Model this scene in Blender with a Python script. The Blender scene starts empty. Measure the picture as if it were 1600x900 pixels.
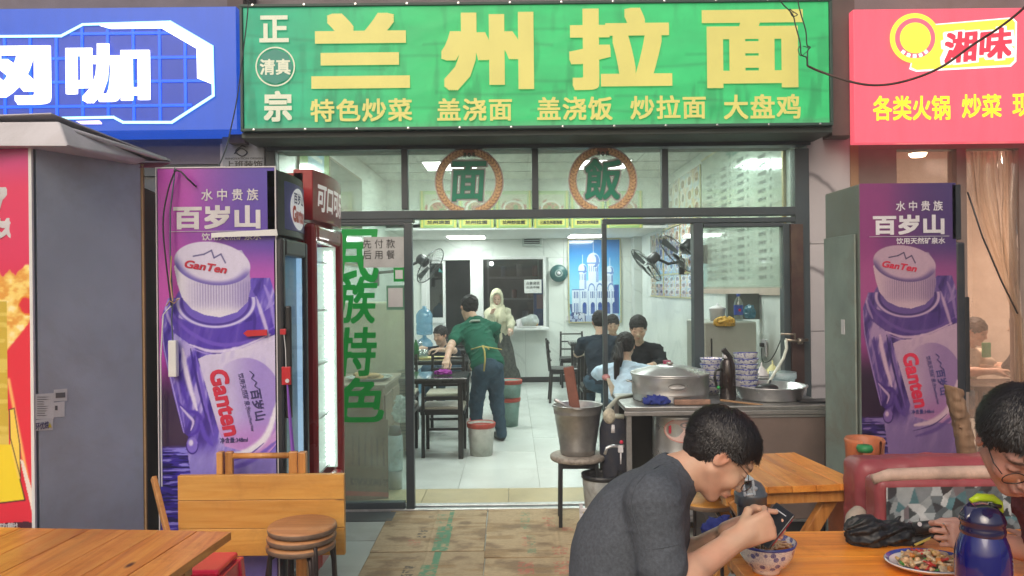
import bpy, bmesh, math, random
import numpy as np
from mathutils import Vector, Matrix, Euler
import openvdb as vdb

R_ = math.radians
SC = bpy.context.scene
COL = SC.collection
# ------------------------------------------------------------------ camera
FPX, HCAM, ROLL = 1200.0, 1.57, R_(0.6)
cam_d = bpy.data.cameras.new('camera'); cam = bpy.data.objects.new('camera', cam_d); COL.objects.link(cam)
cam_d.sensor_width = 36; cam_d.lens = FPX / 1600 * 36; cam_d.clip_end = 2000; cam_d.clip_start = .05
cam.location = (0, 0, HCAM)
cam.rotation_mode = 'QUATERNION'
cam.rotation_quaternion = (Matrix.Rotation(math.pi / 2, 3, 'X') @ Matrix.Rotation(-ROLL, 3, 'Z')).to_quaternion()
SC.camera = cam
# ------------------------------------------------------------------ sky, sun, exposure
SUN_EL, SUN_AZ = 38.0, 200.0
w = bpy.data.worlds.new('World'); SC.world = w; w.use_nodes = True
nt = w.node_tree; bg = nt.nodes['Background']
sky = nt.nodes.new('ShaderNodeTexSky'); sky.sky_type = 'NISHITA'; sky.sun_disc = False
sky.sun_elevation = R_(SUN_EL); sky.sun_rotation = R_(SUN_AZ); sky.dust_density = 6; sky.air_density = 1.2
nt.links.new(sky.outputs[0], bg.inputs[0]); bg.inputs[1].default_value = .09
sd = bpy.data.lights.new('sun', 'SUN'); sun = bpy.data.objects.new('sun', sd); COL.objects.link(sun)
sd.energy = .7; sd.angle = R_(40); sd.color = (1, .95, .9)
_a, _e = R_(SUN_AZ), R_(SUN_EL)
_dir = Vector((math.sin(_a) * math.cos(_e), math.cos(_a) * math.cos(_e), math.sin(_e)))
sun.rotation_mode = 'QUATERNION'; sun.rotation_quaternion = _dir.to_track_quat('Z', 'Y')
SC.view_settings.view_transform = 'Standard'; SC.view_settings.look = 'None'
SC.view_settings.exposure = 0.45; SC.view_settings.gamma = 1
SC.render.engine = 'CYCLES'
SC.cycles.use_denoising = True
SC.cycles.max_bounces = 8; SC.cycles.transparent_max_bounces = 16; SC.cycles.glossy_bounces = 3
SC.cycles.sample_clamp_indirect = 4; SC.cycles.caustics_reflective = False; SC.cycles.caustics_refractive = False

# ------------------------------------------------------------------ picture measurements -> metres
_c, _s = math.cos(ROLL), math.sin(ROLL)
def uv(px, py):
    dx, dy = px - 800, 450 - py
    return dx * _c + dy * _s, -dx * _s + dy * _c
def P(px, py, d):
    u, v = uv(px, py)
    return Vector((u * d / FPX, d, HCAM + v * d / FPX))
def rect(x0, y0, x1, y1, d):
    cx, cy = (x0 + x1) / 2, (y0 + y1) / 2
    a = P(x0, cy, d).x; b = P(x1, cy, d).x; t = P(cx, y0, d).z; o = P(cx, y1, d).z
    return a, b, o, t          # X0, X1, Z0, Z1
def V(*a): return Vector(a)

# ------------------------------------------------------------------ materials
def srgb(r, g, b):
    f = lambda c: (c / 255 / 12.92) if c / 255 <= .04045 else ((c / 255 + .055) / 1.055) ** 2.4
    return (f(r), f(g), f(b))
class NT:
    def __init__(s, name):
        s.m = bpy.data.materials.new(name); s.m.use_nodes = True
        s.t = s.m.node_tree; s.b = s.t.nodes['Principled BSDF']; s.out = s.t.nodes['Material Output']
    def n(s, typ, **kw):
        nd = s.t.nodes.new(typ)
        for k, v in kw.items():
            if k.startswith('i_'):
                key = k[2:]
                key = int(key) if key.isdigit() else key.replace('_', ' ')
                nd.inputs[key].default_value = v
            else: setattr(nd, k, v)
        return nd
    def l(s, a, b): s.t.links.new(a, b)
    def coords(s, scale=(1, 1, 1), rand=False):
        tc = s.n('ShaderNodeTexCoord'); mp = s.n('ShaderNodeMapping'); mp.inputs['Scale'].default_value = scale
        s.l(tc.outputs['Object'], mp.inputs['Vector'])
        if rand:
            oi = s.n('ShaderNodeObjectInfo'); mu = s.n('ShaderNodeVectorMath', operation='MULTIPLY')
            cb = s.n('ShaderNodeCombineXYZ')
            for i in range(3): s.l(oi.outputs['Random'], cb.inputs[i])
            s.l(cb.outputs[0], mu.inputs[0]); mu.inputs[1].default_value = (37, 53, 71)
            s.l(mu.outputs[0], mp.inputs['Location'])
        return mp.outputs[0]
    def ramp(s, fac, stops):
        r = s.n('ShaderNodeValToRGB'); e = r.color_ramp.elements
        while len(e) < len(stops): e.new(.5)
        for i, (p, c) in enumerate(stops):
            e[i].position = p; e[i].color = (*c[:3], 1)
        s.l(fac, r.inputs[0]); return r.outputs[0]
    def bump(s, h, strength, dist=.01):
        b = s.n('ShaderNodeBump', i_Strength=strength, i_Distance=dist); s.l(h, b.inputs['Height'])
        s.l(b.outputs[0], s.b.inputs['Normal']); return b
def dark(c, k): return tuple(x * k for x in c)
_mc = {}
def pm(name, col, rough=.5, metal=0, var=.15, scale=6, bump=.0, bscale=60, stretch=(1, 1, 1), coat=0, spec=.5, dirt=0, sss=0):
    if name in _mc: return _mc[name]
    N = NT(name); b = N.b
    v = N.coords(stretch, True)
    no = N.n('ShaderNodeTexNoise', i_Scale=scale, i_Detail=5, i_Roughness=.6); N.l(v, no.inputs['Vector'])
    c = N.ramp(no.outputs[0], [(.3, dark(col, 1 - var)), (.7, dark(col, 1 + var * .6))])
    if dirt:
        n2 = N.n('ShaderNodeTexNoise', i_Scale=scale * .5, i_Detail=8, i_Roughness=.75, i_Distortion=.6); N.l(v, n2.inputs['Vector'])
        f = N.ramp(n2.outputs[0], [(.48, (0, 0, 0)), (.72, (dirt,) * 3)])
        mx = N.n('ShaderNodeMix', data_type='RGBA'); N.l(f, mx.inputs[0]); N.l(c, mx.inputs[6]); mx.inputs[7].default_value = (*dark((.16, .12, .08), 1), 1)
        c = mx.outputs[2]
    N.l(c, b.inputs['Base Color'])
    rr = N.n('ShaderNodeMapRange', i_3=max(.02, rough - .1), i_4=min(1, rough + .1)); N.l(no.outputs[0], rr.inputs[0]); N.l(rr.outputs[0], b.inputs['Roughness'])
    b.inputs['Metallic'].default_value = metal; b.inputs['Coat Weight'].default_value = coat
    b.inputs['Specular IOR Level'].default_value = spec
    if sss: b.inputs['Subsurface Weight'].default_value = sss; b.inputs['Subsurface Radius'].default_value = (.012, .005, .003); b.inputs['Subsurface Scale'].default_value = 1
    if bump:
        n3 = N.n('ShaderNodeTexNoise', i_Scale=bscale, i_Detail=4); N.l(v, n3.inputs['Vector']); N.bump(n3.outputs[0], bump, .004)
    _mc[name] = N.m; return N.m
def wood(name, c1, c2, c3, axis=0, rough=.35, coat=.3, s=1.0):
    if name in _mc: return _mc[name]
    N = NT(name); st = [26 * s, 26 * s, 26 * s]; st[axis] = 1.6 * s
    v = N.coords(tuple(st), True)
    n1 = N.n('ShaderNodeTexNoise', i_Scale=1.0, i_Detail=6, i_Roughness=.62, i_Distortion=1.1); N.l(v, n1.inputs['Vector'])
    v2 = N.coords(tuple(x * .28 for x in st), True)
    n2 = N.n('ShaderNodeTexNoise', i_Scale=1.0, i_Detail=3, i_Distortion=.8); N.l(v2, n2.inputs['Vector'])
    a = N.ramp(n1.outputs[0], [(.3, c3), (.47, c2), (.62, c1)])
    b_ = N.ramp(n2.outputs[0], [(.28, dark(c3, .9)), (.5, c2), (.7, c1)])
    mx = N.n('ShaderNodeMix', data_type='RGBA', i_0=.5); N.l(a, mx.inputs[6]); N.l(b_, mx.inputs[7])
    # knots
    st3 = [7 * s] * 3; st3[axis] = 3 * s
    v3 = N.coords(tuple(st3), True); vo = N.n('ShaderNodeTexVoronoi', i_Scale=1.0); N.l(v3, vo.inputs['Vector'])
    k = N.ramp(vo.outputs['Distance'], [(.035, (1, 1, 1)), (.10, (0, 0, 0))])
    m2 = N.n('ShaderNodeMix', data_type='RGBA'); N.l(k, m2.inputs[0]); N.l(mx.outputs[2], m2.inputs[6]); m2.inputs[7].default_value = (*dark(c3, .3), 1)
    oi = N.n('ShaderNodeObjectInfo'); mr = N.n('ShaderNodeMapRange', i_3=.8, i_4=1.15); N.l(oi.outputs['Random'], mr.inputs[0])
    hs = N.n('ShaderNodeHueSaturation'); N.l(mr.outputs[0], hs.inputs['Value']); N.l(m2.outputs[2], hs.inputs['Color'])
    N.l(hs.outputs[0], N.b.inputs['Base Color'])
    vd = N.coords((1, 1, 1), True); nd = N.n('ShaderNodeTexNoise', i_Scale=3.2, i_Detail=9, i_Roughness=.78, i_Distortion=.5); N.l(vd, nd.inputs['Vector'])
    fd = N.ramp(nd.outputs[0], [(.50, (0, 0, 0)), (.78, (.55, .55, .55))]); m4 = N.n('ShaderNodeMix', data_type='RGBA'); N.l(fd, m4.inputs[0]); N.l(hs.outputs[0], m4.inputs[6]); m4.inputs[7].default_value = (*dark(c3, .45), 1); N.l(m4.outputs[2], N.b.inputs['Base Color'])
    rr = N.n('ShaderNodeMapRange', i_3=rough - .12, i_4=rough + .35); N.l(nd.outputs[0], rr.inputs[0]); N.l(rr.outputs[0], N.b.inputs['Roughness'])
    N.b.inputs['Coat Weight'].default_value = coat; N.b.inputs['Coat Roughness'].default_value = .25
    N.bump(n1.outputs[0], .25, .002)
    _mc[name] = N.m; return N.m
def marble(name, base, vein, scale=1.2, rough=.2):
    if name in _mc: return _mc[name]
    N = NT(name); v = N.coords((1, 1, 1), True)
    n1 = N.n('ShaderNodeTexNoise', i_Scale=scale, i_Detail=8, i_Distortion=1.6); N.l(v, n1.inputs['Vector'])
    wv = N.n('ShaderNodeTexWave', i_Scale=scale * .9, i_Distortion=9, i_Detail=4); wv.inputs['Detail Scale'].default_value = 1.2
    rot = N.n('ShaderNodeMapping'); rot.inputs['Rotation'].default_value = (.3, .8, .4); N.l(v, rot.inputs[0]); N.l(rot.outputs[0], wv.inputs['Vector'])
    f = N.ramp(wv.outputs['Fac'], [(.0, (.8, .8, .8)), (.010, (.3, .3, .3)), (.035, (0, 0, 0))])
    c = N.ramp(n1.outputs[0], [(.3, dark(base, .86)), (.6, base)])
    mx = N.n('ShaderNodeMix', data_type='RGBA'); N.l(f, mx.inputs[0]); N.l(c, mx.inputs[6]); mx.inputs[7].default_value = (*vein, 1)
    N.l(mx.outputs[2], N.b.inputs['Base Color']); N.b.inputs['Roughness'].default_value = rough
    _mc[name] = N.m; return N.m
def steel(name, col=(.55, .55, .55), rough=.28, axis=0, dirt=.35):
    if name in _mc: return _mc[name]
    N = NT(name); st = [90, 90, 90]; st[axis] = 1.5
    v = N.coords(tuple(st), True); n1 = N.n('ShaderNodeTexNoise', i_Scale=1.0, i_Detail=3); N.l(v, n1.inputs['Vector'])
    v2 = N.coords((1, 1, 1), True); n2 = N.n('ShaderNodeTexNoise', i_Scale=5.0, i_Detail=8, i_Roughness=.7); N.l(v2, n2.inputs['Vector'])
    c = N.ramp(n2.outputs[0], [(.35, col), (.75, dark(col, 1 - dirt))]); N.l(c, N.b.inputs['Base Color'])
    ad = N.n('ShaderNodeMath', operation='MULTIPLY_ADD', i_1=.25); N.l(n2.outputs[0], ad.inputs[0]); ad.inputs[2].default_value = rough - .08
    N.l(ad.outputs[0], N.b.inputs['Roughness']); N.b.inputs['Metallic'].default_value = .8
    N.bump(n1.outputs[0], .12, .001)
    _mc[name] = N.m; return N.m
def emit(name, col, strength, base=None):
    if name in _mc: return _mc[name]
    N = NT(name); v = N.coords((5, 5, .7) if name.endswith('_lit') else (1, 1, 1), True); no = N.n('ShaderNodeTexNoise', i_Scale=2.2, i_Detail=6, i_Roughness=.65); N.l(v, no.inputs['Vector'])
    for c_, sk in (((base or dark(col, .6)), 'Base Color'), (col, 'Emission Color')): N.l(N.ramp(no.outputs[0], [(.32, dark(c_, .90)), (.62, c_)]), N.b.inputs[sk])
    N.b.inputs['Emission Strength'].default_value = strength
    N.b.inputs['Roughness'].default_value = .35
    _mc[name] = N.m; return N.m
def glass(name, tint=(.93, .97, .95), gloss=.07, rough=.02, haze=0.0, hcol=(.5, .55, .5), ior=1.45):
    if name in _mc: return _mc[name]
    N = NT(name); N.t.nodes.remove(N.b)
    tr = N.n('ShaderNodeBsdfTransparent'); tr.inputs[0].default_value = (*tint, 1)
    gl = N.n('ShaderNodeBsdfGlossy'); gl.inputs['Roughness'].default_value = rough; gl.inputs[0].default_value = (1, 1, 1, 1)
    lw = N.n('ShaderNodeFresnel', i_IOR=ior); ma = N.n('ShaderNodeMath', operation='MULTIPLY_ADD', i_1=1.0); ma.inputs[2].default_value = gloss - .04
    ge = N.n('ShaderNodeNewGeometry'); iv = N.n('ShaderNodeMath', operation='SUBTRACT', i_0=1.0); N.l(ge.outputs['Backfacing'], iv.inputs[1]); mb = N.n('ShaderNodeMath', operation='MULTIPLY'); N.l(lw.outputs[0], ma.inputs[0]); N.l(ma.outputs[0], mb.inputs[0]); N.l(iv.outputs[0], mb.inputs[1]); mx = N.n('ShaderNodeMixShader'); N.l(mb.outputs[0], mx.inputs[0]); N.l(tr.outputs[0], mx.inputs[1]); N.l(gl.outputs[0], mx.inputs[2])
    o = mx.outputs[0]
    if haze:
        v = N.coords((1, 1, 1), True); no = N.n('ShaderNodeTexNoise', i_Scale=3.0, i_Detail=7, i_Roughness=.7); N.l(v, no.inputs['Vector'])
        mr = N.n('ShaderNodeMapRange', i_1=.3, i_2=.75, i_3=haze * .4, i_4=haze * 1.6); N.l(no.outputs[0], mr.inputs[0])
        df = N.n('ShaderNodeBsdfDiffuse'); df.inputs[0].default_value = (*hcol, 1); tl = N.n('ShaderNodeBsdfTranslucent'); tl.inputs[0].default_value = (*hcol, 1)
        ms = N.n('ShaderNodeMixShader', i_0=.5); N.l(df.outputs[0], ms.inputs[1]); N.l(tl.outputs[0], ms.inputs[2])
        m2 = N.n('ShaderNodeMixShader'); N.l(mr.outputs[0], m2.inputs[0]); N.l(o, m2.inputs[1]); N.l(ms.outputs[0], m2.inputs[2]); o = m2.outputs[0]
    N.l(o, N.out.inputs[0]); _mc[name] = N.m; return N.m
def vcol(name, rough=.4, emis=0, coat=0, bump=0, sss=0, metal=0, bscale=80, spec=.5):
    if name in _mc: return _mc[name]
    N = NT(name); at = N.n('ShaderNodeAttribute', attribute_name='Col'); N.l(at.outputs['Color'], N.b.inputs['Base Color'])
    N.b.inputs['Roughness'].default_value = rough; N.b.inputs['Coat Weight'].default_value = coat; N.b.inputs['Metallic'].default_value = metal
    N.b.inputs['Specular IOR Level'].default_value = spec
    if emis: N.l(at.outputs['Color'], N.b.inputs['Emission Color']); N.b.inputs['Emission Strength'].default_value = emis
    if sss: N.b.inputs['Subsurface Weight'].default_value = sss; N.b.inputs['Subsurface Radius'].default_value = (.012, .004, .002); N.b.inputs['Subsurface Scale'].default_value = 1
    if bump:
        v = N.coords(); n3 = N.n('ShaderNodeTexNoise', i_Scale=bscale, i_Detail=4); N.l(v, n3.inputs['Vector']); N.bump(n3.outputs[0], bump, .002)
    _mc[name] = N.m; return N.m

# ------------------------------------------------------------------ mesh builder
class MB:
    def __init__(s, M=None): s.v = []; s.f = []; s.M = M or Matrix.Identity(4)
    def add(s, vs, fs):
        n = len(s.v); s.v += [s.M @ Vector(p) for p in vs]; s.f += [tuple(i + n for i in f) for f in fs]; return s
    def box(s, x0, x1, y0, y1, z0, z1, M=None):
        vs = [Vector(p) for p in ((x0, y0, z0), (x1, y0, z0), (x1, y1, z0), (x0, y1, z0), (x0, y0, z1), (x1, y0, z1), (x1, y1, z1), (x0, y1, z1))]
        if M is not None: vs = [M @ p for p in vs]
        return s.add(vs, [(0, 3, 2, 1), (4, 5, 6, 7), (0, 1, 5, 4), (1, 2, 6, 5), (2, 3, 7, 6), (3, 0, 4, 7)])
    def bar(s, a, b, w, d=None, up=(0, 0, 1)):
        a, b = Vector(a), Vector(b); z = (b - a); L = z.length; z.normalize(); u = Vector(up)
        if abs(z.dot(u)) > .95: u = Vector((0, 1, 0))
        x = z.cross(u).normalized(); y = x.cross(z); d = d or w
        M = Matrix((x, y, z)).transposed().to_4x4(); M.translation = a
        return s.box(-w / 2, w / 2, -d / 2, d / 2, 0, L, M)
    def tube(s, pts, r, n=8, cap=True):
        pts = [Vector(p) for p in pts]; rr = r if hasattr(r, '__len__') else [r] * len(pts)
        vs = []; t0 = (pts[1] - pts[0]).normalized()
        x = t0.orthogonal().normalized()
        for i, p in enumerate(pts):
            t = (pts[min(i + 1, len(pts) - 1)] - pts[max(i - 1, 0)]).normalized()
            x = (x - t * x.dot(t)).normalized(); y = t.cross(x)
            vs += [p + (x * math.cos(a) + y * math.sin(a)) * rr[i] for a in (2 * math.pi * k / n for k in range(n))]
        fs = [(i * n + k, i * n + (k + 1) % n, (i + 1) * n + (k + 1) % n, (i + 1) * n + k) for i in range(len(pts) - 1) for k in range(n)]
        if cap: fs += [tuple(range(n))[::-1], tuple((len(pts) - 1) * n + k for k in range(n))]
        return s.add(vs, fs)
    def lathe(s, prof, c=(0, 0, 0), n=24, M=None, a0=0, a1=2 * math.pi):
        c = Vector(c); vs = []; full = abs(a1 - a0 - 2 * math.pi) < 1e-6; nn = n if full else n + 1
        for r, z in prof:
            for k in range(nn):
                a = a0 + (a1 - a0) * k / n; p = Vector((r * math.cos(a), r * math.sin(a), z))
                vs.append(c + (M @ p if M is not None else p))
        fs = []
        for i in range(len(prof) - 1):
            for k in range(n):
                k2 = (k + 1) % nn
                fs.append((i * nn + k, i * nn + k2, (i + 1) * nn + k2, (i + 1) * nn + k))
        return s.add(vs, fs)
    def disc(s, c, r, n=24, z=(0, 0, 1)):
        q = Vector(z).to_track_quat('Z', 'Y'); c = Vector(c)
        return s.add([c + q @ Vector((r * math.cos(2 * math.pi * k / n), r * math.sin(2 * math.pi * k / n), 0)) for k in range(n)], [tuple(range(n))])
    def prism(s, poly, o, ux, uy, depth):
        """polygon (2-D, counter-clockwise) in the frame o, ux, uy, pushed along depth (vector)"""
        o, ux, uy, dp = Vector(o), Vector(ux), Vector(uy), Vector(depth); n = len(poly)
        a = [o + ux * p[0] + uy * p[1] for p in poly]
        return s.add(a + [p + dp for p in a], [tuple(range(n)), tuple(range(2 * n - 1, n - 1, -1))] + [(i, n + i, n + (i + 1) % n, (i + 1) % n) for i in range(n)])
    def sphere(s, c, r, n=12, m=8, M=None):
        r = r if hasattr(r, '__len__') else (r, r, r); c = Vector(c); vs = []; fs = []
        for i in range(m + 1):
            th = math.pi * i / m
            for k in range(n):
                ph = 2 * math.pi * k / n; p = Vector((r[0] * math.sin(th) * math.cos(ph), r[1] * math.sin(th) * math.sin(ph), r[2] * math.cos(th)))
                vs.append(c + (M @ p if M is not None else p))
        for i in range(m):
            for k in range(n): fs.append((i * n + k, (i + 1) * n + k, (i + 1) * n + (k + 1) % n, i * n + (k + 1) % n))
        return s.add(vs, fs)
    def build(s, name, mat, parent=None, smooth=False, bev=0, solid=0, sub=0, seg=2):
        o = mkobj(name, [tuple(p) for p in s.v], s.f, mat, parent, smooth)
        if solid:
            m = o.modifiers.new('thick', 'SOLIDIFY'); m.thickness = solid; m.offset = 0
        if bev:
            m = o.modifiers.new('bevel', 'BEVEL'); m.width = bev; m.segments = seg; m.limit_method = 'ANGLE'; m.angle_limit = R_(40)
        if sub:
            m = o.modifiers.new('sub', 'SUBSURF'); m.levels = sub; m.render_levels = sub
        return o
def wloc(o):
    p = Vector((0, 0, 0))
    while o is not None: p += o.location; o = o.parent
    return p
def mkobj(name, verts, faces, mat, parent=None, smooth=False, cols=None):
    me = bpy.data.meshes.new(name)
    off = wloc(parent) if parent else Vector((0, 0, 0))
    if isinstance(verts, np.ndarray):
        verts = verts - np.array(off)[None, :]; nv = len(verts)
        me.vertices.add(nv); me.vertices.foreach_set('co', verts.astype(np.float32).ravel())
        q = faces; nl = q.size; me.loops.add(nl); me.loops.foreach_set('vertex_index', q.astype(np.int32).ravel())
        me.polygons.add(len(q)); me.polygons.foreach_set('loop_start', np.arange(len(q), dtype=np.int32) * q.shape[1])
        try: me.polygons.foreach_set('loop_total', np.full(len(q), q.shape[1], dtype=np.int32))
        except Exception: pass
        me.update(calc_edges=True)
    else:
        me.from_pydata([(p[0] - off.x, p[1] - off.y, p[2] - off.z) for p in verts], [], faces); me.update()
    if cols is not None:
        a = me.color_attributes.new('Col', 'FLOAT_COLOR', 'POINT'); c4 = np.ones((len(cols), 4), np.float32); c4[:, :3] = cols; a.data.foreach_set('color', c4.ravel())
    if mat: me.materials.append(mat)
    if smooth: me.polygons.foreach_set('use_smooth', np.ones(len(me.polygons), bool))
    o = bpy.data.objects.new(name, me); COL.objects.link(o)
    if parent: o.parent = parent
    return o
def thing(name, label, cat, loc=(0, 0, 0), group=None, kind=None):
    o = bpy.data.objects.new(name, None); o.empty_display_size = .1; COL.objects.link(o); o.location = loc
    return tag(o, label, cat, group, kind)
def tag(o, label=None, cat=None, group=None, kind=None):
    if label: o['label'] = label
    if cat: o['category'] = cat
    if group: o['group'] = group
    if kind: o['kind'] = kind
    return o
def ray_plane(px, py, p0, n):
    d = P(px, py, 1.0) - cam.location; n = Vector(n); return cam.location + d * ((Vector(p0) - cam.location).dot(n) / d.dot(n))
def hull(pts, name, mat, parent=None, bev=0, smooth=False):
    bm = bmesh.new(); [bm.verts.new(p) for p in pts]; r = bmesh.ops.convex_hull(bm, input=bm.verts); bmesh.ops.dissolve_limit(bm, angle_limit=.01, verts=bm.verts, edges=bm.edges)
    bm.verts.index_update(); m = MB().add([v.co.copy() for v in bm.verts], [tuple(v.index for v in f.verts) for f in bm.faces]); bm.free(); return m.build(name, mat, parent, smooth, bev)
def kids(o): return [c for c in bpy.data.objects if c.parent is o]
def copy_tree(o, parent=None, _m=None):
    if _m is None:
        _m = {}
        for c in bpy.data.objects:
            if c.parent: _m.setdefault(c.parent.name, []).append(c)
    c = o.copy(); COL.objects.link(c)
    if parent: c.parent = parent
    for ch in _m.get(o.name, []): copy_tree(ch, c, _m)
    return c
# ------------------------------------------------------------------ lettering
def glyphs(body, bold=0.0, shear=0, spacing=1):
    c = bpy.data.curves.new('t', 'FONT'); c.body = body; c.offset = bold; c.shear = shear; c.space_character = spacing; c.resolution_u = 3
    o = bpy.data.objects.new('t', c); COL.objects.link(o); me = bpy.data.meshes.new_from_object(o)
    v = np.zeros(len(me.vertices) * 3); me.vertices.foreach_get('co', v); v = v.reshape(-1, 3)
    f = [tuple(p.vertices) for p in me.polygons]
    bpy.data.objects.remove(o); bpy.data.curves.remove(c); bpy.data.meshes.remove(me); return v, f
FRONT = Matrix(((1, 0, 0), (0, 0, -1), (0, 1, 0)))    # x right, y up, z toward the camera
def text(body, c, w, h, mat, parent=None, rot=None, bold=0.0, thick=0, name='lettering', shear=0, spacing=1, keep=False, warp=None):
    v, f = glyphs(body, 0, shear, spacing)
    if len(v) == 0: return None
    lo, hi = v.min(0), v.max(0); v = v - (lo + hi) / 2; sx, sy = w / max(hi[0] - lo[0] + 2 * bold, 1e-4), h / max(hi[1] - lo[1] + 2 * bold, 1e-4)
    if keep: sx = sy
    v[:, 2] = 0; vs0 = []; fs = []; n = len(v)
    st_ = max(1, int(round(bold / .02))) if bold else 0
    offs = [(0, 0)] + ([(bold * i / st_, bold * j / st_) for i in range(-st_, st_ + 1) for j in range(-st_, st_ + 1) if max(abs(i), abs(j)) == st_ or (st_ > 2 and max(abs(i), abs(j)) == 1)] if bold else [])
    for k, (ox, oy) in enumerate(offs):
        q = v.copy(); q[:, 0] = (q[:, 0] + ox) * sx; q[:, 1] = (q[:, 1] + oy) * sy; q[:, 2] = -k * 6e-5
        vs0.append(q); fs += [tuple(i + k * n for i in p) for p in f]
    v = np.concatenate(vs0)
    if warp: v = warp(v)
    R = rot if rot is not None else FRONT; c = Vector(c)
    vs = [tuple(c + R @ Vector(p)) for p in v]
    o = mkobj(name, vs, fs, mat, parent)
    if thick: m = o.modifiers.new('thick', 'SOLIDIFY'); m.thickness = thick; m.offset = 0
    return o
# ------------------------------------------------------------------ numpy painting
def hsh(ix, iy, iz, seed):
    n = (ix.astype(np.int64) * 374761393 + iy.astype(np.int64) * 668265263 + iz.astype(np.int64) * 2147483647 + seed * 974634777) & 0x7fffffff
    n = ((n ^ (n >> 13)) * 1274126177) & 0x7fffffff
    return ((n ^ (n >> 16)) & 0xffff) / 65535.0
def noise3(x, y, z, seed=0):
    xi, yi, zi = np.floor(x), np.floor(y), np.floor(z); fx, fy, fz = x - xi, y - yi, z - zi
    fx, fy, fz = [t * t * (3 - 2 * t) for t in (fx, fy, fz)]; r = 0
    for a in (0, 1):
        for b in (0, 1):
            for c in (0, 1):
                r = r + hsh(xi + a, yi + b, zi + c, seed) * (fx if a else 1 - fx) * (fy if b else 1 - fy) * (fz if c else 1 - fz)
    return r * 2 - 1
def fbm(x, y, z=0, seed=0, o=4):
    z = z + np.zeros_like(x); r = 0; a = .5
    for i in range(o): r = r + a * noise3(x, y, z, seed + i); x, y, z = x * 2.03, y * 2.03, z * 2.03; a *= .5
    return r
def sst(a, b, x): t = np.clip((x - a) / (b - a), 0, 1); return t * t * (3 - 2 * t)
def mixc(c, col, m):
    m = m[..., None]; return c * (1 - m) + np.array(col)[None, None, :] * m if c.ndim == 3 else c * (1 - m) + np.array(col) * m
def inpoly(x, y, poly, soft=None):
    ins = np.zeros(x.shape, bool); n = len(poly)
    for i in range(n):
        x1, y1 = poly[i]; x2, y2 = poly[(i + 1) % n]
        if y1 == y2: continue
        c = ((y1 > y) != (y2 > y)) & (x < (x2 - x1) * (y - y1) / (y2 - y1) + x1); ins ^= c
    return ins.astype(float)
def segd(x, y, a, b):
    ax, ay = a; bx, by = b; dx, dy = bx - ax, by - ay; t = np.clip(((x - ax) * dx + (y - ay) * dy) / (dx * dx + dy * dy + 1e-9), 0, 1)
    return np.hypot(x - ax - t * dx, y - ay - t * dy)
def s2l(c):
    c = np.clip(c, 0, 1); return np.where(c <= .04045, c / 12.92, ((c + .055) / 1.055) ** 2.4)
def painted(name, o, ux, uy, nx, ny, fn, mat, parent=None, relief=None):
    """a printed sheet: grid from corner o (top left) along ux (right) and uy (down), fn(U, V) -> sRGB 0..1"""
    o, ux, uy = [np.array(a, float) for a in (o, ux, uy)]
    U, W = np.meshgrid(np.linspace(0, 1, nx), np.linspace(0, 1, ny)); c = fn(U, W)
    p = o + U[..., None] * ux + W[..., None] * uy
    if relief is not None:
        n = np.cross(uy, ux); n = n / np.linalg.norm(n); p = p + relief(U, W)[..., None] * n
    i = np.arange(nx * ny).reshape(ny, nx); q = np.stack([i[1:, :-1], i[1:, 1:], i[:-1, 1:], i[:-1, :-1]], -1).reshape(-1, 4)
    return mkobj(name, p.reshape(-1, 3), q, mat, parent, True, s2l(c.reshape(-1, 3)))
def C3(U, r, g, b): return np.zeros(U.shape + (3,)) + np.array([r, g, b]) / 255.
def rgb(r, g, b): return (r / 255, g / 255, b / 255)
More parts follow.
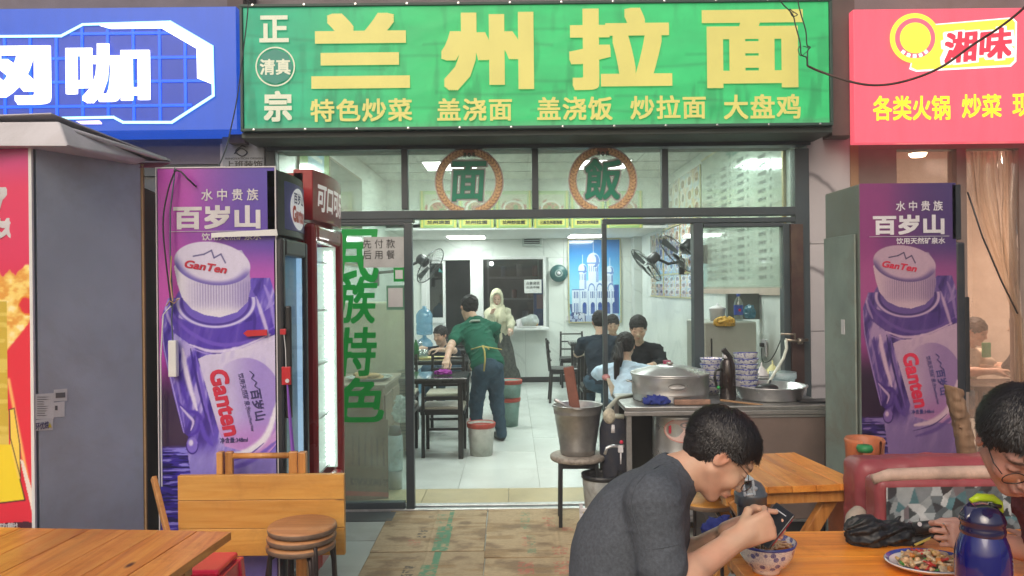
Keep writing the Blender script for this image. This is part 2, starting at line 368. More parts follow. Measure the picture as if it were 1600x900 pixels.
# ------------------------------------------------------------------ smooth solids (bodies, clothes, hair)
class Field:
    def __init__(s, lo, hi, h):
        s.h = h; s.lo = np.array(lo, float); n = np.ceil((np.array(hi) - s.lo) / h).astype(int) + 1
        s.F = np.full(n, 1.0, np.float32); s.ax = [s.lo[i] + np.arange(n[i]) * h for i in range(3)]
    def win(s, lo, hi):
        sl = []
        for i in range(3):
            a = int(max(0, math.floor((lo[i] - s.lo[i]) / s.h))); b = int(min(s.F.shape[i], math.ceil((hi[i] - s.lo[i]) / s.h) + 1))
            if b <= a: return None, None
            sl.append(slice(a, b))
        return tuple(sl), np.meshgrid(*[s.ax[i][sl[i]].astype(np.float32) for i in range(3)], indexing='ij', sparse=True)
    def comb(s, sl, d, k, op):
        A = s.F[sl]
        if op == '+':
            if k > 0: h = np.maximum(k - np.abs(A - d), 0) / k; s.F[sl] = np.minimum(A, d) - h * h * k * .25
            else: s.F[sl] = np.minimum(A, d)
        else:
            d = -d
            if k > 0: h = np.maximum(k - np.abs(A - d), 0) / k; s.F[sl] = np.maximum(A, d) + h * h * k * .25
            else: s.F[sl] = np.maximum(A, d)
    def cap(s, a, b, ra, rb=None, k=.01, op='+'):
        rb = ra if rb is None else rb; a, b = np.array(a, float), np.array(b, float); m = max(ra, rb) + k + 3 * s.h
        sl, G = s.win(np.minimum(a, b) - m, np.maximum(a, b) + m)
        if sl is None: return s
        ba = b - a; L = float(ba @ ba) + 1e-12; px, py, pz = G[0] - a[0], G[1] - a[1], G[2] - a[2]
        t = np.clip((px * ba[0] + py * ba[1] + pz * ba[2]) / L, 0, 1)
        d = np.sqrt((px - t * ba[0]) ** 2 + (py - t * ba[1]) ** 2 + (pz - t * ba[2]) ** 2) - (ra + (rb - ra) * t)
        s.comb(sl, d.astype(np.float32), k, op); return s
    def ell(s, c, r, Rm=None, k=.01, op='+'):
        c = np.array(c, float); r = np.array(r, float); m = max(r) + k + 3 * s.h; sl, G = s.win(c - m, c + m)
        if sl is None: return s
        q = [G[i] - c[i] for i in range(3)]
        if Rm is not None: A = np.array(Rm); q = [q[0] * A[0][j] + q[1] * A[1][j] + q[2] * A[2][j] for j in range(3)]
        k0 = np.sqrt(sum((q[j] / r[j]) ** 2 for j in range(3))); k1 = np.sqrt(sum((q[j] / r[j] ** 2) ** 2 for j in range(3))) + 1e-6
        s.comb(sl, (k0 * (k0 - 1) / k1).astype(np.float32), k, op); return s
    def rbox(s, c, hf, Rm=None, rad=.01, k=.01, op='+'):
        c = np.array(c, float); hf = np.array(hf, float) - rad; m = np.linalg.norm(hf) + rad + k + 3 * s.h; sl, G = s.win(c - m, c + m)
        if sl is None: return s
        q = [G[i] - c[i] for i in range(3)]
        if Rm is not None: A = np.array(Rm); q = [q[0] * A[0][j] + q[1] * A[1][j] + q[2] * A[2][j] for j in range(3)]
        e = [np.abs(q[j]) - hf[j] for j in range(3)]
        d = np.sqrt(sum(np.maximum(t, 0) ** 2 for t in e)) + np.minimum(np.maximum(np.maximum(e[0], e[1]), e[2]), 0) - rad
        s.comb(sl, d.astype(np.float32), k, op); return s
    def cut(s, p, n, k=0):
        """remove everything on the side n points to"""
        p = np.array(p, float); n = np.array(n, float); n /= np.linalg.norm(n); G = np.meshgrid(*[a.astype(np.float32) for a in s.ax], indexing='ij', sparse=True)
        d = (G[0] - p[0]) * n[0] + (G[1] - p[1]) * n[1] + (G[2] - p[2]) * n[2]; s.F = np.maximum(s.F, d.astype(np.float32)); return s
    def disp(s, fn, band=.04):
        I = np.argwhere(np.abs(s.F) < band)
        if len(I): x, y, z = [s.ax[i][I[:, i]] for i in range(3)]; s.F[I[:, 0], I[:, 1], I[:, 2]] += fn(x, y, z).astype(np.float32)
        return s
    def mesh(s):
        b = 3 * s.h; A = np.clip(s.F, -b, b).astype(np.float32); A[0] = A[-1] = b; A[:, 0] = A[:, -1] = b; A[:, :, 0] = A[:, :, -1] = b
        g = vdb.FloatGrid(b); g.copyFromArray(A); g.transform = vdb.createLinearTransform(voxelSize=1.0)
        p, q = g.convertToQuads(isovalue=0.0); p = np.array(p, float) * s.h + s.lo
        return p, np.array(q)
    def obj(s, name, mat, parent=None, cols=None):
        p, q = s.mesh(); return mkobj(name, p, q, mat, parent, True, cols(p) if cols else None)
# ================================================================== the setting
m_frame = pm('dark_aluminium', (.05, .068, .078), .38, 0, .2, 3, .05, 40, dirt=.15)
m_plaster = pm('grey_plaster', (.24, .21, .22), .85, 0, .25, 2, .3, 30, dirt=.5)
m_dkpost = pm('brown_post', (.12, .085, .08), .7, 0, .3, 3, .2, 30, dirt=.5)
m_wallin = marble('white_wall_marble', (.74, .78, .74), (.60, .64, .61), .7, .28)
m_pillar = marble('pillar_marble', (.50, .47, .48), (.13, .12, .13), .8, .3)
m_ceil = pm('ceiling_panel', (.74, .76, .72), .6, 0, .04, 2)
m_tilein = pm('white_floor_tile', (.70, .74, .71), .22, 0, .05, 2, .03, 8, dirt=.16)
m_beige = pm('beige_floor_tile', (.50, .42, .24), .4, 0, .15, 3, dirt=.35)
m_pave = pm('pale_paving', (.40, .41, .38), .45, 0, .12, 3, .1, 40, dirt=.45)
m_black = pm('black_plastic', (.018, .018, .02), .4)
m_blackw = pm('black_wood', (.02, .018, .017), .3, 0, .3, 8)
m_white = pm('white_plastic', (.72, .73, .72), .4, 0, .06)
m_brownwall = pm('brown_shop_wall', (.24, .18, .155), .6, 0, .2, 3, .1, dirt=.3)
m_cream = pm('cream_wall', (.70, .60, .53), .6, 0, .08, 1.5)
m_dark = pm('dark_room', (.07, .08, .075), .7, 0, .4, 3)  # near-black wall colour stands in for the kitchen's shade
m_chrome = pm('bright_metal', (.6, .6, .6), .2, 1)
YF = 5.5
XL, XR, YB = -1.72, 2.12, 12.8

ground = tag(MB().box(-23, 23, -23, 39, -.3, -.03).build('ground', pm('street_ground', (.16, .16, .155), .8, 0, .2, 2, dirt=.4)), kind='structure')
pav = tag(MB().box(-4, 5, -.5, 5.44, -.029, -.008).build('pavement', pm('grout', (.2, .2, .19), .8)), kind='structure')
me_t = None
def tiles(root, name, x0, x1, y0, y1, s, z, mat, gap=.004, th=.008, sy=None, jit=.0008):
    """single square tiles that share one mesh"""
    base = None; sy = sy or s; rnd = random.Random(5)
    nx, ny = int(round((x1 - x0) / s)), int(round((y1 - y0) / sy))
    for i in range(nx):
        for j in range(ny):
            if base is None:
                base = MB().box(0, s - gap, 0, sy - gap, 0, th).build(name, mat, root, bev=.0012, seg=1); o = base
            else:
                o = base.copy(); COL.objects.link(o); o.parent = root
            o.location = (x0 + i * s, y0 + j * sy, z + rnd.uniform(-jit, jit))
tiles(pav, 'paving_tile', -3.0, 3.6, 2.4, 5.4, .6, -.008, m_pave)
floor = tag(MB().box(XL - .05, XR + .05, 5.56, YB + 1.8, -.029, -.006).build('floor', pm('grout2', (.35, .36, .34), .8)), kind='structure')
tiles(floor, 'floor_tile', XL, XL + 3.85, 6.02, 12.74, .6417, -.006, m_tilein, gap=.003, sy=.672)
tiles(floor, 'threshold_tile', -1.32, 1.88, 5.6, 6.017, .64, -.0055, m_beige, gap=.004, sy=.417)
# door track and sill
tr = thing('door_track', 'white worn sliding door track along the shop threshold', 'door track', (0, YF, 0))
MB().box(-1.67, 2.0, 5.43, 5.47, -.008, .012).box(-1.67, 2.0, 5.53, 5.59, -.008, .012).build('rail', steel('worn_alu', (.7, .7, .7), .35, 0, .5), tr, bev=.003)
MB().box(-1.67, 2.0, 5.47, 5.53, -.008, .004).build('channel', m_frame, tr)
sg = MB().box(-1.35, -.83, 5.19, 5.40, 0, .006).build('granite_strip', pm('granite', (.07, .07, .075), .4, 0, .5, 40), pav)

# shop shell
def st(name, mat, *boxes, parent=None, bev=0):
    b = MB()
    for q in boxes: b.box(*q)
    return tag(b.build(name, mat, parent, bev=bev), kind='structure')
wl = st('wall_left', pm('side_wall', (.72, .76, .72), .45, 0, .05, 1), (XL - .12, XL, 5.6, YB, -.03, 3.1))
wr = st('wall_right', pm('side_wall', (.7, .7, .7)), (XR, XR + .12, 5.6, YB, -.03, 3.1))
ce = st('ceiling', m_ceil, (XL - .12, XR + .12, 5.6, 10.45, 3.05, 3.15), (XL - .12, XR + .12, 10.45, YB + .1, 2.385, 2.45))
bulk = st('bulkhead', m_wallin, (XL, XR, 10.45, 10.55, 2.386, 3.049))
st('bulkhead_trim', m_white, (XL + .001, XR - .001, 10.41, 10.449, 2.365, 2.40))
# ceiling panel grid (seen through the transom)
b = MB()
for i in range(1, 7): b.box(XL, XR, 5.6 + i * .69, 5.603 + i * .69, 3.044, 3.0495)
for i in range(1, 6): b.box(XL + i * .64, XL + i * .64 + .003, 5.6, 10.4, 3.043, 3.0492)
b.build('ceiling_joint', pm('joint', (.4, .42, .4), .7), ce)
# back wall made of marble slabs, with the kitchen hatch and the doorway left open
bw = st('wall_back', pm('backing', (.45, .48, .46), .8),
        (XL, P(700, 450, YB).x, YB + .012, YB + .1, -.03, 2.385) if False else (XL, P(662, 450, YB).x, YB + .012, YB + .1, -.03, 2.385),
        (P(735, 450, YB).x, P(752, 450, YB).x, YB + .012, YB + .1, -.03, 2.385),
        (P(852, 450, YB).x, XR, YB + .012, YB + .1, -.03, 2.385),
        (P(662, 450, YB).x, P(735, 450, YB).x, YB + .012, YB + .1, 2.06, 2.385),
        (P(752, 450, YB).x, P(852, 450, YB).x, YB + .012, YB + .1, 2.06, 2.385),
        (P(752, 450, YB).x, P(852, 450, YB).x, YB + .012, YB + .1, -.03, .90))
def slab(x0, x1, z0, z1):
    MB().box(x0 + .0025, x1 - .0025, YB - .002, YB + .011, z0 + .002, z1 - .002).build('marble_slab', m_wallin, bw, bev=.001, seg=1)
X = lambda px, d=YB: P(px, 450, d).x
for a, c in ((XL, X(738)), (X(738), X(850)), (X(850), X(881)), (X(881), X(945)), (X(945), XR)): slab(a, c, 2.07, 2.384)
slab(XL, X(660), .08, 2.07)
slab(X(752), X(820), .08, .87); slab(X(820), X(857), .08, .87)
slab(X(857), X(881), .08, 2.07); slab(X(881), X(945), .08, 2.07); slab(X(945), X(1005), .08, 2.07); slab(X(1005), XR, .08, 2.07)
st('skirting_board', pm('black_skirting', (.02, .022, .022), .3), (X(752), XR, YB - .014, YB - .0025, -.004, .085))
pil = st('pilaster', marble('pilaster_marble', (.6, .63, .6), (.4, .42, .4), 1.0, .3), (X(986), XR, 12.45, YB - .003, -.004, 2.384))
# side walls: cladding boards with joints
for i in range(9):
    y0 = 5.66 + i * .79
    MB().box(XR - .012, XR - .001, y0 + .003, min(y0 + .787, YB - .36), .01, 3.04).build('wall_board', m_wallin, wr)
for i in range(9):
    y0 = 5.66 + i * .79
    MB().box(XL + .001, XL + .012, y0 + .003, min(y0 + .787, YB - .02), .01, 3.04).build('wall_board', m_wallin, wl)
# kitchen behind
kit = st('kitchen_walls', m_dark, (XL, XR, 14.6, 14.7, -.03, 2.4), (XL - .1, XL, YB + .1, 14.7, -.03, 2.4), (XR, XR + .1, YB + .1, 14.7, -.03, 2.4), (XL, XR, YB + .11, 14.6, 2.45, 2.5))
# hatch window frame, shelf; doorway frame; glazed side leaf
def frame_rect(x0, x1, y0, y1, z0, z1, w, b):
    b.box(x0, x1, y0, y1, z1 - w, z1).box(x0, x1, y0, y1, z0, z0 + w).box(x0, x0 + w, y0, y1, z0 + w, z1 - w).box(x1 - w, x1, y0, y1, z0 + w, z1 - w)
    return b
a0, a1, z0, z1 = rect(751, 401, 853, 514, YB)
wn = thing('serving_hatch', 'white framed serving hatch into the dark kitchen with a narrow shelf', 'serving hatch', (a0, YB, 0))
frame_rect(a0, a1, YB - .03, YB + .12, z0, z1, .045, MB()).build('frame', m_white, wn, bev=.004)
MB().box(P(789, 512, 12.5).x, P(858, 512, 12.5).x, YB - .35, YB - .031, z0 - .01, z0 + .03).build('shelf', m_white, wn, bev=.008)
MB().box(a0 + .05, a1 - .05, YB + .05, YB + .055, z0 + .05, z1 - .05).build('pane', glass('hatch_glass', (.82, .86, .85), .08), wn)
b0, b1, c0, c1 = rect(659, 401, 752, 597, YB)
dr = thing('kitchen_doorway', 'white door frame round the dark kitchen doorway with a glazed side leaf', 'door', (b0, YB, 0))
MB().box(b0, X(751), YB - .035, YB + .12, c1 - .06, c1).box(X(735), X(751), YB - .035, YB + .12, 0, c1 - .06).box(b0, b0 + .09, YB - .035, YB + .12, 0, c1 - .06).build('frame', m_white, dr, bev=.004)
frame_rect(X(667), X(696), YB - .01, YB + .06, .02, c1 - .065, .045, MB()).box(X(667), X(696), YB - .012, YB + .058, 1.0, 1.09).build('leaf_frame', m_white, dr, bev=.003)
MB().box(X(667) + .045, X(696) - .045, YB + .02, YB + .03, 1.09, c1 - .11).build('pane', glass('green_glass', (.25, .33, .3), .1), dr)
MB().box(X(667) + .045, X(696) - .045, YB + .015, YB + .035, .065, 1.0).build('panel', m_white, dr)
# kitchen contents seen through the hatch
ks = thing('kitchen_shelf', 'dim metal shelving with pots behind the kitchen hatch', 'shelf', (0, 14.3, 0))
for z in (.9, 1.35, 1.75): MB().box(-.45, .5, 14.05, 14.5, z, z + .03).build('board', pm('dull_metal', (.25, .26, .25), .4, .8), ks)
for x in (-.45, .47): MB().box(x, x + .03, 14.05, 14.08, 0, 2.1).build('post', pm('dull_metal', (.25, .26, .25)), ks)
rn = random.Random(3)
for i in range(9):
    x = -.36 + .1 * i; zz = (.93, 1.38, 1.78)[i % 3]; h = rn.uniform(.12, .22); r = rn.uniform(.04, .065)
    MB().lathe([(0, 0), (r, 0), (r * 1.05, h), (r * 1.12, h + .01), (0, h + .015)], (x, 14.25, zz + .001), 14).build('jar', pm(f'jar{i%4}', [(.3, .08, .05), (.3, .3, .28), (.12, .15, .2), (.25, .18, .1)][i % 4], .4), ks, True)
bl = thing('blue_locker', 'tall blue cabinet inside the kitchen at the right of the hatch', 'cabinet', (.55, 13.6, 0))
MB().box(P(834, 430, 13.5).x, P(850, 430, 13.5).x, 13.5, 13.9, .0, 1.72).build('body', pm('blue_paint', (.03, .10, .35), .4), bl, bev=.01)
MB().box(P(838, 430, 13.5).x, P(848, 430, 13.5).x, 13.492, 13.499, 1.2, 1.45).build('sticker', pm('pink_label', (.4, .2, .25), .5), bl)

# ------------------------------------------------------------------ upper front wall and neighbours
st('upper_wall', m_plaster, (-9, 9, 5.62, 5.9, 2.60, 6.0))
st('canopy_slab', m_plaster, (-9, 9, 4.9, 5.62, 4.6, 4.8))
st('sign_post', m_dkpost, (P(1299, 100, 5.3).x, P(1336, 100, 5.3).x, 5.3, 5.62, 2.6, 3.72), (P(356, 100, 5.35).x, P(381, 100, 5.35).x, 5.35, 5.62, 2.6, 3.72))
# marble pillars either side
def pillar(name, px0, px1, y, zt, lab):
    x0, x1 = P(px0, 450, y).x, P(px1, 450, y).x
    r = thing(name, lab, 'pillar', (x0, y, 0))
    zs = [0, .62, 1.24, 1.86, zt]
    for i in range(4): MB().box(x0, x1, y, y + .14, zs[i] + .002, zs[i + 1] - .002).build('marble_slab', m_pillar, r, bev=.0015, seg=1)
    MB().box(x0 + .01, x1 - .01, y + .141, y + .4, 0, zt - .003).build('core', m_plaster, r)
    return r
pillar('marble_pillar', 1263, 1330, 5.46, 2.62, 'white veined marble pillar right of the noodle shop front')
pillar('marble_pillar', 346, 419, 5.46, 2.62, 'white veined marble pillar behind the purple bottle poster')
# left neighbour: plaster lintel and dark blue glazing
st('left_lintel', m_plaster, (-6, P(346, 450, 5.5).x, 5.5, 5.62, 2.48, 2.61))
lg = thing('left_shop_window', 'dark blue glazed front of the internet cafe behind the fridges', 'shop window', (-3, 5.5, 0))
MB().box(-6, P(346, 450, 5.5).x - .001, 5.54, 5.56, 0, 2.479).build('pane', pm('blue_dark_glass', (.03, .055, .10), .1, 0, .3, 1, coat=.5), lg)
MB().box(-6, P(346, 450, 5.5).x - .001, 5.51, 5.539, 2.40, 2.478).build('frame', m_frame, lg)

# right neighbour shop
xr0 = P(1342, 450, 5.5).x
st('right_lintel', m_brownwall, (P(1328, 450, 5.5).x + .001, 6.5, 5.5, 5.62, P(1450, 233, 5.5).z, 2.61))
st('right_front_wall', m_brownwall, (P(1328, 450, 5.5).x + .001, P(1403, 450, 5.5).x, 5.5, 5.62, 0, P(1450, 233, 5.5).z - .001),
   (P(1497, 450, 5.5).x, P(1512, 450, 5.5).x, 5.5, 5.62, 0, P(1450, 233, 5.5).z - .001), (P(1594, 450, 5.5).x, P(1640, 450, 5.5).x, 5.5, 5.62, 0, P(1450, 233, 5.5).z - .001))
st('right_trim', pm('ochre_trim', (.35, .22, .12), .6), (P(1328, 300, 5.48).x, P(1341, 300, 5.48).x, 5.47, 5.499, 0, 2.6))
rs = st('right_shop_walls', m_cream, (2.6, 5.4, 9.0, 9.1, -.03, 3.2), (2.5, 2.6, 5.63, 9.1, -.03, 3.2), (5.4, 5.5, 5.63, 9.1, -.03, 3.2), (2.6, 5.4, 5.63, 9.0, 3.2, 3.25))
st('right_shop_floor', m_tilein, (2.6, 5.4, 5.63, 9.0, -.029, -.001))
st('right_wainscot', pm('dark_wainscot', (.05, .04, .035), .5), (3.9, 5.39, 8.93, 8.999, 0, 1.0))
rp = thing('right_shop_glazing', 'clear glass panes of the neighbouring hotpot shop', 'shop window', (3, 5.56, 0))
MB().box(P(1404, 450, 5.5).x, P(1496, 450, 5.5).x, 5.55, 5.56, .02, P(1450, 234, 5.5).z).build('pane', glass('warm_glass', (.9, .85, .8), .07, .02, .2, (.5, .38, .32)), rp)
MB().box(P(1513, 450, 5.5).x, P(1593, 450, 5.5).x, 5.55, 5.56, .02, P(1550, 229, 5.5).z).build('pane', glass('warm_glass'), rp)

# ------------------------------------------------------------------ aluminium shop front
sf = thing('shop_front', 'dark grey aluminium framed glass front of the noodle shop', 'shop front', (0, YF, 0))
def fr(x0, y0, x1, y1, dy=.04, off=0, name='frame_bar'):
    a, b_, c, d = rect(x0, y0, x1, y1, YF); MB().box(a, b_, YF - dy + off, YF + dy + off, c, d).build(name, m_frame, sf, bev=.004)
fr(420, 211, 1262, 233, .06, 0, 'header')
fr(420, 233.4, 436, 800, .05, 0, 'jamb'); fr(1240, 233.4, 1262, 640, .05, 0, 'jamb')
fr(436.4, 328, 1239.6, 341, .05, 0, 'transom_bar'); fr(436.4, 341.3, 647, 349, .045, 0, 'head_bar'); fr(941, 341.3, 1239.6, 349, .045, 0, 'head_bar')
for x in (628, 831, 1033): fr(x, 233.4, x + 10, 327.6, .035, 0, 'mullion')
for x0, x1, x in ((437, 628, 0), (639, 831, 1), (842, 1033, 2), (1044, 1239, 3)):
    a, b_, c, d = rect(x0, 234, x1, 327.5, YF)
    MB().box(a - .01, b_ + .01, YF - .004, YF + .004, c - .01, d + .01).build('transom_pane', glass('transom_glass', (.9, .96, .93), .05, .03, .22, (.55, .62, .55)), sf)
# leaf on the left
fr(634.5, 349.4, 647, 800, .035, -.02, 'door_stile'); fr(436.4, 783, 634.2, 797, .035, -.02, 'door_rail'); fr(436.4, 349.4, 634.2, 354, .03, -.02, 'door_rail')
a, b_, c, d = rect(437, 350, 634, 783, YF)
MB().box(a, b_ + .01, YF - .024, YF - .016, c - .01, d).build('door_pane', glass('door_glass', (.88, .95, .92), .055, .02, .16, (.55, .62, .55)), sf)
# centre pole, right post, right panel, right block
fr(941, 349.4, 948, 640, .03, -.02, 'post'); fr(1082, 349.4, 1097, 575, .05, 0, 'post'); fr(1222, 349.4, 1239.6, 640, .045, 0, 'post'); fr(1097.4, 349.4, 1221.6, 355, .04, 0, 'head_bar')
MB().box(P(1239, 500, 5.4).x, P(1258, 500, 5.4).x, 5.42, 5.449, .82, 2.0).build('rusty_cover', pm('rust_brown', (.075, .04, .035), .6, .3, .4, 4, dirt=.7), sf)
a, b_, c, d = rect(1097, 355, 1222, 640, YF)
MB().box(a, b_, YF - .004, YF + .004, 1.55, d).build('side_pane', glass('side_glass', (.9, .95, .92), .06, .03, .2, (.55, .6, .55)), sf)
MB().box(P(950, 450, YF).x, P(1240, 450, YF).x, YF - .03, YF + .03, .0, .72).build('kick_panel', m_frame, sf)

# ------------------------------------------------------------------ signs
def tpx(body, x0, y0, x1, y1, d, mat, parent, bold=.02, name='lettering', **kw):
    a, b_, c, e = rect(x0, y0, x1, y1, d); return text(body, ((a + b_) / 2, d, (c + e) / 2), b_ - a, e - c, mat, parent, None, bold, name=name, **kw)
GS = thing('green_sign', 'large green lightbox sign with yellow noodle shop lettering over the door', 'sign', (P(837, 100, 5.1).x, 5.1, 2.7))
a, b_, c, d = rect(378, 4, 1298, 200, 5.1)
def greenface(U, W):
    c3 = C3(U, 44, 168, 98); c3 = mixc(c3, rgb(24, 140, 112), sst(.35, .0, U) * .8); n = fbm(U * 26, W * 5, 0, 3, 4); f = fbm(U * 9 + W * 3, W * 9 - U * 6, 0, 9, 4)  # left end painted darker for weaker backlight
    c3 *= (1 + .06 * n + .07 * f)[..., None]
    for k in range(7):
        y = .25 + .11 * k; c3 *= (1 - .10 * np.exp(-((W - y - .05 * np.sin(U * 9 + k) - .05 * (U - .5)) / .012) ** 2) * (np.sin(U * 14 + k * 2) > 0))[..., None]  # shading of the banner folds painted as thin dark lines
    st_ = fbm(U * 70, W * 2.5, 0, 21, 4); c3 *= (1 - .16 * sst(.05, .4, st_) * (.4 + .6 * W))[..., None]; c3 = mixc(c3, rgb(120, 140, 110), sst(.93, 1.0, W + .02 * fbm(U * 30, W, 0, 4, 3)) * .35); return c3
N = NT('green_lit'); at = N.n('ShaderNodeAttribute', attribute_name='Col'); N.l(at.outputs['Color'], N.b.inputs['Base Color']); N.l(at.outputs['Color'], N.b.inputs['Emission Color']); N.b.inputs['Emission Strength'].default_value = .50; N.b.inputs['Roughness'].default_value = .5
m_green = N.m
painted('face', (a + .012, 5.1, d - .012), (b_ - a - .024, 0, 0), (0, 0, -(d - c - .024)), 340, 80, greenface, m_green, GS,
        relief=lambda U, W: .0035 * fbm(U * 12 + W * 5, W * 4, 0, 4, 3))
frame_rect(a - .01, b_ + .01, 5.085, 5.6, c - .005, d + .005, .02, MB()).build('frame', pm('sign_frame_green', (.03, .07, .055), .5), GS, bev=.004)
MB().box(a + .01, b_ - .01, 5.16, 5.2, c + .01, d - .01).build('back', m_frame, GS)
MB().box(P(378, 205, 5.14).x, P(1300, 205, 5.14).x, 5.13, 5.6, P(840, 212, 5.14).z, c - .006).build('under_beam', pm('under_green', (.05, .065, .055), .6), GS, bev=.003)
m_yel = emit('yellow_print', (.56, .50, .13), .5, (.5, .45, .13)); m_cre = emit('cream_print', (.6, .62, .45), .45, (.5, .5, .38))
D = 5.088
for ch, *r in (('兰', 486, 20, 640, 138), ('州', 689, 19, 834, 141), ('拉', 889, 12, 1050, 140), ('面', 1097, 15, 1255, 137)): tpx(ch, *r, D, m_yel, GS, .042, 'character')
for ch, *r in (('特色炒菜', 485, 154, 644, 190), ('盖浇面', 683, 153, 800, 189), ('盖浇饭', 839, 151, 957, 188), ('炒拉面', 985, 149, 1103, 186), ('大盘鸡', 1131, 147, 1251, 186)): tpx(ch, *r, D, m_yel, GS, .022, 'lettering', spacing=1.08)
tpx('正', 405, 24, 451, 66, D, m_cre, GS, .03, 'character'); tpx('宗', 412, 142, 456, 190, D, m_cre, GS, .035, 'character')
cc = P(430, 104, 5.09); r_ = 31 * 5.09 / 1200
b = MB(); n = 40
pts = [(math.cos(2 * math.pi * k / n), math.sin(2 * math.pi * k / n)) for k in range(n)]
b.add([cc + V(r_ * p[0], 0, r_ * p[1]) for p in pts] + [cc + V(r_ * .93 * p[0], 0, r_ * .93 * p[1]) for p in pts], [(k, (k + 1) % n, n + (k + 1) % n, n + k) for k in range(n)]); b.build('ring', m_cre, GS)
MB().disc(cc + V(0, .001, 0), r_ * .9, 8, (0, -1, 0)).build('badge', emit('dark_green_print', (.01, .16, .11), .8), GS)
tpx('清真', 406, 92, 454, 117, 5.086, m_cre, GS, .025)

b = MB()
for x_ in np.linspace(a + .08, b_ - .08, 12):
    for z_ in (c + .004, d - .004): b.lathe([(0, 0), (.008, 0), (.008, .003), (0, .004)], (x_, 5.083, z_), 8, Matrix.Rotation(math.pi / 2, 3, 'X'))
o = b.build('screws', m_chrome, GS); o['kind'] = 'stuff'
BS = thing('blue_sign', 'blue internet cafe lightbox sign with white characters and angular neon border', 'sign', (-3, 5.2, 2.8))
a, b_, c, d = rect(-420, 14, 370, 207, 5.2)
MB().box(a, b_, 5.2, 5.5, c, d).build('box', emit('blue_lit', srgb(28, 80, 196), .72, srgb(24, 60, 130)), BS, bev=.004)
D = 5.194
m_wl = emit('white_neon', (.95, .95, .95), 1.5); m_cy = emit('cyan_neon', (.45, .9, .95), 1.2); m_bg = emit('grid_blue', srgb(0, 92, 250), .9); m_pk = emit('pink_neon', (.9, .7, .9), 1.0)
def poly_px(pts, d, name, mat, parent, depth=.004):
    w_ = [P(x, y, d) for x, y in pts]
    ar = sum(w_[i].x * w_[(i + 1) % len(w_)].z - w_[(i + 1) % len(w_)].x * w_[i].z for i in range(len(w_)))
    if ar < 0: w_ = w_[::-1]
    return MB().prism([(q.x, q.z) for q in w_], (0, d, 0), (1, 0, 0), (0, 0, 1), (0, depth, 0)).build(name, mat, parent)
poly_px([(-60, 58), (94, 57), (128, 38.5), (266, 34), (330, 73), (332, 148), (268, 190), (192, 190), (177, 182), (-60, 186)], 5.197, 'field', emit('indigo_lit', srgb(44, 78, 188), .5, srgb(30, 50, 140)), BS, .002)
b = MB()
for x in (7, 47, 88, 128, 168, 208, 249, 289):
    yt = 58 if x < 96 else (38 + 4 if x < 268 else 40 + (x - 268) * .6 + 3); yb = 185 if x < 180 else (189 if x < 270 else 189 - (x - 268) * .65)
    q0, q1 = P(x, yt, 5.193), P(x, yb, 5.193); b.box(q0.x - .009, q0.x + .009, 5.190, 5.196, q1.z, q0.z)
for y in (53, 93, 130, 168):
    xa, xb = (110 if y == 53 else -60), (290 if y == 53 else (325 if y < 140 else 300)); q0, q1 = P(xa, y, 5.193), P(xb, y, 5.193); b.box(q0.x, q1.x, 5.1895, 5.1955, q0.z - .009, q0.z + .009)
b.build('grid', m_bg, BS)
def strip(pts, w0, d, name, mat):
    for i in range(len(pts) - 1):
        (x0, y0), (x1, y1) = pts[i], pts[i + 1]; L = math.hypot(x1 - x0, y1 - y0); nx, ny = -(y1 - y0) / L * w0 / 2, (x1 - x0) / L * w0 / 2; ex, ey = (x1 - x0) / L * w0 * .3, (y1 - y0) / L * w0 * .3
        poly_px([(x0 + nx - ex, y0 + ny - ey), (x1 + nx + ex, y1 + ny + ey), (x1 - nx + ex, y1 - ny + ey), (x0 - nx - ex, y0 - ny - ey)], d - i * .0012, name, mat, BS, .006)
strip([(-60, 57), (95, 56), (129, 38), (266, 34), (331, 72)], 3.5, 5.184, 'neon_tube', m_cy)
strip([(331, 72), (333, 149), (268, 191), (192, 191), (177, 183), (96, 184.5)], 4, 5.185, 'neon_tube', m_cy)
poly_px([(155, 40), (265, 35), (330, 74), (330, 131), (308, 122), (307, 76), (252, 44), (173, 45)], 5.179, 'neon_panel', m_wl, BS)
poly_px([(118, 189), (155, 188), (159, 192), (159, 194), (127, 194)], 5.186, 'neon_panel', m_pk, BS)
tpx('网', -78, 72, 79, 164, 5.172, m_wl, BS, .035, 'character', thick=.01); tpx('咖', 103, 68, 234, 161, 5.172, m_wl, BS, .032, 'character', thick=.01)

RS = thing('red_sign', 'pink red lightbox sign of the hotpot shop with yellow characters', 'sign', (4, 5.2, 2.8))
a, b_, c, d = rect(1334, 3, 2050, 204, 5.2); dz = P(1334, 3, 5.2).z - d
MB().box(a, b_, 5.2, 5.27, c - .07, d - .035).build('box', emit('red_lit', srgb(240, 96, 112), .75, srgb(200, 70, 88)), RS, bev=.004)
D = 5.194; m_ry = emit('yellow_lit', (.9, .75, .03), 1.0)
for ch, *r in (('各类火锅', 1364, 149, 1485, 188), ('炒菜', 1503, 147, 1565, 184), ('现', 1582, 146, 1614, 182)): tpx(ch, *r, D, m_ry, RS, .022)
cc = P(1431, 60, 5.19)
m_y2 = emit('badge_yellow', (.85, .75, .06), 1.0); m_w2 = emit('badge_white', (.9, .9, .85), 1.0); m_r2 = emit('badge_red', srgb(238, 96, 116), .95)
poly_px([(1424, 96), (1455, 38), (1582, 27), (1589, 34), (1588, 96), (1580, 104), (1432, 112), (1421, 108)], 5.194, 'badge_edge', m_w2, RS, .003)
poly_px([(1426, 95), (1457, 39.5), (1581, 29), (1586, 35), (1585, 94), (1578, 101), (1433, 109), (1424, 105)], 5.190, 'badge_banner', m_y2, RS, .003)
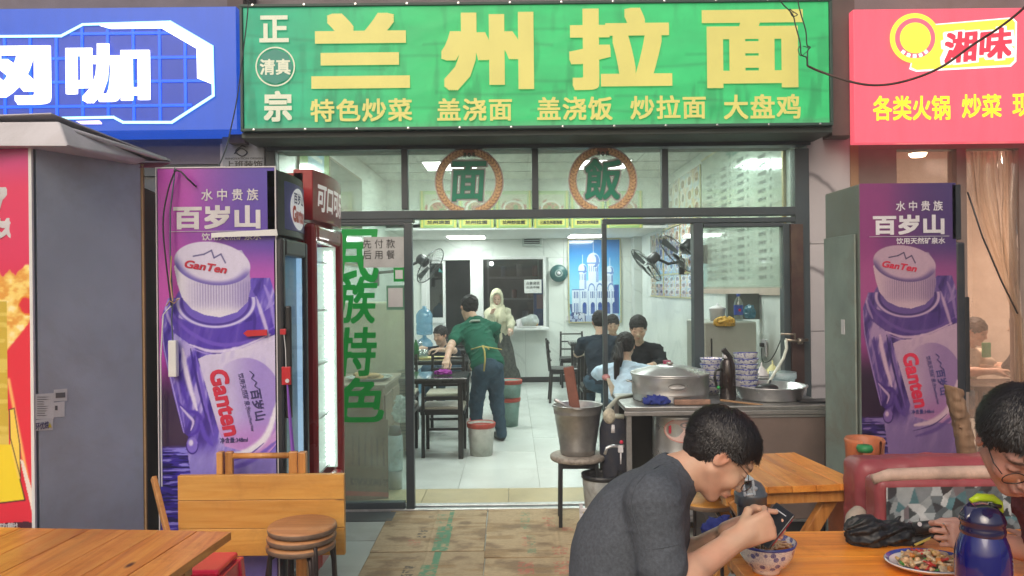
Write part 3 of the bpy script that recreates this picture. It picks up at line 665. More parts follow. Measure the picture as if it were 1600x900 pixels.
for r, m, dd, nm in ((39, m_y2, .004, 'badge_disc'), (31.5, m_r2, .007, 'badge_ring'), (24, m_y2, .010, 'badge_centre')): MB().disc(P(1429, 60, 5.19) - V(0, dd, 0), r * 5.19 / 1200, 48, (0, -1, 0)).build(nm, m, RS)
for k in range(5):
    an = R_(-130 + 20 * k); q = P(1429, 60, 5.178); e = V(math.cos(an), 0, math.sin(an)) * (27.6 * 5.178 / 1200); MB().box(-.012, .012, 0, .002, -.012, .012, Matrix.Translation(q + e) @ Matrix.Rotation(-(an + math.pi / 2), 4, 'Y')).build('badge_mark', m_w2, RS)
tilt = FRONT @ Matrix.Rotation(R_(5), 3, 'Z')
q = P(1527, 71, 5.186)
for bo, m, dy, sc_ in ((.12, m_w2, 0, 1.1), (.035, emit('badge_text_red', srgb(225, 60, 80), .8), -.004, 1.0)):
    text('湘味', q + V(0, dy, 0), .47 * sc_, .21 * sc_, m, RS, tilt, bo, shear=.15)
# ================================================================== lamps of the shops, and one added glint
m_lamp = emit('lamp_panel', (1, .98, .93), 9)
def ceil_lamp(x0, x1, y0, y1, z, lab, watts, grp=None):
    r = thing('ceiling_lamp', lab, 'ceiling lamp', ((x0 + x1) / 2, (y0 + y1) / 2, z), grp)
    frame_rect_h = MB().box(x0 - .02, x1 + .02, y0 - .02, y1 + .02, z - .012, z - .001); frame_rect_h.build('housing', m_white, r)
    MB().box(x0, x1, y0, y1, z - .02, z - .0125).build('diffuser', m_lamp, r)
    l = bpy.data.lights.new('lamp_light', 'AREA'); l.shape = 'RECTANGLE'; l.size = x1 - x0; l.size_y = y1 - y0; l.energy = watts; l.color = (.80, 1, .92)
    o = bpy.data.objects.new('lamp_light', l); COL.objects.link(o); o.parent = r; o.location = (0, 0, -.03)
    return r
ceil_lamp(-1.02, -.42, 8.9, 9.5, 3.05, 'square lit ceiling panel behind the left noodle emblem', 22)
ceil_lamp(.80, 1.40, 8.9, 9.5, 3.05, 'square lit ceiling panel behind the right rice emblem', 22)
ceil_lamp(-.9, -.3, 6.5, 7.1, 3.05, 'lit ceiling panel nearest the door on the left', 18)
ceil_lamp(.9, 1.5, 6.5, 7.1, 3.05, 'lit ceiling panel nearest the door on the right', 18)
ceil_lamp(P(700, 370, 12).x, P(757, 370, 12).x, 11.75, 12.35, 2.385, 'lit panel on the low rear ceiling left of the vent', 11)
ceil_lamp(P(890, 370, 12).x, P(941, 370, 12).x, 11.75, 12.35, 2.385, 'lit panel on the low rear ceiling above the blue poster', 11)
r = thing('downlight', 'small round downlight glowing in the hotpot shop ceiling', 'downlight', P(1434, 245, 7.2))
MB().lathe([(0, 0), (.06, 0), (.075, .02), (.08, .03)], P(1434, 245, 7.2), 16).build('bulb', emit('warm_bulb', (1, .85, .6), 14), r)
l = bpy.data.lights.new('lamp_light', 'AREA'); l.shape = 'DISK'; l.size = .4; l.energy = 85; l.color = (1, .82, .70); o = bpy.data.objects.new('lamp_light', l); COL.objects.link(o); o.parent = r; o.location = (.35, .1, -.02)
bb = MB().sphere(P(768, 412, 13.9), .035).build('hatch_glint', emit('glint_white', (1, 1, 1), 25)); tag(bb, 'small glowing ball behind the hatch, standing in for a glare reflection', 'glare spot')  # glowing ball added in place of a glare reflection at the hatch
# ================================================================== left side of the pavement
SIDE = Matrix(((0, 0, 1), (1, 0, 0), (0, 1, 0)))      # faces +x: text x runs away from the camera
m_fridge_blk = pm('fridge_black', (.022, .026, .034), .38, 0, .15, 3, .05, 50, dirt=.2)
m_gold = pm('gold_trim', (.45, .33, .12), .35, .6)
def bottle_print(U, W):
    x = 247 + U * 187; y = 263 + W * 741
    c = C3(U, 120, 78, 160)
    g = np.clip((x - 247) / 187, 0, 1); t = fbm(x / 60, y / 60, 0, 5, 3)
    c = mixc(c, rgb(176, 84, 172), np.clip(1.15 - g * 1.6 + t * .4, 0, 1)); c = mixc(c, rgb(86, 76, 160), np.clip(g * 1.5 - .55 + t * .3, 0, 1) * sst(470, 380, y))
    c = mixc(c, rgb(202, 110, 186), sst(370, 440, y) * sst(560, 480, y) * .7); c = mixc(c, rgb(56, 44, 72), sst(560, 640, y) * .95)
    wt = sst(705, 712, y); wv = fbm(x / 26, y / 2.6, 0, 8, 3)
    c = mixc(c, rgb(70, 58, 150), wt); c = mixc(c, rgb(150, 145, 220), wt * sst(.12, .3, wv)); c = mixc(c, rgb(40, 36, 84), wt * sst(-.1, -.35, wv))
    # bottle body
    body = [(262, 470), (251, 500), (253, 552), (268, 622), (283, 684), (292, 692), (288, 706), (291, 722), (296, 760), (320, 1004), (434, 1004), (434, 470), (425, 440), (395, 440), (380, 470)]
    b = inpoly(x, y, body); s_ = fbm((x + .25 * y) / 14, (y - .25 * x) / 60, 0, 2, 4)
    bc = C3(U, 108, 92, 184); bc = mixc(bc, rgb(186, 176, 226), sst(.05, .4, s_)); bc = mixc(bc, rgb(70, 52, 140), sst(-.02, -.35, s_))
    low = sst(690, 730, y); bc = mixc(bc, rgb(158, 150, 212), low * .85)
    c = c * (1 - b[..., None]) + bc * b[..., None]
    def line(p, q, wd, col, k=1.0):
        nonlocal c; c = mixc(c, col, np.clip(1.3 - segd(x, y, p, q) / wd, 0, 1) * k)
    def stroke(pts, w0, w1, col, k=1.0):
        """soft tapered stroke along a smooth curve"""
        nonlocal c; m = np.zeros(U.shape); q = []
        for i in range(len(pts) - 1):
            p0, p1, p2, p3 = [np.array(pts[max(0, min(len(pts) - 1, i + o_))], float) for o_ in (-1, 0, 1, 2)]
            for t in (0, .25, .5, .75): q.append(.5 * ((2 * p1) + (p2 - p0) * t + (2 * p0 - 5 * p1 + 4 * p2 - p3) * t * t + (3 * p1 - p0 - 3 * p2 + p3) * t ** 3))
        q.append(np.array(pts[-1], float)); n = len(q) - 1; lo = np.min(q, 0) - 12; hi = np.max(q, 0) + 12; yy = (y[:, 0] > lo[1]) & (y[:, 0] < hi[1]); xs, ys = x[yy], y[yy]; mm = np.zeros(xs.shape)
        for i in range(n): wd = w0 + (w1 - w0) * math.sin(math.pi * (i + .5) / n); mm = np.maximum(mm, sst(1.0, .25, segd(xs, ys, q[i], q[i + 1]) / wd))
        m[yy] = mm; c = mixc(c, col, m * k)
    hi_, md, dp = rgb(226, 220, 244), rgb(164, 150, 216), rgb(66, 46, 136)
    # shoulder glass: darker purple band with flowing reflections
    sh = inpoly(x, y, [(254, 490), (300, 512), (345, 520), (395, 508), (434, 480), (434, 528), (400, 542), (340, 556), (300, 548), (262, 520)]); c = mixc(c, rgb(92, 70, 170), sh * .8)
    stroke([(262, 478), (275, 505), (306, 532), (345, 546), (392, 540), (434, 516)], 1.5, 5, rgb(120, 98, 192)); stroke([(296, 545), (330, 556), (372, 552), (424, 530)], 1, 4.5, hi_, .9); stroke([(300, 552), (340, 563), (390, 552), (430, 540)], 1, 3, md)
    stroke([(258, 486), (262, 502), (270, 520)], 1, 4, hi_, .6); stroke([(402, 470), (412, 500), (424, 540)], 1.5, 5, hi_, .75); stroke([(416, 452), (426, 480), (432, 520)], 1.5, 5, md, .9); stroke([(394, 480), (400, 505), (398, 530)], 1, 4, dp, .8)
    # label
    lab = inpoly(x, y, [(309, 568), (322, 562), (345, 560), (382, 551), (412, 538), (434, 530), (434, 704), (418, 722), (385, 718), (350, 708), (340, 680), (326, 630)]); c = mixc(c, rgb(220, 216, 236), lab * (.92 + .08 * t)); c = mixc(c, rgb(186, 178, 220), lab * sst(.1, .5, s_) * .5)
    e = np.hypot((x - 384) / 60, (y - 640) / 74); c = mixc(c, rgb(156, 138, 204), sst(1.0, .97, e) * lab * .8 * sst(330, 410, x)); c = mixc(c, rgb(192, 140, 206), lab * sst(650, 705, y) * .7)
    stroke([(350, 724), (388, 716), (418, 690), (434, 640)], 3, 9, rgb(232, 230, 242)); stroke([(352, 745), (392, 732), (434, 700)], 2, 6, rgb(112, 96, 184), .8); stroke([(346, 735), (385, 724), (412, 704)], .8, 2, dp, .7)
    # left facet of the bottle
    stroke([(284, 552), (288, 580), (296, 615), (306, 650)], 2, 7, hi_); stroke([(297, 552), (303, 585), (312, 625), (322, 668)], 1, 3.5, dp); stroke([(305, 560), (311, 595), (320, 640), (332, 690)], 1, 4, rgb(124, 106, 196)); stroke([(272, 556), (280, 600), (292, 645)], 1, 4.5, rgb(92, 70, 172)); stroke([(262, 540), (270, 580), (280, 630), (286, 676)], 1, 3, md, .7)
    stroke([(276, 636), (288, 650), (304, 654), (312, 664), (306, 684), (292, 690)], 1.5, 5, rgb(88, 66, 168)); stroke([(280, 644), (292, 658), (300, 668), (296, 682)], 1, 3.5, hi_, .85); stroke([(312, 668), (318, 690), (330, 706)], 2, 7, rgb(104, 86, 184)); e = np.hypot((x - 298) / 9, (y - 706) / 13); c = mixc(c, rgb(140, 124, 206), sst(1.1, .9, e)); c = mixc(c, rgb(222, 218, 244), sst(1, .4, np.hypot((x - 296) / 5, (y - 702) / 7))); c = mixc(c, dp, sst(.14, .04, np.abs(e - 1.02)) * (y > 704))
    stroke([(252, 505), (255, 552), (270, 622), (285, 686)], .8, 1.6, rgb(196, 186, 236), .8)
    # neck ring and cap
    e = np.hypot((x - 338) / 62, (y - 478) / 40); c = mixc(c, rgb(120, 104, 190), sst(1.08, 1.02, e)); c = mixc(c, rgb(205, 200, 235), sst(.06, .02, np.abs(e - .98)) * (y > 470)); c = mixc(c, rgb(84, 66, 150), sst(.05, .02, np.abs(e - .88)) * (y > 470))
    cap = inpoly(x, y, [(272, 420), (277, 448), (284, 470), (299, 488), (320, 498), (345, 502), (372, 494), (389, 478), (394, 455), (392, 415), (380, 395), (290, 400)])
    rib = .5 + .5 * np.sin(x * 1.45); cc_ = C3(U, 212, 208, 228); cc_ = mixc(cc_, rgb(150, 142, 186), rib * sst(440, 452, y) * sst(500, 470, y) * sst(285, 320, x) * .8); cc_ = mixc(cc_, rgb(138, 126, 180), sst(350, 394, x) * .55)
    cc_ = mixc(cc_, rgb(236, 235, 240), sst(300, 275, x) * .6 + sst(480, 496, y) * .5); c = c * (1 - cap[..., None]) + cc_ * cap[..., None]
    a = R_(9); ex, ey = (x - 333) * math.cos(a) + (y - 416) * math.sin(a), -(x - 333) * math.sin(a) + (y - 416) * math.cos(a); e = np.hypot(ex / 61, ey / 34)
    top = sst(1.02, .99, e); tc_ = C3(U, 214, 210, 230); tc_ = mixc(tc_, rgb(122, 110, 178), sst(.72, .98, e) * sst(-6, 14, ey)); c = c * (1 - top[..., None]) + tc_ * top[..., None]
    mt = [(303, 404), (320, 401), (332, 395), (336, 407), (347, 401), (354, 415)]
    for i in range(5): line(mt[i], mt[i + 1], 1.3, rgb(84, 80, 130))
    line((254, 263), (254, 1004), 0.01, rgb(0, 0, 0), 0)
    c = c * .93; c = c + (c - c.mean(-1, keepdims=True)) * .18; c = .5 + (c - .5) * 1.12
    return np.clip(c * (1 + .03 * fbm(x / 3, y / 3, 0, 6, 2))[..., None], 0, 1)
m_print = vcol('poster_print', .32, 0, .15)
m_pw = pm('poster_white', (.62, .60, .62), .4); m_pr = pm('poster_red', (.55, .02, .06), .4); m_pn = pm('poster_navy', (.05, .04, .16), .4)
def bottle_texts(parent, T):
    """T(x, y) maps the poster's own picture coordinates to the sheet"""
    def tx(body, x0, y0, x1, y1, m, bold=.02, ang=0, nm='lettering', sh=0):
        p, q, r_ = T((x0 + x1) / 2, (y0 + y1) / 2), T(x0, y0), T(x1, y1); text(body, p - V(0, .003, 0), abs(r_.x - q.x), abs(q.z - r_.z), m, parent, FRONT, bold, name=nm, shear=sh)
    tx('水 中 贵 族', 317, 297, 408, 316, m_pw, .012); tx('百岁山', 272, 323, 411, 361, m_pw, .04); tx('饮用天然矿泉水', 317, 367, 412, 379, m_pw, .015)
    q0, q1 = T(265, 364.5), T(420, 363); MB().box(q0.x, q1.x, q0.y - .004, q0.y - .002, q0.z - .001, q0.z + .001).build('rule', m_pw, parent)
    def rot(body, cx, cy, L, h, ang, m, bold, sh=0):
        s_ = (T(1, 0) - T(0, 0)).x; text(body, T(cx, cy) - V(0, .003, 0), L * s_, h * s_, m, parent, FRONT @ Matrix.Rotation(R_(ang), 3, 'Z'), bold, shear=sh)
    rot('GanTen', 323, 421, 68, 13, -9, m_pr, .03, .2); rot('Ganten', 352, 638, 108, 30, -77, m_pr, .035, .1); rot('百岁山', 404, 642, 50, 18, -80, m_pn, .03)
    rot('饮用天然矿泉水', 383, 622, 62, 9, -78, m_pn, .01); rot('净含量:348ml', 365, 698, 44, 9, 2, m_pn, .02); rot('Natural Mineral Water', 392, 668, 34, 5, -78, m_pn, .01)
    s_ = (T(1, 0) - T(0, 0)).x; mt = [(391, 588), (398, 594), (394, 600), (402, 606), (399, 612), (407, 618)]
    b = MB()
    for i in range(5): b.bar(T(*mt[i]) - V(0, .004, 0), T(*mt[i + 1]) - V(0, .004, 0), 1.3 * s_, .001, (0, 1, 0))
    b.build('mountain_mark', m_pn, parent)

def curved(y0, y1, z0, z1, Xf, bl, mat, name, parent, th=.02, n=14, zn=1, fn=None):
    """upright panel that bulges towards +x"""
    b = MB(); vs = []; yc, hw = (y0 + y1) / 2, (y1 - y0) / 2
    for x_off in (0, -th):
        for j in range(2):
            for i in range(n + 1):
                y = y0 + (y1 - y0) * i / n; vs.append((Xf + bl * (1 - ((y - yc) / hw) ** 2) + x_off, y, (z0, z1)[j]))
    m = n + 1; fs = []
    for i in range(n):
        fs += [(i, i + 1, m + i + 1, m + i), (2 * m + i + 1, 2 * m + i, 3 * m + i, 3 * m + i + 1), (m + i, m + i + 1, 3 * m + i + 1, 3 * m + i), (i + 1, i, 2 * m + i, 2 * m + i + 1)]
    fs += [(0, m, 3 * m, 2 * m), (n, 2 * m + n, 3 * m + n, m + n)]
    return b.add(vs, fs).build(name, mat, parent, True if False else False, bev=.004)
def side_text(body, y0, y1, z0, z1, Xf, bl, yc, hw, mat, parent, bold=.03, shear=0, name='lettering'):
    o = text(body, (Xf, (y0 + y1) / 2, (z0 + z1) / 2), y1 - y0, z1 - z0, mat, parent, SIDE, bold, shear=shear, name=name)
    off = wloc(parent)
    for v in o.data.vertices: v.co.x += bl * (1 - ((v.co.y + off.y - yc) / hw) ** 2) + .003
    return o

def water_fridge(x0, x1, y0, y1, zt, lab, gap_panel=False):
    f = thing('display_fridge', lab, 'fridge', ((x0 + x1) / 2, (y0 + y1) / 2, 0), 'water bottle display fridges')
    MB().box(x0 + .004, x1, y0 + .006, y1, .08, zt - .004).build('cabinet', m_fridge_blk if not gap_panel else pm('cabinet_greygreen', (.16, .19, .17), .5, 0, .25, 2, dirt=.5), f, bev=.01)
    for xx in (x0 + .05, x1 - .09):
        for yy in (y0 + .05, y1 - .09): MB().box(xx, xx + .04, yy, yy + .04, 0, .08).build('foot', m_black, f)
    # door side, facing +x
    xf = x1 + .04; yc, hw = (y0 + y1) / 2, (y1 - y0) / 2; zh = zt - .30
    b = MB(); 
    curved(y0, y1, zh, zt - .012, xf - .008, .02, m_fridge_blk, 'header', f, .05)
    s_ = (y1 - y0)
    curved(y0 + .09 * s_, y1 - .02 * s_, zh + .03, zt - .05, xf - .003, .02, pm('header_blue', (.06, .05, .30), .3, 0, .3, 4), 'header_print', f, .006)
    n = 28; cy, cz = y0 + s_ * .56, zt - .165; vs = [(0, 0)] + [(math.cos(2 * math.pi * k / n), math.sin(2 * math.pi * k / n)) for k in range(n)]
    MB().add([(xf + .0005 + .02 * (1 - ((cy + a * s_ * .30 - yc) / hw) ** 2), cy + a * s_ * .30, cz + b_ * .098) for a, b_ in vs], [(0, 1 + k, 1 + (k + 1) % n) for k in range(n)]).build('oval', emit('oval_white', (.8, .8, .8), .35), f)
    side_text('百岁山', cy - s_ * .2, cy + s_ * .2, cz + .02, cz + .075, xf + .0, .02, yc, hw, m_pn, f, .03)
    side_text('Ganten', cy - s_ * .24, cy + s_ * .24, cz - .065, cz + .012, xf + .0, .02, yc, hw, pm('logo_orange', (.7, .08, .05), .4), f, .05)
    # door
    z0 = .12; fw = .045
    b = MB()
    for a0_, a1_ in ((y0, y0 + fw), (y1 - fw, y1)): b.box(x1 + .001, xf + .012, a0_, a1_, z0, zh - .012)
    b.box(x1 + .001, xf + .014, y0 + fw + .0005, y1 - fw - .0005, z0, z0 + .16).box(x1 + .001, xf + .014, y0 + fw + .0005, y1 - fw - .0005, zh - .09, zh - .012)
    b.build('door_frame', m_fridge_blk, f, bev=.012)
    MB().box(x1 + .004, x1 + .008, y0 + fw, y1 - fw, z0 + .16, zh - .09).build('inner', pm('fridge_inner', (.42, .52, .62), .4, 0, .25, 3), f); MB().box(x1 + .006, xf - .008, y1 - fw - .006, y1 - fw - .001, z0 + .16, zh - .09).build('lit_side', emit('cool_inner', (.34, .46, .60), .8, (.4, .5, .6)), f)  # far inner wall glows in place of the fridge's inside light
    MB().box(xf - .006, xf + .002, y0 + fw, y1 - fw, z0 + .16, zh - .09).build('door_pane', glass('fridge_glass', (.85, .92, .95), .05, ior=1.12), f)
    MB().box(xf + .013, xf + .04, y0 + fw * .3, y0 + fw * .75, 1.0, 1.5).build('handle', m_black, f, bev=.006)
    return f
DL = 3.4
lx0, lx1 = P(247, 500, DL).x, P(437, 500, DL).x; zt = P(340, 262, DL).z
f1 = water_fridge(lx0, lx1 - .035, DL, DL + .42, zt, 'black display fridge with a purple water bottle poster, left of the shop door')
def T1(x, y): s_ = (lx1 - lx0 - .02) / 187; return V(lx0 + .004 + (x - 247) * s_, DL, zt - (y - 263) * s_)
painted('poster', T1(247, 263), T1(434, 263) - T1(247, 263), T1(247, 1004) - T1(247, 263), 230, 800, bottle_print, m_print, f1)
bottle_texts(f1, T1)
frame_rect(lx0 - .004, lx1 - .01, DL - .004, DL + .008, T1(0, 1004).z, zt + .004, .005, MB()).build('poster_edge', m_pw, f1)
hgt = thing('hanging_adapter', 'white power strip hanging by its cord on the purple bottle poster', 'power strip', P(269, 560, 3.36))
MB().box(P(263, 560, 3.36).x, P(276, 560, 3.36).x, 3.355, 3.385, P(269, 589, 3.36).z, P(269, 532, 3.36).z).build('casing', m_white, hgt, bev=.004)
MB().tube([P(270, 532, 3.37), P(268, 500, 3.37), P(270, 470, 3.37), P(266, 400, 3.37), P(266, 330, 3.37), P(272, 280, 3.37), P(273, 262, 3.38)], .0035, 6).build('cord', pm('grey_cord', (.10, .12, .17), .5), hgt)
MB().tube([P(267, 478, 3.365), P(255, 492, 3.365), P(251, 560, 3.365), P(252, 680, 3.37), P(253, 760, 3.37)], .003, 6).build('white_cord', m_white, hgt)
MB().tube([P(260, 478, 3.36), P(265, 470, 3.35), P(272, 474, 3.36), P(280, 466, 3.36), P(270, 470, 3.35), P(266, 440, 3.36), P(268, 400, 3.36)], .003, 6).build('twine', pm('twine', (.5, .32, .16), .8), hgt)
tp = MB(); q = [P(330, 364, 3.375), P(432, 358, 3.375), P(434, 368, 3.375), P(330, 371, 3.375)]
tp.prism([(p.x, p.z) for p in q][::-1], (0, 3.375, 0), (1, 0, 0), (0, 0, 1), (0, .004, 0)); tag(tp.build('tape_strip', m_white), 'strip of white tape stuck across the purple bottle poster', 'tape')
q = [P(380, 521, 3.38), P(386, 516, 3.38), P(417, 515, 3.38), P(417, 524, 3.38), P(386, 526, 3.38)]
tag(MB().prism([(p.x, p.z) for p in q][::-1], (0, 3.38, 0), (1, 0, 0), (0, 0, 1), (0, .006, 0)).build('red_clip', pm('red_plastic', (.5, .02, .03), .35)), 'small red arrow shaped clip on the bottle poster', 'clip')
kr = thing('key_ribbon', 'red key tag and purple ribbon hanging on the black fridge door', 'key tag', P(447, 590, 3.38))
MB().box(P(441, 590, 3.38).x, P(455, 590, 3.38).x, 3.37, 3.385, P(447, 601, 3.38).z, P(447, 573, 3.38).z).build('tag', pm('red_plastic', (.5, .02, .03)), kr, bev=.002)
MB().tube([P(443, 515, 3.385), P(446, 545, 3.385), P(447, 574, 3.38)], .0018, 5).build('string', m_white, kr)
MB().box(P(438, 518, 3.385).x, P(447, 518, 3.385).x, 3.38, 3.39, P(442, 523, 3.38).z, P(442, 514, 3.38).z).build('hook', pm('red_plastic', (.5, .02, .03)), kr, bev=.002)
MB().tube([P(449, 600, 3.375), P(452, 640, 3.375), P(457, 700, 3.37), P(462, 760, 3.36)], [.004, .007, .009, .012], 6).build('ribbon', pm('purple_ribbon', (.22, .08, .45), .6), kr)
MB().lathe([(0, 0), (.009, 0), (.009, .003), (0, .003)], P(449, 595, 3.366), 14, Matrix.Rotation(math.pi / 2, 3, 'X')).build('ring', m_pw, kr)

# red cola fridge behind it
m_cola = pm('cola_red', (.32, .012, .018), .3, 0, .15, 2, coat=.4)
cf = thing('cola_fridge', 'tall red cola fridge with a lit glass door beside the shop entrance', 'fridge', (-1.3, 4.3, 0))
cy0, cy1, cX = 3.93, 4.58, -1.015; cz = 2.19; cyc, chw = (cy0 + cy1) / 2, (cy1 - cy0) / 2
MB().box(-1.62, cX - .19, cy0, cy1, .1, cz - .01).build('cabinet', m_cola, cf, bev=.012)
b = MB()
for q in ((cX - .189, cX - .05, cy0, cy0 + .02, .1, cz - .02), (cX - .189, cX - .05, cy1 - .02, cy1, .1, cz - .02)): b.box(*q)
b.build('side_wall', m_cola, cf)
MB().box(cX - .19, cX - .06, cy0 + .05, cy1 - .05, 1.97, 1.99).build('inner_top', m_white, cf)
curved(cy0, cy1, 1.93, cz, cX, .03, m_cola, 'header', cf, .10)
side_text('可口可乐', cyc - .27, cyc + .27, 1.98, 2.13, cX, .03, cyc, chw, emit('cola_white', (.8, .75, .72), .35), cf, .03, .2)
b = MB(); b.box(cX - .05, cX + .012, cy0, cy0 + .05, .12, 1.915).box(cX - .05, cX + .012, cy1 - .06, cy1, .12, 1.915).box(cX - .05, cX + .014, cy0 + .0505, cy1 - .0605, 1.82, 1.915).box(cX - .05, cX + .014, cy0 + .0505, cy1 - .0605, .12, .52)
b.build('door_frame', m_cola, cf, bev=.02)
MB().box(cX - .02, cX - .012, cy0 + .08, cy1 - .08, .52, 1.82).build('door_pane', glass('cola_glass', (.95, .98, .96), .045, ior=1.1), cf)
MB().box(cX - .188, cX - .18, cy0 + .03, cy1 - .03, .13, 1.96).build('back_panel', emit('fridge_back', (.45, .56, .5), .3, (.5, .6, .55)), cf)
for z in (.55, .85, 1.15, 1.45, 1.72):
    MB().box(cX - .178, cX - .06, cy0 + .04, cy1 - .04, z, z + .012).build('shelf', m_white, cf)
rn = random.Random(8)
for z in (.562, .862, 1.162, 1.462):
    for k in range(4):
        y = cy0 + .1 + k * .075
        MB().lathe([(0, 0), (.028, 0), (.028, .15), (.012, .19), (.012, .22), (0, .22)], (cX - .145, y, z), 10).build('bottle', pm('cold%d' % (k % 3), [(.35, .5, .38), (.55, .6, .56), (.5, .35, .3)][k % 3], .25), cf, True)
b = MB()
for k in range(46): b.sphere((cX - .05, cy1 - .075, .55 + k * .0275), .0085, 6, 4); b.sphere((cX - .08, cy1 - .075, .55 + k * .0275), .006, 6, 4)
b.build('led_strip', emit('led_white', (.9, 1, .95), 9), cf)
MB().box(cX - .165, cX - .021, cy1 - .068, cy1 - .0615, .53, 1.82).build('glow_wall', emit('lit_white_side', (.50, .60, .54), .45, (.6, .66, .62)), cf)  # inner side wall made to glow in place of light from the LEDs

# grey cabinet with the red drink poster, turned a little, and its white lid
gA, gB = P(50, 450, 2.95), P(220, 450, 3.36); zt2 = P(50, 230, 2.95).z
ab = V(gB.x - gA.x, gB.y - gA.y, 0); Lab = ab.length; ab.normalize(); nrm = V(ab.y, -ab.x, 0); lf = V(-1, .12, 0).normalized()
gc = thing('drinks_cabinet', 'tall grey cabinet with a red energy drink poster on its front, far left', 'drinks cabinet', (gA.x - .3, gA.y + .3, 0))
e = .008
pA, pB = V(gA.x, gA.y, 0), V(gB.x, gB.y, 0); pC = pA + lf * .62; pD = pB + lf * .62 + V(0, .1, 0)
hull([p + V(0, 0, z) for p in (pA + lf * e + ab * e, pB + lf * e, pC + ab * e, pD) for z in (.05, zt2)], 'body', pm('cabinet_grey', (.17, .19, .24), .55, .3, .10, 2.5, .15, 120), gc, bev=.006)
hull([p + V(0, 0, z) for p in (pA + nrm * .004 + ab * .02, pB + nrm * .004, pA - nrm * .004 + ab * .02, pB - nrm * .004) for z in (.06, zt2 - .002)], 'side_sheet', pm('speckled_grey', (.36, .41, .50), .45, 0, .12, 3, .15, 160, dirt=.35), gc)
MB().bar(pA + V(0, 0, .05), pA + V(0, 0, zt2), .012, .012).build('corner_strip', m_white, gc)
MB().bar(pB + ab * .012 + V(0, 0, .05), pB + ab * .012 + V(0, 0, zt2), .014, .014).build('edge_strip', pm('tan_edge', (.38, .24, .12), .5), gc)
def drink_print(U, W):
    x = -151 + U * 200; y = 231 + W * 835
    c = C3(U, 222, 58, 100); c = mixc(c, rgb(196, 70, 140), sst(300, 235, y) * .8); c = mixc(c, rgb(224, 48, 66), sst(380, 520, y))
    ed = 425 + 8 * np.sin(x / 9.) + 12 * fbm(x / 14, y * 0, 0, 3, 3) * 2
    spl = sst(-2, 2, y - ed) * sst(48 - (y - 500) * .55, 44 - (y - 500) * .55, x); spl *= np.where(y > 505, sst(0, 6, 46 - (y - 505) * .9 - x), 1)
    c = mixc(c, rgb(248, 216, 120), spl); n = fbm(x / 16, y / 10, 0, 7, 3); c = mixc(c, rgb(226, 150, 60), spl * sst(.0, .4, n) * .8); c = mixc(c, rgb(255, 244, 200), spl * sst(.0, .4, -n) * .8)
    e = np.hypot((x - 42) / 14, (y - 474) / 14); c = mixc(c, rgb(222, 52, 66), sst(1, .9, e + n * .3)); c = mixc(c, rgb(230, 140, 50), sst(.12, .05, np.abs(e + n * .3 - 1)))
    tri = inpoly(x, y, [(50, 498), (12, 545), (10, 600), (50, 800)]); c = mixc(c, rgb(228, 54, 70), tri); c = mixc(c, rgb(250, 190, 110), np.clip(1.2 - segd(x, y, (10, 590), (50, 790)) / 4, 0, 1))
    can = inpoly(x, y, [(-151, 468), (8, 468), (9, 690), (-151, 690)]); c = mixc(c, rgb(206, 178, 66), can); c = mixc(c, rgb(240, 222, 130), can * sst(.1, .3, fbm(x / 30, y / 8, 0, 4, 2)) * .5)
    yl = inpoly(x, y, [(-151, 690), (14, 690), (36, 776), (-151, 800)]); c = mixc(c, rgb(244, 216, 50), yl)
    c = mixc(c, rgb(60, 40, 40), np.clip(1.3 - segd(x, y, (14, 690), (36, 776)) / 1.2, 0, 1)); c = mixc(c, rgb(60, 40, 40), np.clip(1.3 - segd(x, y, (36, 776), (-151, 800)) / 1.2, 0, 1))
    fl = inpoly(x, y, [(11, 636), (19, 634), (28, 690), (29, 742), (24, 744), (12, 690)]); c = mixc(c, rgb(246, 214, 90), fl)
    for p, q in (((11, 636), (19, 634)), ((19, 634), (28, 690)), ((28, 690), (29, 742)), ((29, 742), (12, 680)), ((12, 680), (11, 636))): c = mixc(c, rgb(70, 50, 50), np.clip(1.3 - segd(x, y, p, q) / 1., 0, 1))
    wh = inpoly(x, y, [(28, 712), (34, 716), (51, 770), (51, 808)]); c = mixc(c, rgb(236, 224, 214), wh)
    bd = inpoly(x, y, [(-151, 826), (40, 809), (50, 812), (50, 826), (-151, 846)]); c = mixc(c, rgb(74, 34, 50), bd); c = mixc(c, rgb(200, 44, 60), sst(846, 850, y - (x) * .0))
    return c
oR = pA + V(0, -.004, zt2 - .004) + lf * .494; painted('poster', oR, -lf * .49, (0, 0, -(zt2 - .06)), 170, 620, drink_print, m_print, gc)
def G(x, y): return ray_plane(x, y, pA + V(0, -.007, 0), V(lf.y, -lf.x, 0))
for body, x0, y0, x1, y1, bo in (('了', -22, 293, 24, 335, .06), ('饮', -14, 341, 27, 372, .05), ('素功能饮料', -12, 816, 47, 828, .03)):
    p, q, r_ = G((x0 + x1) / 2, (y0 + y1) / 2), G(x0, y0), G(x1, y1); text(body, p, abs((r_ - q).x), abs(q.z - r_.z), m_pw, gc, FRONT, bo, shear=.25 if bo > .04 else 0)
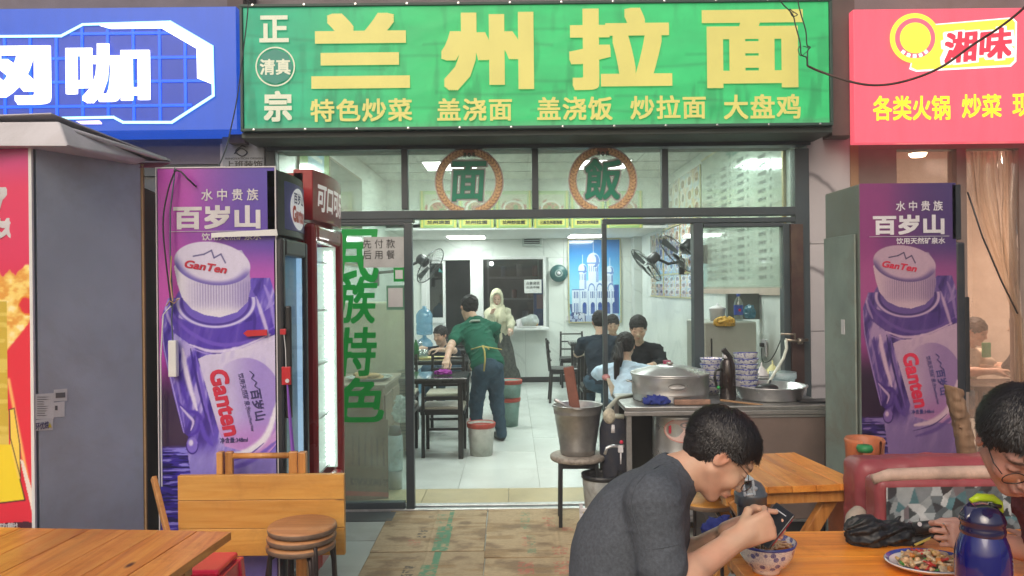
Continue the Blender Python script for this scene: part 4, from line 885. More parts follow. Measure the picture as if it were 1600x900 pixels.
# makers' labels on the side
def S(x, y, o=.006): return ray_plane(x, y, pA + nrm * o, nrm)
SROT = Matrix((ab, V(0, 0, 1), nrm)).transposed()
for (x0, y0, x1, y1) in ((55, 616, 84, 655), (84, 609, 105, 627), (84, 629, 101, 652), (55, 656, 83, 673)):
    MB().add([S(x0, y1), S(x1, y1 - 1), S(x1, y0 - 2), S(x0, y0)], [(0, 1, 2, 3)]).build('label', pm('label_paper', (.6, .62, .64), .5), gc)
rn = random.Random(2); b = MB()
for k in range(9): b.add([S(58, 620 + k * 3.6, .0075), S(58 + rn.uniform(8, 22), 620 + k * 3.6, .0075), S(58 + 12, 621 + k * 3.6, .0075), S(58, 621 + k * 3.6, .0075)], [(3, 2, 1, 0)])
b.add([S(87, 622, .0075), S(102, 621, .0075), S(102, 613, .0075), S(87, 614, .0075)], [(0, 1, 2, 3)]); b.add([S(86, 641, .0075), S(90, 641, .0075), S(90, 634, .0075), S(86, 634, .0075)], [(0, 1, 2, 3)])
b.build('label_print', pm('label_ink', (.12, .12, .13), .6), gc)
text('环优烷', S(66, 665, .009), .05, .03, m_pn, gc, SROT, .02); MB().add([S(75, 668, .009), S(81, 668, .009), S(78, 660, .009)], [(0, 1, 2)]).build('warning_mark', pm('warn_yellow', (.6, .5, .05), .5), gc)
# lid
m_lid = pm('lid_white', (.55, .53, .56), .5, 0, .12, 3, .2, 12, dirt=.3)
lid = thing('cabinet_lid', 'dented white sheet metal roof on top of the grey drinks cabinet', 'canopy', (gA.x, gA.y, zt2))
hull([P(-160, 228, 2.9), P(106, 228, 2.9), P(214, 257, 3.33), P(-160, 260, 3.6), P(-160, 192, 2.94), P(92, 190, 2.94), P(232, 250, 3.38), P(-160, 250, 3.6)], 'fascia', m_lid, lid, .006)
hull([P(-160, 188, 2.93), P(80, 178.5, 2.93), P(268, 253, 3.46), P(-160, 240, 3.7), P(-160, 184, 2.93), P(80, 176, 2.93), P(266, 249, 3.46), P(-160, 236, 3.7)], 'roof_sheet', pm('lid_sheet', (.42, .40, .44), .5, .3, .2, 4, .2, 10), lid, .003)
hull([P(108, 202, 2.99), P(114, 199, 3.0), P(262, 246, 3.43), P(262, 251, 3.42), P(112, 207, 2.98), P(250, 252, 3.40)], 'rolled_edge', m_lid, lid, .005, True)
hull([P(212, 254, 3.36), P(268, 254, 3.46), P(250, 262, 3.42), P(216, 262, 3.35), P(212, 254, 3.5), P(262, 256, 3.55)], 'red_end', pm('dusty_red', (.22, .05, .09), .6), lid)
dk = tag(hull([V(P(224, 450, 3.42).x, 3.42, 0), V(P(246, 450, 3.75).x, 3.9, 0), V(P(224, 450, 3.42).x - .3, 3.9, 0), V(P(224, 450, 3.42).x, 3.42, 2.04), V(P(246, 450, 3.75).x, 3.9, 2.04), V(P(224, 450, 3.42).x - .3, 3.9, 2.04)], 'locker', pm('blue_grey_panel', (.07, .11, .14), .5, 0, .3, 2, dirt=.3), bev=.004), 'narrow dark blue grey cabinet between the grey one and the bottle poster', 'cabinet')

# ------------------------------------------------------------------ tables of pine planks
m_pine = wood('pine_orange', srgb(240, 170, 80), srgb(224, 138, 50), srgb(164, 84, 26), 1)
m_pinex = wood('pine_orange_x', srgb(244, 160, 56), srgb(230, 132, 32), srgb(172, 84, 16), 0)
m_pale = wood('pine_pale', srgb(238, 182, 96), srgb(230, 166, 74), srgb(204, 132, 50), 0, .45, .15)
m_leg = wood('pine_leg', srgb(206, 150, 84), srgb(186, 124, 60), srgb(140, 84, 36), 2)
def plank_top(root, M, x0, x1, y0, y1, z, n, along, mat, th=.028, gap=.0022, seed=1, widths=None):
    rn = random.Random(seed); wds = widths or [1] * n; t = sum(wds); pos = 0
    for k in range(n):
        a, c = pos / t, (pos + wds[k]) / t; pos += wds[k]; dz = rn.uniform(-.0009, .0009)
        if along == 'y': q = (x0 + (x1 - x0) * a + gap / 2, x0 + (x1 - x0) * c - gap / 2, y0, y1)
        else: q = (x0, x1, y0 + (y1 - y0) * a + gap / 2, y0 + (y1 - y0) * c - gap / 2)
        # each plank is its own object with its own origin so the grain differs
        o = MB(M).box(q[0], q[1], q[2], q[3], z - th + dz, z + dz).build('plank', mat, root, bev=.0022)
def crossed_legs(root, M, x, y0, y1, z, mat, w=.05):
    for a, c in ((y0, y1), (y1, y0)):
        MB(M).bar((x + (.026 if a < c else -.026), a, 0), (x + (.026 if a < c else -.026), c, z), w, .05, (1, 0, 0)).build('leg', mat, root, bev=.004)
def rotm(px, py, ang): return Matrix.Translation((px, py, 0)) @ Matrix.Rotation(R_(ang), 4, 'Z')
c_ = P(362, 827, 2.62)
t1 = thing('pine_table', 'orange pine plank table at the lower left corner, edge on to the red stool', 'table', (c_.x - .4, c_.y - .5, 0))
Mx = rotm(c_.x, c_.y, -5)
plank_top(t1, Mx, -1.15, 0, -1.2, 0, .75, 9, 'y', m_pine, widths=[1, 1.3, .9, 1.1, 1, 1.2, .9, 1.1, 1])
for x in (-1.02, -.14): crossed_legs(t1, Mx, x, -1.1, -.12, .70, m_leg)
MB(Mx).box(-1.1, -.06, -.2, -.155, .66, .719).build('rail', m_leg, t1); MB(Mx).box(-1.1, -.06, -1.06, -1.015, .66, .719).build('rail', m_leg, t1)

# folded table standing on edge
ft = thing('folded_table', 'folded pale pine table standing on its edge against the fridges', 'folding table', (P(408, 800, 3.25).x, 3.25, 0))
fa, fb, fc, fd = rect(278, 742, 538, 869, 3.24)
zc = [fd, fd - (fd - fc) * .31, fd - (fd - fc) * .66, fc]
for k in range(3): MB().box(fa, fb, 3.24, 3.268, zc[k + 1] + .001, zc[k] - .001).build('plank', m_pale, ft, bev=.002)
for x0, x1 in ((341, 351), (353, 365), (452, 466), (468, 480)):
    a, b_, c, d = rect(x0, 705, x1, 742, 3.30); MB().box(a, b_, 3.275 + .012 * ((x0 // 10) % 2), 3.31, fc - .02, d).build('leg', m_leg, ft, bev=.004)
a, b_, c, d = rect(365, 707, 453, 716, 3.30); MB().tube([(a, 3.295, (c + d) / 2), (b_, 3.295, (c + d) / 2)], (d - c) / 2, 10).build('crossbar', m_leg, ft, True)
for x in (290, 462, 470): a, b_, c, d = rect(x, 868, x + 9, 900, 3.27); MB().box(a, b_, 3.272 + .001 * (x % 7), 3.31, 0, fc + .02).build('leg', m_leg, ft, bev=.004)
sk = tag(MB().bar(P(240, 746, 3.3), P(266, 850, 3.15), .02, .03).build('wooden_stick', m_leg, bev=.003), 'short pale wooden stick leaning between grey cabinet and poster', 'stick')

# stack of three round stools
m_seat = wood('stool_wood', srgb(206, 150, 98), srgb(188, 130, 82), srgb(150, 98, 60), 0, .45, .1)
m_rim = pm('stool_rim', (.25, .16, .11), .5, .2, .4, 20, dirt=.6)
m_iron = pm('dark_iron', (.045, .032, .030), .45, .4, .3, 10)
def stool(x, y, z, h, r, lab, grp=None, n=4, rot=.6, seatm=None, spl=1.0):
    s = thing('round_stool', lab, 'stool', (x, y, z), grp)
    MB().lathe([(0, h), (r * .93, h), (r * .975, h - .004), (r * .99, h - .009)], (x, y, z), 40).build('seat', seatm or m_seat, s, True)
    MB().lathe([(r * .99, h - .0088), (r * 1.0, h - .014), (r * .985, h - .026), (r * .93, h - .03), (0, h - .03)], (x, y, z), 40).build('seat_rim', m_rim, s, True)
    for k in range(n):
        a = rot + k * 2 * math.pi / n; cx, sy = math.cos(a), math.sin(a)
        MB().tube([(x + cx * r * .3, y + sy * r * .3, z + h - .036), (x + cx * r * .72, y + sy * r * .72, z + h - .037), (x + cx * r * .9, y + sy * r * .9, z + h - .05), (x + cx * r * .97 * spl, y + sy * r * .97 * spl, z + h - .1), (x + cx * r * 1.12 * spl, y + sy * r * 1.12 * spl, z + .004)], .0085, 8).build('leg', m_iron, s, True)
    return s
sx, sy_ = P(470, 810, 3.05).x, 3.05
for k, lab in enumerate(('bottom stool of the stack of three in front of the folded table', 'middle stool of the stack of three in front of the folded table', 'top stool of the stack of three, its round wooden seat in view')):
    stool(sx + .003 * k, sy_, .034 * k, .575, .135, lab, 'stacked round stools', rot=.55 + .05 * k)

# red plastic stool below the pine table
ps = thing('plastic_stool', 'bright red moulded plastic stool half hidden under the left table', 'stool', (P(308, 880, 3.0).x, 3.0, 0))
px_, py_ = P(316, 880, 3.02).x, 3.02; m_redp = pm('red_moulded', (.82, .025, .08), .2, 0, .05, coat=.5)
b = MB(); b.box(px_ - .12, px_ + .105, py_ - .11, py_ + .11, .485, .51); b.build('seat', m_redp, ps, bev=.012)
for sx2 in (-1, 1):
    for sy2 in (-1, 1):
        q = [(px_ + sx2 * .10, py_ + sy2 * .10), (px_ + sx2 * .14, py_ + sy2 * .14)]
        hull([(q[0][0] - .022, q[0][1] - .022, .485), (q[0][0] + .022, q[0][1] - .022, .485), (q[0][0] + .022, q[0][1] + .022, .485), (q[0][0] - .022, q[0][1] + .022, .485), (q[1][0] - .016, q[1][1] - .016, 0), (q[1][0] + .016, q[1][1] - .016, 0), (q[1][0] + .016, q[1][1] + .016, 0), (q[1][0] - .016, q[1][1] + .016, 0)], 'leg', m_redp, ps, .006)
for a, c in (((-.11, -.112), (.11, -.112)), ((-.11, .112), (.11, .112)), ((-.112, -.11), (-.112, .11)), ((.112, -.11), (.112, .11))):
    MB().bar((px_ + a[0], py_ + a[1], .445), (px_ + c[0], py_ + c[1], .445), .008, .075).build('apron', m_redp, ps, bev=.003)

# flattened cardboard on the paving
m_card = vcol('cardboard', .85, 0, 0, .25)
def cardfn(seed, prints, tone=1.0):
    def fn(U, W, asp=None):
        c = C3(U, 172, 150, 118) * tone; n = fbm(U * 5, W * 4, 0, seed, 5); n2 = fbm(U * 60, W * 50, 0, seed + 3, 3)
        c = mixc(c, rgb(120, 98, 74), sst(.0, .45, n) * .75); c = mixc(c, rgb(140, 112, 76), sst(.05, .4, fbm(U * 3 + 7, W * 9, 0, seed + 9, 4)) * .6); c = c * (1 + .10 * n2)[..., None]
        c = c * (1 - .05 * (np.sin(W * 400) > .6) * .5)[..., None]
        for kind, x0, y0, x1, y1 in prints:
            box = ((U > x0) & (U < x1) & (W > y0) & (W < y1)).astype(float); wear = np.clip(.95 - .9 * sst(.0, .4, fbm(U * 22, W * 22, 0, seed + 5, 3)), 0, 1)
            if kind == 'g':
                hole = ((np.sin((U - x0) / (x1 - x0) * 12.6) > .1) & (np.sin((W - y0) / (y1 - y0) * 18) > .2)).astype(float) if x1 - x0 > .07 else 0
                c = mixc(c, rgb(84, 134, 104), box * wear * (1 - .55 * hole))
            else:
                st_ = (np.abs(np.sin((W - y0) / (y1 - y0) * math.pi * 3)) > .45) & (fbm(U * 90, W * 30, 0, seed + 2, 2) > -.06)
                c = mixc(c, {'r': rgb(186, 92, 78), 'k': rgb(70, 66, 60), 't': rgb(92, 140, 112)}[kind], box * st_ * wear * {'r': .6, 'k': .85, 't': .5}[kind])
        return np.clip(c, 0, 1)
    return fn
def sheet(x0, x1, y0, y1, z, seed, prints, lab, ang=0, tone=1.0):
    cx, cy = (x0 + x1) / 2, (y0 + y1) / 2; Rm = Matrix.Rotation(R_(ang), 3, 'Z'); o = Rm @ V(x0 - cx, y1 - cy, 0); ux = Rm @ V(x1 - x0, 0, 0); uy = Rm @ V(0, y0 - y1, 0)
    nx, ny = int((x1 - x0) * 170), int((y1 - y0) * 170)
    ob = painted('cardboard_sheet', o + V(cx, cy, z), ux, uy, nx, ny, cardfn(seed, prints, tone), m_card, None, relief=lambda U, W: .0022 * np.abs(fbm(U * 4, W * 4, 0, seed, 3)) + .004 * np.exp(-((U - .5) / .01) ** 2) + .003 * (np.abs(W - .5) < .006))
    m = ob.modifiers.new('thick', 'SOLIDIFY'); m.thickness = .0035; m.offset = -1
    return tag(ob, lab, 'cardboard', 'flattened cardboard sheets on the pavement')
sheet(-.87, -.19, 5.03, 5.425, .004, 1, [('g', .62, .0, .66, 1), ('k', .42, .3, .47, .5), ('t', .5, .2, .6, .8)], 'long cardboard sheet with a thin green stripe lying along the door track')
sheet(-.865, -.185, 4.57, 5.05, .008, 2, [('g', .54, .0, .68, 1), ('k', .36, .12, .45, .5), ('r', .3, .55, .42, .8)], 'brown cardboard sheet with a large green printed panel, second from the door track', .5)
sheet(-.86, -.175, 4.12, 4.585, .004, 3, [('g', .56, .0, .62, .5), ('g', .48, .5, .62, 1), ('k', .34, .5, .44, .9)], 'torn cardboard sheet with dirty grey patch and green print in front of the stools', 0, .95)
sheet(-.84, -.16, 3.6, 4.14, .008, 7, [('g', .4, .2, .55, 1)], 'cardboard sheet nearest the camera on the left', 0, .95)
sheet(-.182, .62, 4.90, 5.44, .006, 4, [('t', .28, .1, .36, .9), ('r', .46, .35, .56, .8), ('r', .6, .8, .7, .95)], 'stained cardboard sheet with faint red print before the open door')
sheet(-.178, .72, 4.45, 4.905, .010, 5, [('r', .25, .2, .31, .6), ('t', .28, .1, .34, .9), ('r', .45, .6, .55, .95)], 'cardboard sheet with red and green print beside the grey shirted diner', 0, 1.03)
sheet(-.172, .75, 3.9, 4.455, .006, 6, [('r', .2, .1, .3, .7), ('r', .42, .1, .52, .5)], 'reddish brown cardboard sheet in front of the grey shirted diner', -.4)
sheet(.60, 1.2, 4.95, 5.40, .012, 9, [('r', .3, .2, .5, .6)], 'cardboard scrap under the round stool with the steel bucket', 3)
# ================================================================== right side of the pavement
m_st = steel('brushed_steel', (.68, .68, .68), .26); m_std = steel('dull_steel', (.50, .49, .48), .34, 2, .5); m_stb = pm('brown_steel', (.22, .165, .145), .4, .35, .25, 3, .1, 60, dirt=.35)
m_blackiron = pm('black_iron', (.015, .016, .018), .45)
def porcelain(name, scale):
    N = NT(name); v = N.coords((1, 1, 1), True)
    vo = N.n('ShaderNodeTexVoronoi', i_Scale=scale); N.l(v, vo.inputs['Vector']); vo2 = N.n('ShaderNodeTexVoronoi', feature='DISTANCE_TO_EDGE', i_Scale=scale * 2.1)
    no = N.n('ShaderNodeTexNoise', i_Scale=scale * 2.6, i_Detail=3, i_Distortion=1.8); N.l(v, no.inputs['Vector']); N.l(no.outputs['Color'], vo2.inputs['Vector'])
    fl = N.ramp(vo.outputs['Distance'], [(.02, (.3, .3, .3)), (.06, (1, 1, 1)), (.34, (1, 1, 1)), (.40, (0, 0, 0))])
    vine = N.ramp(no.outputs[0], [(.485, (0, 0, 0)), (.492, (1, 1, 1)), (.508, (1, 1, 1)), (.515, (0, 0, 0))])
    pet = N.ramp(vo2.outputs[0], [(.03, (0, 0, 0)), (.06, (1, 1, 1))])
    m1 = N.n('ShaderNodeMath', operation='MULTIPLY'); N.l(fl, m1.inputs[0]); N.l(pet, m1.inputs[1])
    m2 = N.n('ShaderNodeMath', operation='MAXIMUM'); N.l(m1.outputs[0], m2.inputs[0]); N.l(vine, m2.inputs[1])
    mx = N.n('ShaderNodeMix', data_type='RGBA'); N.l(m2.outputs[0], mx.inputs[0]); mx.inputs[6].default_value = (.76, .75, .74, 1); mx.inputs[7].default_value = (.025, .04, .30, 1)
    N.l(mx.outputs[2], N.b.inputs['Base Color']); N.b.inputs['Roughness'].default_value = .12; N.b.inputs['Coat Weight'].default_value = .5
    return N.m
m_porc = porcelain('blue_white_porcelain', 55); m_porc2 = porcelain('blue_white_porcelain_fine', 46)
m_porcw = pm('white_porcelain', (.70, .68, .68), .15, 0, .03, coat=.5); m_blue_line = pm('cobalt_line', (.04, .06, .3), .2, coat=.5)
def bowl(cx, cy, z, r, h, lab, cat='bowl', grp=None, mat=None, tilt=0):
    t = thing('porcelain_bowl', lab, cat, (cx, cy, z), grp)
    M = Matrix.Rotation(R_(tilt), 3, 'X')
    out = [(r * .45, .0), (r * .47, h * .1), (r * .47, h * .12), (r * .70, h * .28), (r * .88, h * .58), (r * .97, h * .9)]
    MB().lathe([(0, 0)] + out[:2], (cx, cy, z), 36, M).build('foot', m_porcw, t, True)
    MB().lathe(out[1:], (cx, cy, z), 36, M).build('outside', mat or m_porc, t, True)
    MB().lathe([(r * .97, h * .9), (r, h), (r * .975, h * 1.0)], (cx, cy, z), 36, M).build('rim', m_blue_line, t, True)
    MB().lathe([(r * .975, h), (r * .93, h * .85), (r * .84, h * .6), (r * .66, h * .34), (r * .4, h * .2), (0, h * .16)], (cx, cy, z), 36, M).build('inside', mat or m_porc, t, True)
    return t
# --- steel stove counter
CX0, CX1, CY0, CY1, CZ = .69, 1.98, 4.75, 5.38, .825
ct = thing('stove_counter', 'stainless steel stove counter with an open bay and brown panels right of the door', 'stove counter', ((CX0 + CX1) / 2, 5.05, 0))
MB().box(CX0, CX1, CY0, CY1, CZ - .028, CZ).build('worktop', steel('worktop_steel', (.5, .5, .49), .3, 0, .6), ct, bev=.005)
MB().box(CX0 - .002, CX1 + .002, CY0 - .004, CY0 + .02, CZ - .055, CZ - .0285).build('front_lip', m_std, ct, bev=.003)
for x in (CX0 + .012, CX1 - .045):
    for y in (CY0 + .012, CY1 - .045): MB().box(x, x + .032, y, y + .032, 0, CZ - .056).build('post', m_std, ct, bev=.003)
dvx = P(1163, 700, CY0).x
MB().box(dvx, dvx + .02, CY0 + .01, CY1 - .01, .06, CZ - .056).build('divider', m_stb, ct)
a, b_, c, d = rect(1172, 652, 1294, 812, CY0)
MB().box(a, b_ - .01, CY0 + .012, CY0 + .024, c, d).build('door_panel', m_stb, ct, bev=.004); frame_rect(a - .014, b_ + .004, CY0 + .004, CY0 + .02, c - .014, d + .014, .014, MB()).build('door_frame', m_std, ct)
MB().box(a - .01, CX1 - .046, CY0 + .03, CY1 - .05, .02, .12).build('plinth', m_black, ct)
MB().box(CX0 + .05, CX1 - .05, CY1 - .03, CY1 - .02, .06, CZ - .06).build('back_panel', pm('sooty_steel', (.05, .045, .04), .5, .5, .3), ct)
MB().box(CX0 + .05, dvx - .002, CY0 + .03, CY1 - .04, .1, .115).build('shelf', m_std, ct)
# stove drum with oval label
sv = thing('stove_drum', 'round stainless soup stove with an oval pink label inside the counter bay', 'stove', (P(1062, 700, 5.0).x, 5.02, .116))
scx = P(1064, 700, 5.0).x
MB().lathe([(0, .116), (.17, .116), (.175, .13), (.175, .40), (.185, .41), (.185, .43), (.178, .44), (.178, .72), (.185, .73), (.185, .745), (0, .745)], (scx, 5.02, 0), 48).build('body', m_st, sv, True)
b = MB()
for k in range(30): a = -math.pi / 2 + (k - 15) * .105; b.box(-.0035, .0035, -.001, .002, -.016, .016, Matrix.Translation((scx + .1752 * math.cos(a), 5.02 + .1752 * math.sin(a), .36)) @ Matrix.Rotation(a + math.pi / 2, 4, 'Z'))
b.build('vent_slots', m_black, sv)
def curve_disc(cx, cy, r, cz, aw, ah, a0, mat, nm, par, o=.001, n=32):
    vs = [(0, 0)] + [(math.cos(2 * math.pi * k / n), math.sin(2 * math.pi * k / n)) for k in range(n)]
    return MB().add([(cx + (r + o) * math.cos(a0 + p[0] * aw / r), cy + (r + o) * math.sin(a0 + p[0] * aw / r), cz + p[1] * ah) for p in vs], [(0, 1 + k, 1 + (k + 1) % n) for k in range(n)]).build(nm, mat, par)
lz = P(1055, 673, 4.85).z
curve_disc(scx, 5.02, .178, lz, .135, .078, -1.62, pm('label_rose', (.55, .2, .17), .4), 'label_edge', sv, .002); curve_disc(scx, 5.02, .178, lz, .128, .071, -1.62, pm('label_pink', (.6, .42, .38), .4), 'label', sv, .003)
curve_disc(scx, 5.02, .178, lz + .035, .06, .022, -1.45, pm('label_grey', (.2, .2, .2), .4), 'label_patch', sv, .004)
text('新', (scx - .085, 4.866, lz + .005), .045, .055, m_pr, sv, None, .04); text('一代', (scx + .0, 4.843, lz - .04), .07, .035, m_pr, sv, None, .03)

# big lidded pot
pc = P(1047, 600, 5.08); px2, py2 = pc.x, 5.08
pt = thing('steam_pot', 'wide stainless pot with ringed lid steaming on the stove counter', 'pot', (px2, py2, CZ))
MB().lathe([(0, CZ + .001), (.235, CZ + .001), (.245, CZ + .01), (.247, CZ + .045), (.252, CZ + .05), (.25, CZ + .057), (.25, CZ + .155), (.256, CZ + .16), (.256, CZ + .17), (.24, CZ + .17)], (px2, py2, 0), 64).build('body', m_st, pt, True)
MB().lathe([(.258, CZ + .168), (.262, CZ + .175), (.258, CZ + .181), (.235, CZ + .185), (.232, CZ + .192), (.19, CZ + .196), (.187, CZ + .203), (.15, CZ + .206), (.147, CZ + .213), (.1, CZ + .216), (.097, CZ + .221), (.04, CZ + .224), (0, CZ + .226)], (px2, py2, 0), 64).build('lid', m_st, pt, True)
MB().lathe([(0, CZ + .245), (.02, CZ + .243), (.024, CZ + .235), (.012, CZ + .226)], (px2, py2, 0), 16).build('knob', pm('knob_red', (.35, .3, .28), .3, .6), pt, True)
curve_disc(px2, py2, .25, CZ + .11, .055, .022, -1.6, pm('emboss_grey', (.2, .2, .2), .4, .6), 'badge_edge', pt, .001); curve_disc(px2, py2, .25, CZ + .11, .05, .012, -1.6, pm('emboss_light', (.55, .55, .55), .4, .6), 'badge', pt, .002)
for sgn in (-1, 1): MB().tube([(px2 + sgn * .248, py2 - .04, CZ + .12), (px2 + sgn * .285, py2 - .03, CZ + .125), (px2 + sgn * .285, py2 + .03, CZ + .125), (px2 + sgn * .248, py2 + .04, CZ + .12)], .005, 8).build('handle', m_std, pt, True)
# blue cloth, chopping board, stick
def cloth(name, c, r, seed, mat, lab, cat, h=.006, amp=.018, sc=45):
    F = Field(np.array(c) - np.array(r) * 1.5 - .02, np.array(c) + np.array(r) * 1.5 + .02, h); F.ell(c, r, k=0)
    F.disp(lambda x, y, z: amp * (np.abs(noise3(x * sc, y * sc, z * sc, seed)) * 1.2 + .6 * noise3(x * sc * 2.2, y * sc * 2.2, z * sc * 2.2, seed + 1)) - amp * .3, .05)
    F.cut((0, 0, c[2] - r[2] * .6), (0, 0, -1)); o = F.obj(name, mat); return tag(o, lab, cat)
q = P(1026, 627, 4.86); cloth('blue_cloth', (q.x, 4.86, CZ + .022), (.09, .05, .035), 3, pm('navy_cloth', (.02, .035, .22), .9, 0, .3, 20), 'crumpled dark blue cloth on the counter edge before the pot', 'cloth')
bd = thing('chopping_board', 'stained reddish cutting board half under the big pot', 'cutting board', (P(1085, 627, 4.9).x, 4.88, CZ))
MB().box(P(1052, 627, 4.84).x, P(1108, 627, 4.84).x, 4.80, 4.829, CZ + .001, CZ + .035).build('board', pm('stained_board', (.35, .2, .14), .7, 0, .5, 14, dirt=.8), bd, bev=.006)
tag(MB().bar(P(1125, 625, 4.82) + V(0, 0, 0), P(1192, 633, 4.80) + V(0, 0, 0), .022, .012).build('wooden_ladle_handle', wood('stick_wood', (.35, .2, .1), (.3, .17, .08), (.2, .1, .05), 0), bev=.003), 'flat wooden stick lying on the counter edge before the basin', 'stick')
ORD = ['bottom', 'second from bottom', 'third from bottom', 'fourth from bottom', 'fifth from bottom', 'sixth from bottom']
for i, (px, n, zo, lb) in enumerate(((1113, 6, .0, 'left'), (1166, 7, .0, 'right'))):
    q = P(px, 600, 5.27)
    for k in range(n):
        last = k == n - 1
        bowl(q.x + .002 * math.sin(k * 3), 5.27, CZ + .002 + k * .036, .085, .068, (f'blue and white bowl, {ORD[k]} in the stack {lb} of the thermos jug' if not last else f'topmost blue and white bowl of the stack {lb} of the thermos jug'), grp='stacked noodle bowls on the counter', tilt=(-7 if last and i else 0))
# thermos jug
q = P(1137, 600, 5.02); jx = q.x
jg = thing('thermos_jug', 'tall dark brown thermos jug with black lever standing before the bowls', 'jug', (jx, 5.02, CZ))
MB().lathe([(0, CZ + .001), (.05, CZ + .001), (.054, CZ + .01), (.052, CZ + .16), (.048, CZ + .23), (.038, CZ + .255), (.034, CZ + .27), (0, CZ + .27)], (jx, 5.02, 0), 32).build('body', pm('dark_brown_gloss', (.03, .02, .018), .2, .3, .2, coat=.4), jg, True)
MB().box(jx - .03, jx + .004, 4.99, 5.04, CZ + .27, CZ + .31).build('lid', m_pw, jg, bev=.008)
MB().bar((jx - .035, 5.0, CZ + .335), (jx + .018, 5.0, CZ + .265), .02, .035).build('lever', m_black, jg, bev=.005)
MB().tube([(jx - .05, 5.0, CZ + .20), (jx - .085, 4.99, CZ + .195), (jx - .092, 4.99, CZ + .15), (jx - .08, 4.99, CZ + .09), (jx - .052, 5.0, CZ + .08)], .009, 8).build('handle', m_black, jg, True)
MB().sphere((jx - .07, 4.985, CZ + .085), .012).build('green_tag', pm('green_bit', (.03, .35, .08), .5), jg, True)
# basin with ladle
q = P(1203, 620, 5.05); bx = q.x
bs = thing('steel_basin', 'wide shallow stainless basin at the right end of the counter', 'basin', (bx, 5.05, CZ))
MB().lathe([(0, CZ + .001), (.19, CZ + .001), (.20, CZ + .01), (.225, CZ + .08), (.238, CZ + .088), (.238, CZ + .093), (.225, CZ + .09), (.2, CZ + .02), (0, CZ + .012)], (bx, 5.05, 0), 56).build('body', m_st, bs, True)
ld = thing('ladle', 'black round ladle resting in the steel basin', 'ladle', (bx - .02, 5.0, CZ))
MB().sphere((bx - .03, 5.02, CZ + .075), (.075, .06, .028), 18, 10).build('scoop', m_black, ld, True); MB().tube([(bx - .03, 5.0, CZ + .08), (bx + .02, 5.1, CZ + .11)], .008, 8).build('handle', m_black, ld, True)
tag(MB().box(P(1247, 630, 4.88).x, P(1297, 630, 4.88).x, 4.82, 4.95, CZ + .001, CZ + .014).build('black_tray', m_black, bev=.004), 'flat black tray lying at the right end of the counter', 'tray')
q = P(1224, 600, 5.31)
tub = thing('plastic_tub', 'cloudy white plastic tub behind the steel basin', 'tub', (q.x, 5.31, CZ))
MB().lathe([(0, CZ), (.065, CZ + .0), (.082, CZ + .10), (.09, CZ + .102), (.09, CZ + .145), (.086, CZ + .145)], (q.x, 5.32, .0), 32).build('wall', glass('cloudy_plastic', (.9, .95, .97), .06, .15, .6, (.6, .72, .75)), tub, True)
ll = P(1254, 600, 5.15); lds = thing('white_scoop', 'white plastic scoop leaning against the right end of the basin', 'scoop', (ll.x, 5.15, CZ))
hull([P(1243, 632, 5.15), P(1258, 628, 5.15), P(1262, 600, 5.16), P(1255, 602, 5.16), P(1243, 632, 5.13), P(1258, 628, 5.13), P(1262, 600, 5.14), P(1255, 602, 5.14)], 'blade', m_pw, lds, .003)
hull([P(1250, 642, 5.13), P(1257, 642, 5.13), P(1257, 628, 5.14), P(1250, 629, 5.14), P(1254, 636, 5.1)], 'grip', m_pw, lds)
for i, (px, py) in enumerate(((1190, 574), (1207, 571))):
    q = P(px, py + 8, 5.7); s_ = thing('sauce_funnel', ['white plastic funnel left of the two behind the tub', 'yellow rimmed plastic funnel right of the two behind the tub'][i], 'funnel', (q.x, 5.7, q.z - .02))
    MB().lathe([(.06, -.02), (.055, -.01), (.015, .04), (.006, .05), (.005, .075), (0, .076)], (q.x, 5.7, q.z), 20).build('cone', [m_pw, pm('pale_yellow', (.6, .6, .3), .5)][i], s_, True)
shl = tag(MB().box(1.60, 2.09, 5.58, 5.95, .88, .90).build('prep_shelf', m_std, bev=.003), 'steel shelf behind the counter holding two plastic funnels', 'shelf')
# tap and hose
tp = thing('wall_tap', 'brass water tap with white hose on the rusty post right of the counter', 'tap', P(1240, 535, 5.4))
MB().tube([P(1262, 531, 5.40), P(1243, 533, 5.38), P(1228, 531, 5.37)], .011, 10).tube([P(1243, 533, 5.38), P(1242, 522, 5.38), P(1220, 522, 5.38)], .008, 8).build('body', pm('old_brass', (.35, .3, .24), .35, .9, .3), tp, True)
MB().lathe([(0, 0), (.022, 0), (.022, .03), (0, .03)], P(1247, 533, 5.36), 12, Matrix.Rotation(math.pi / 2, 3, 'Y')).build('knob', pm('old_brass', (.35, .3, .24)), tp, True)
MB().tube([P(1228, 531, 5.37), P(1229, 545, 5.36), P(1224, 560, 5.34), P(1212, 580, 5.28), P(1200, 600, 5.15), P(1193, 612, 5.06)], .011, 10).build('hose', pm('white_hose', (.55, .58, .5), .4), tp, True)
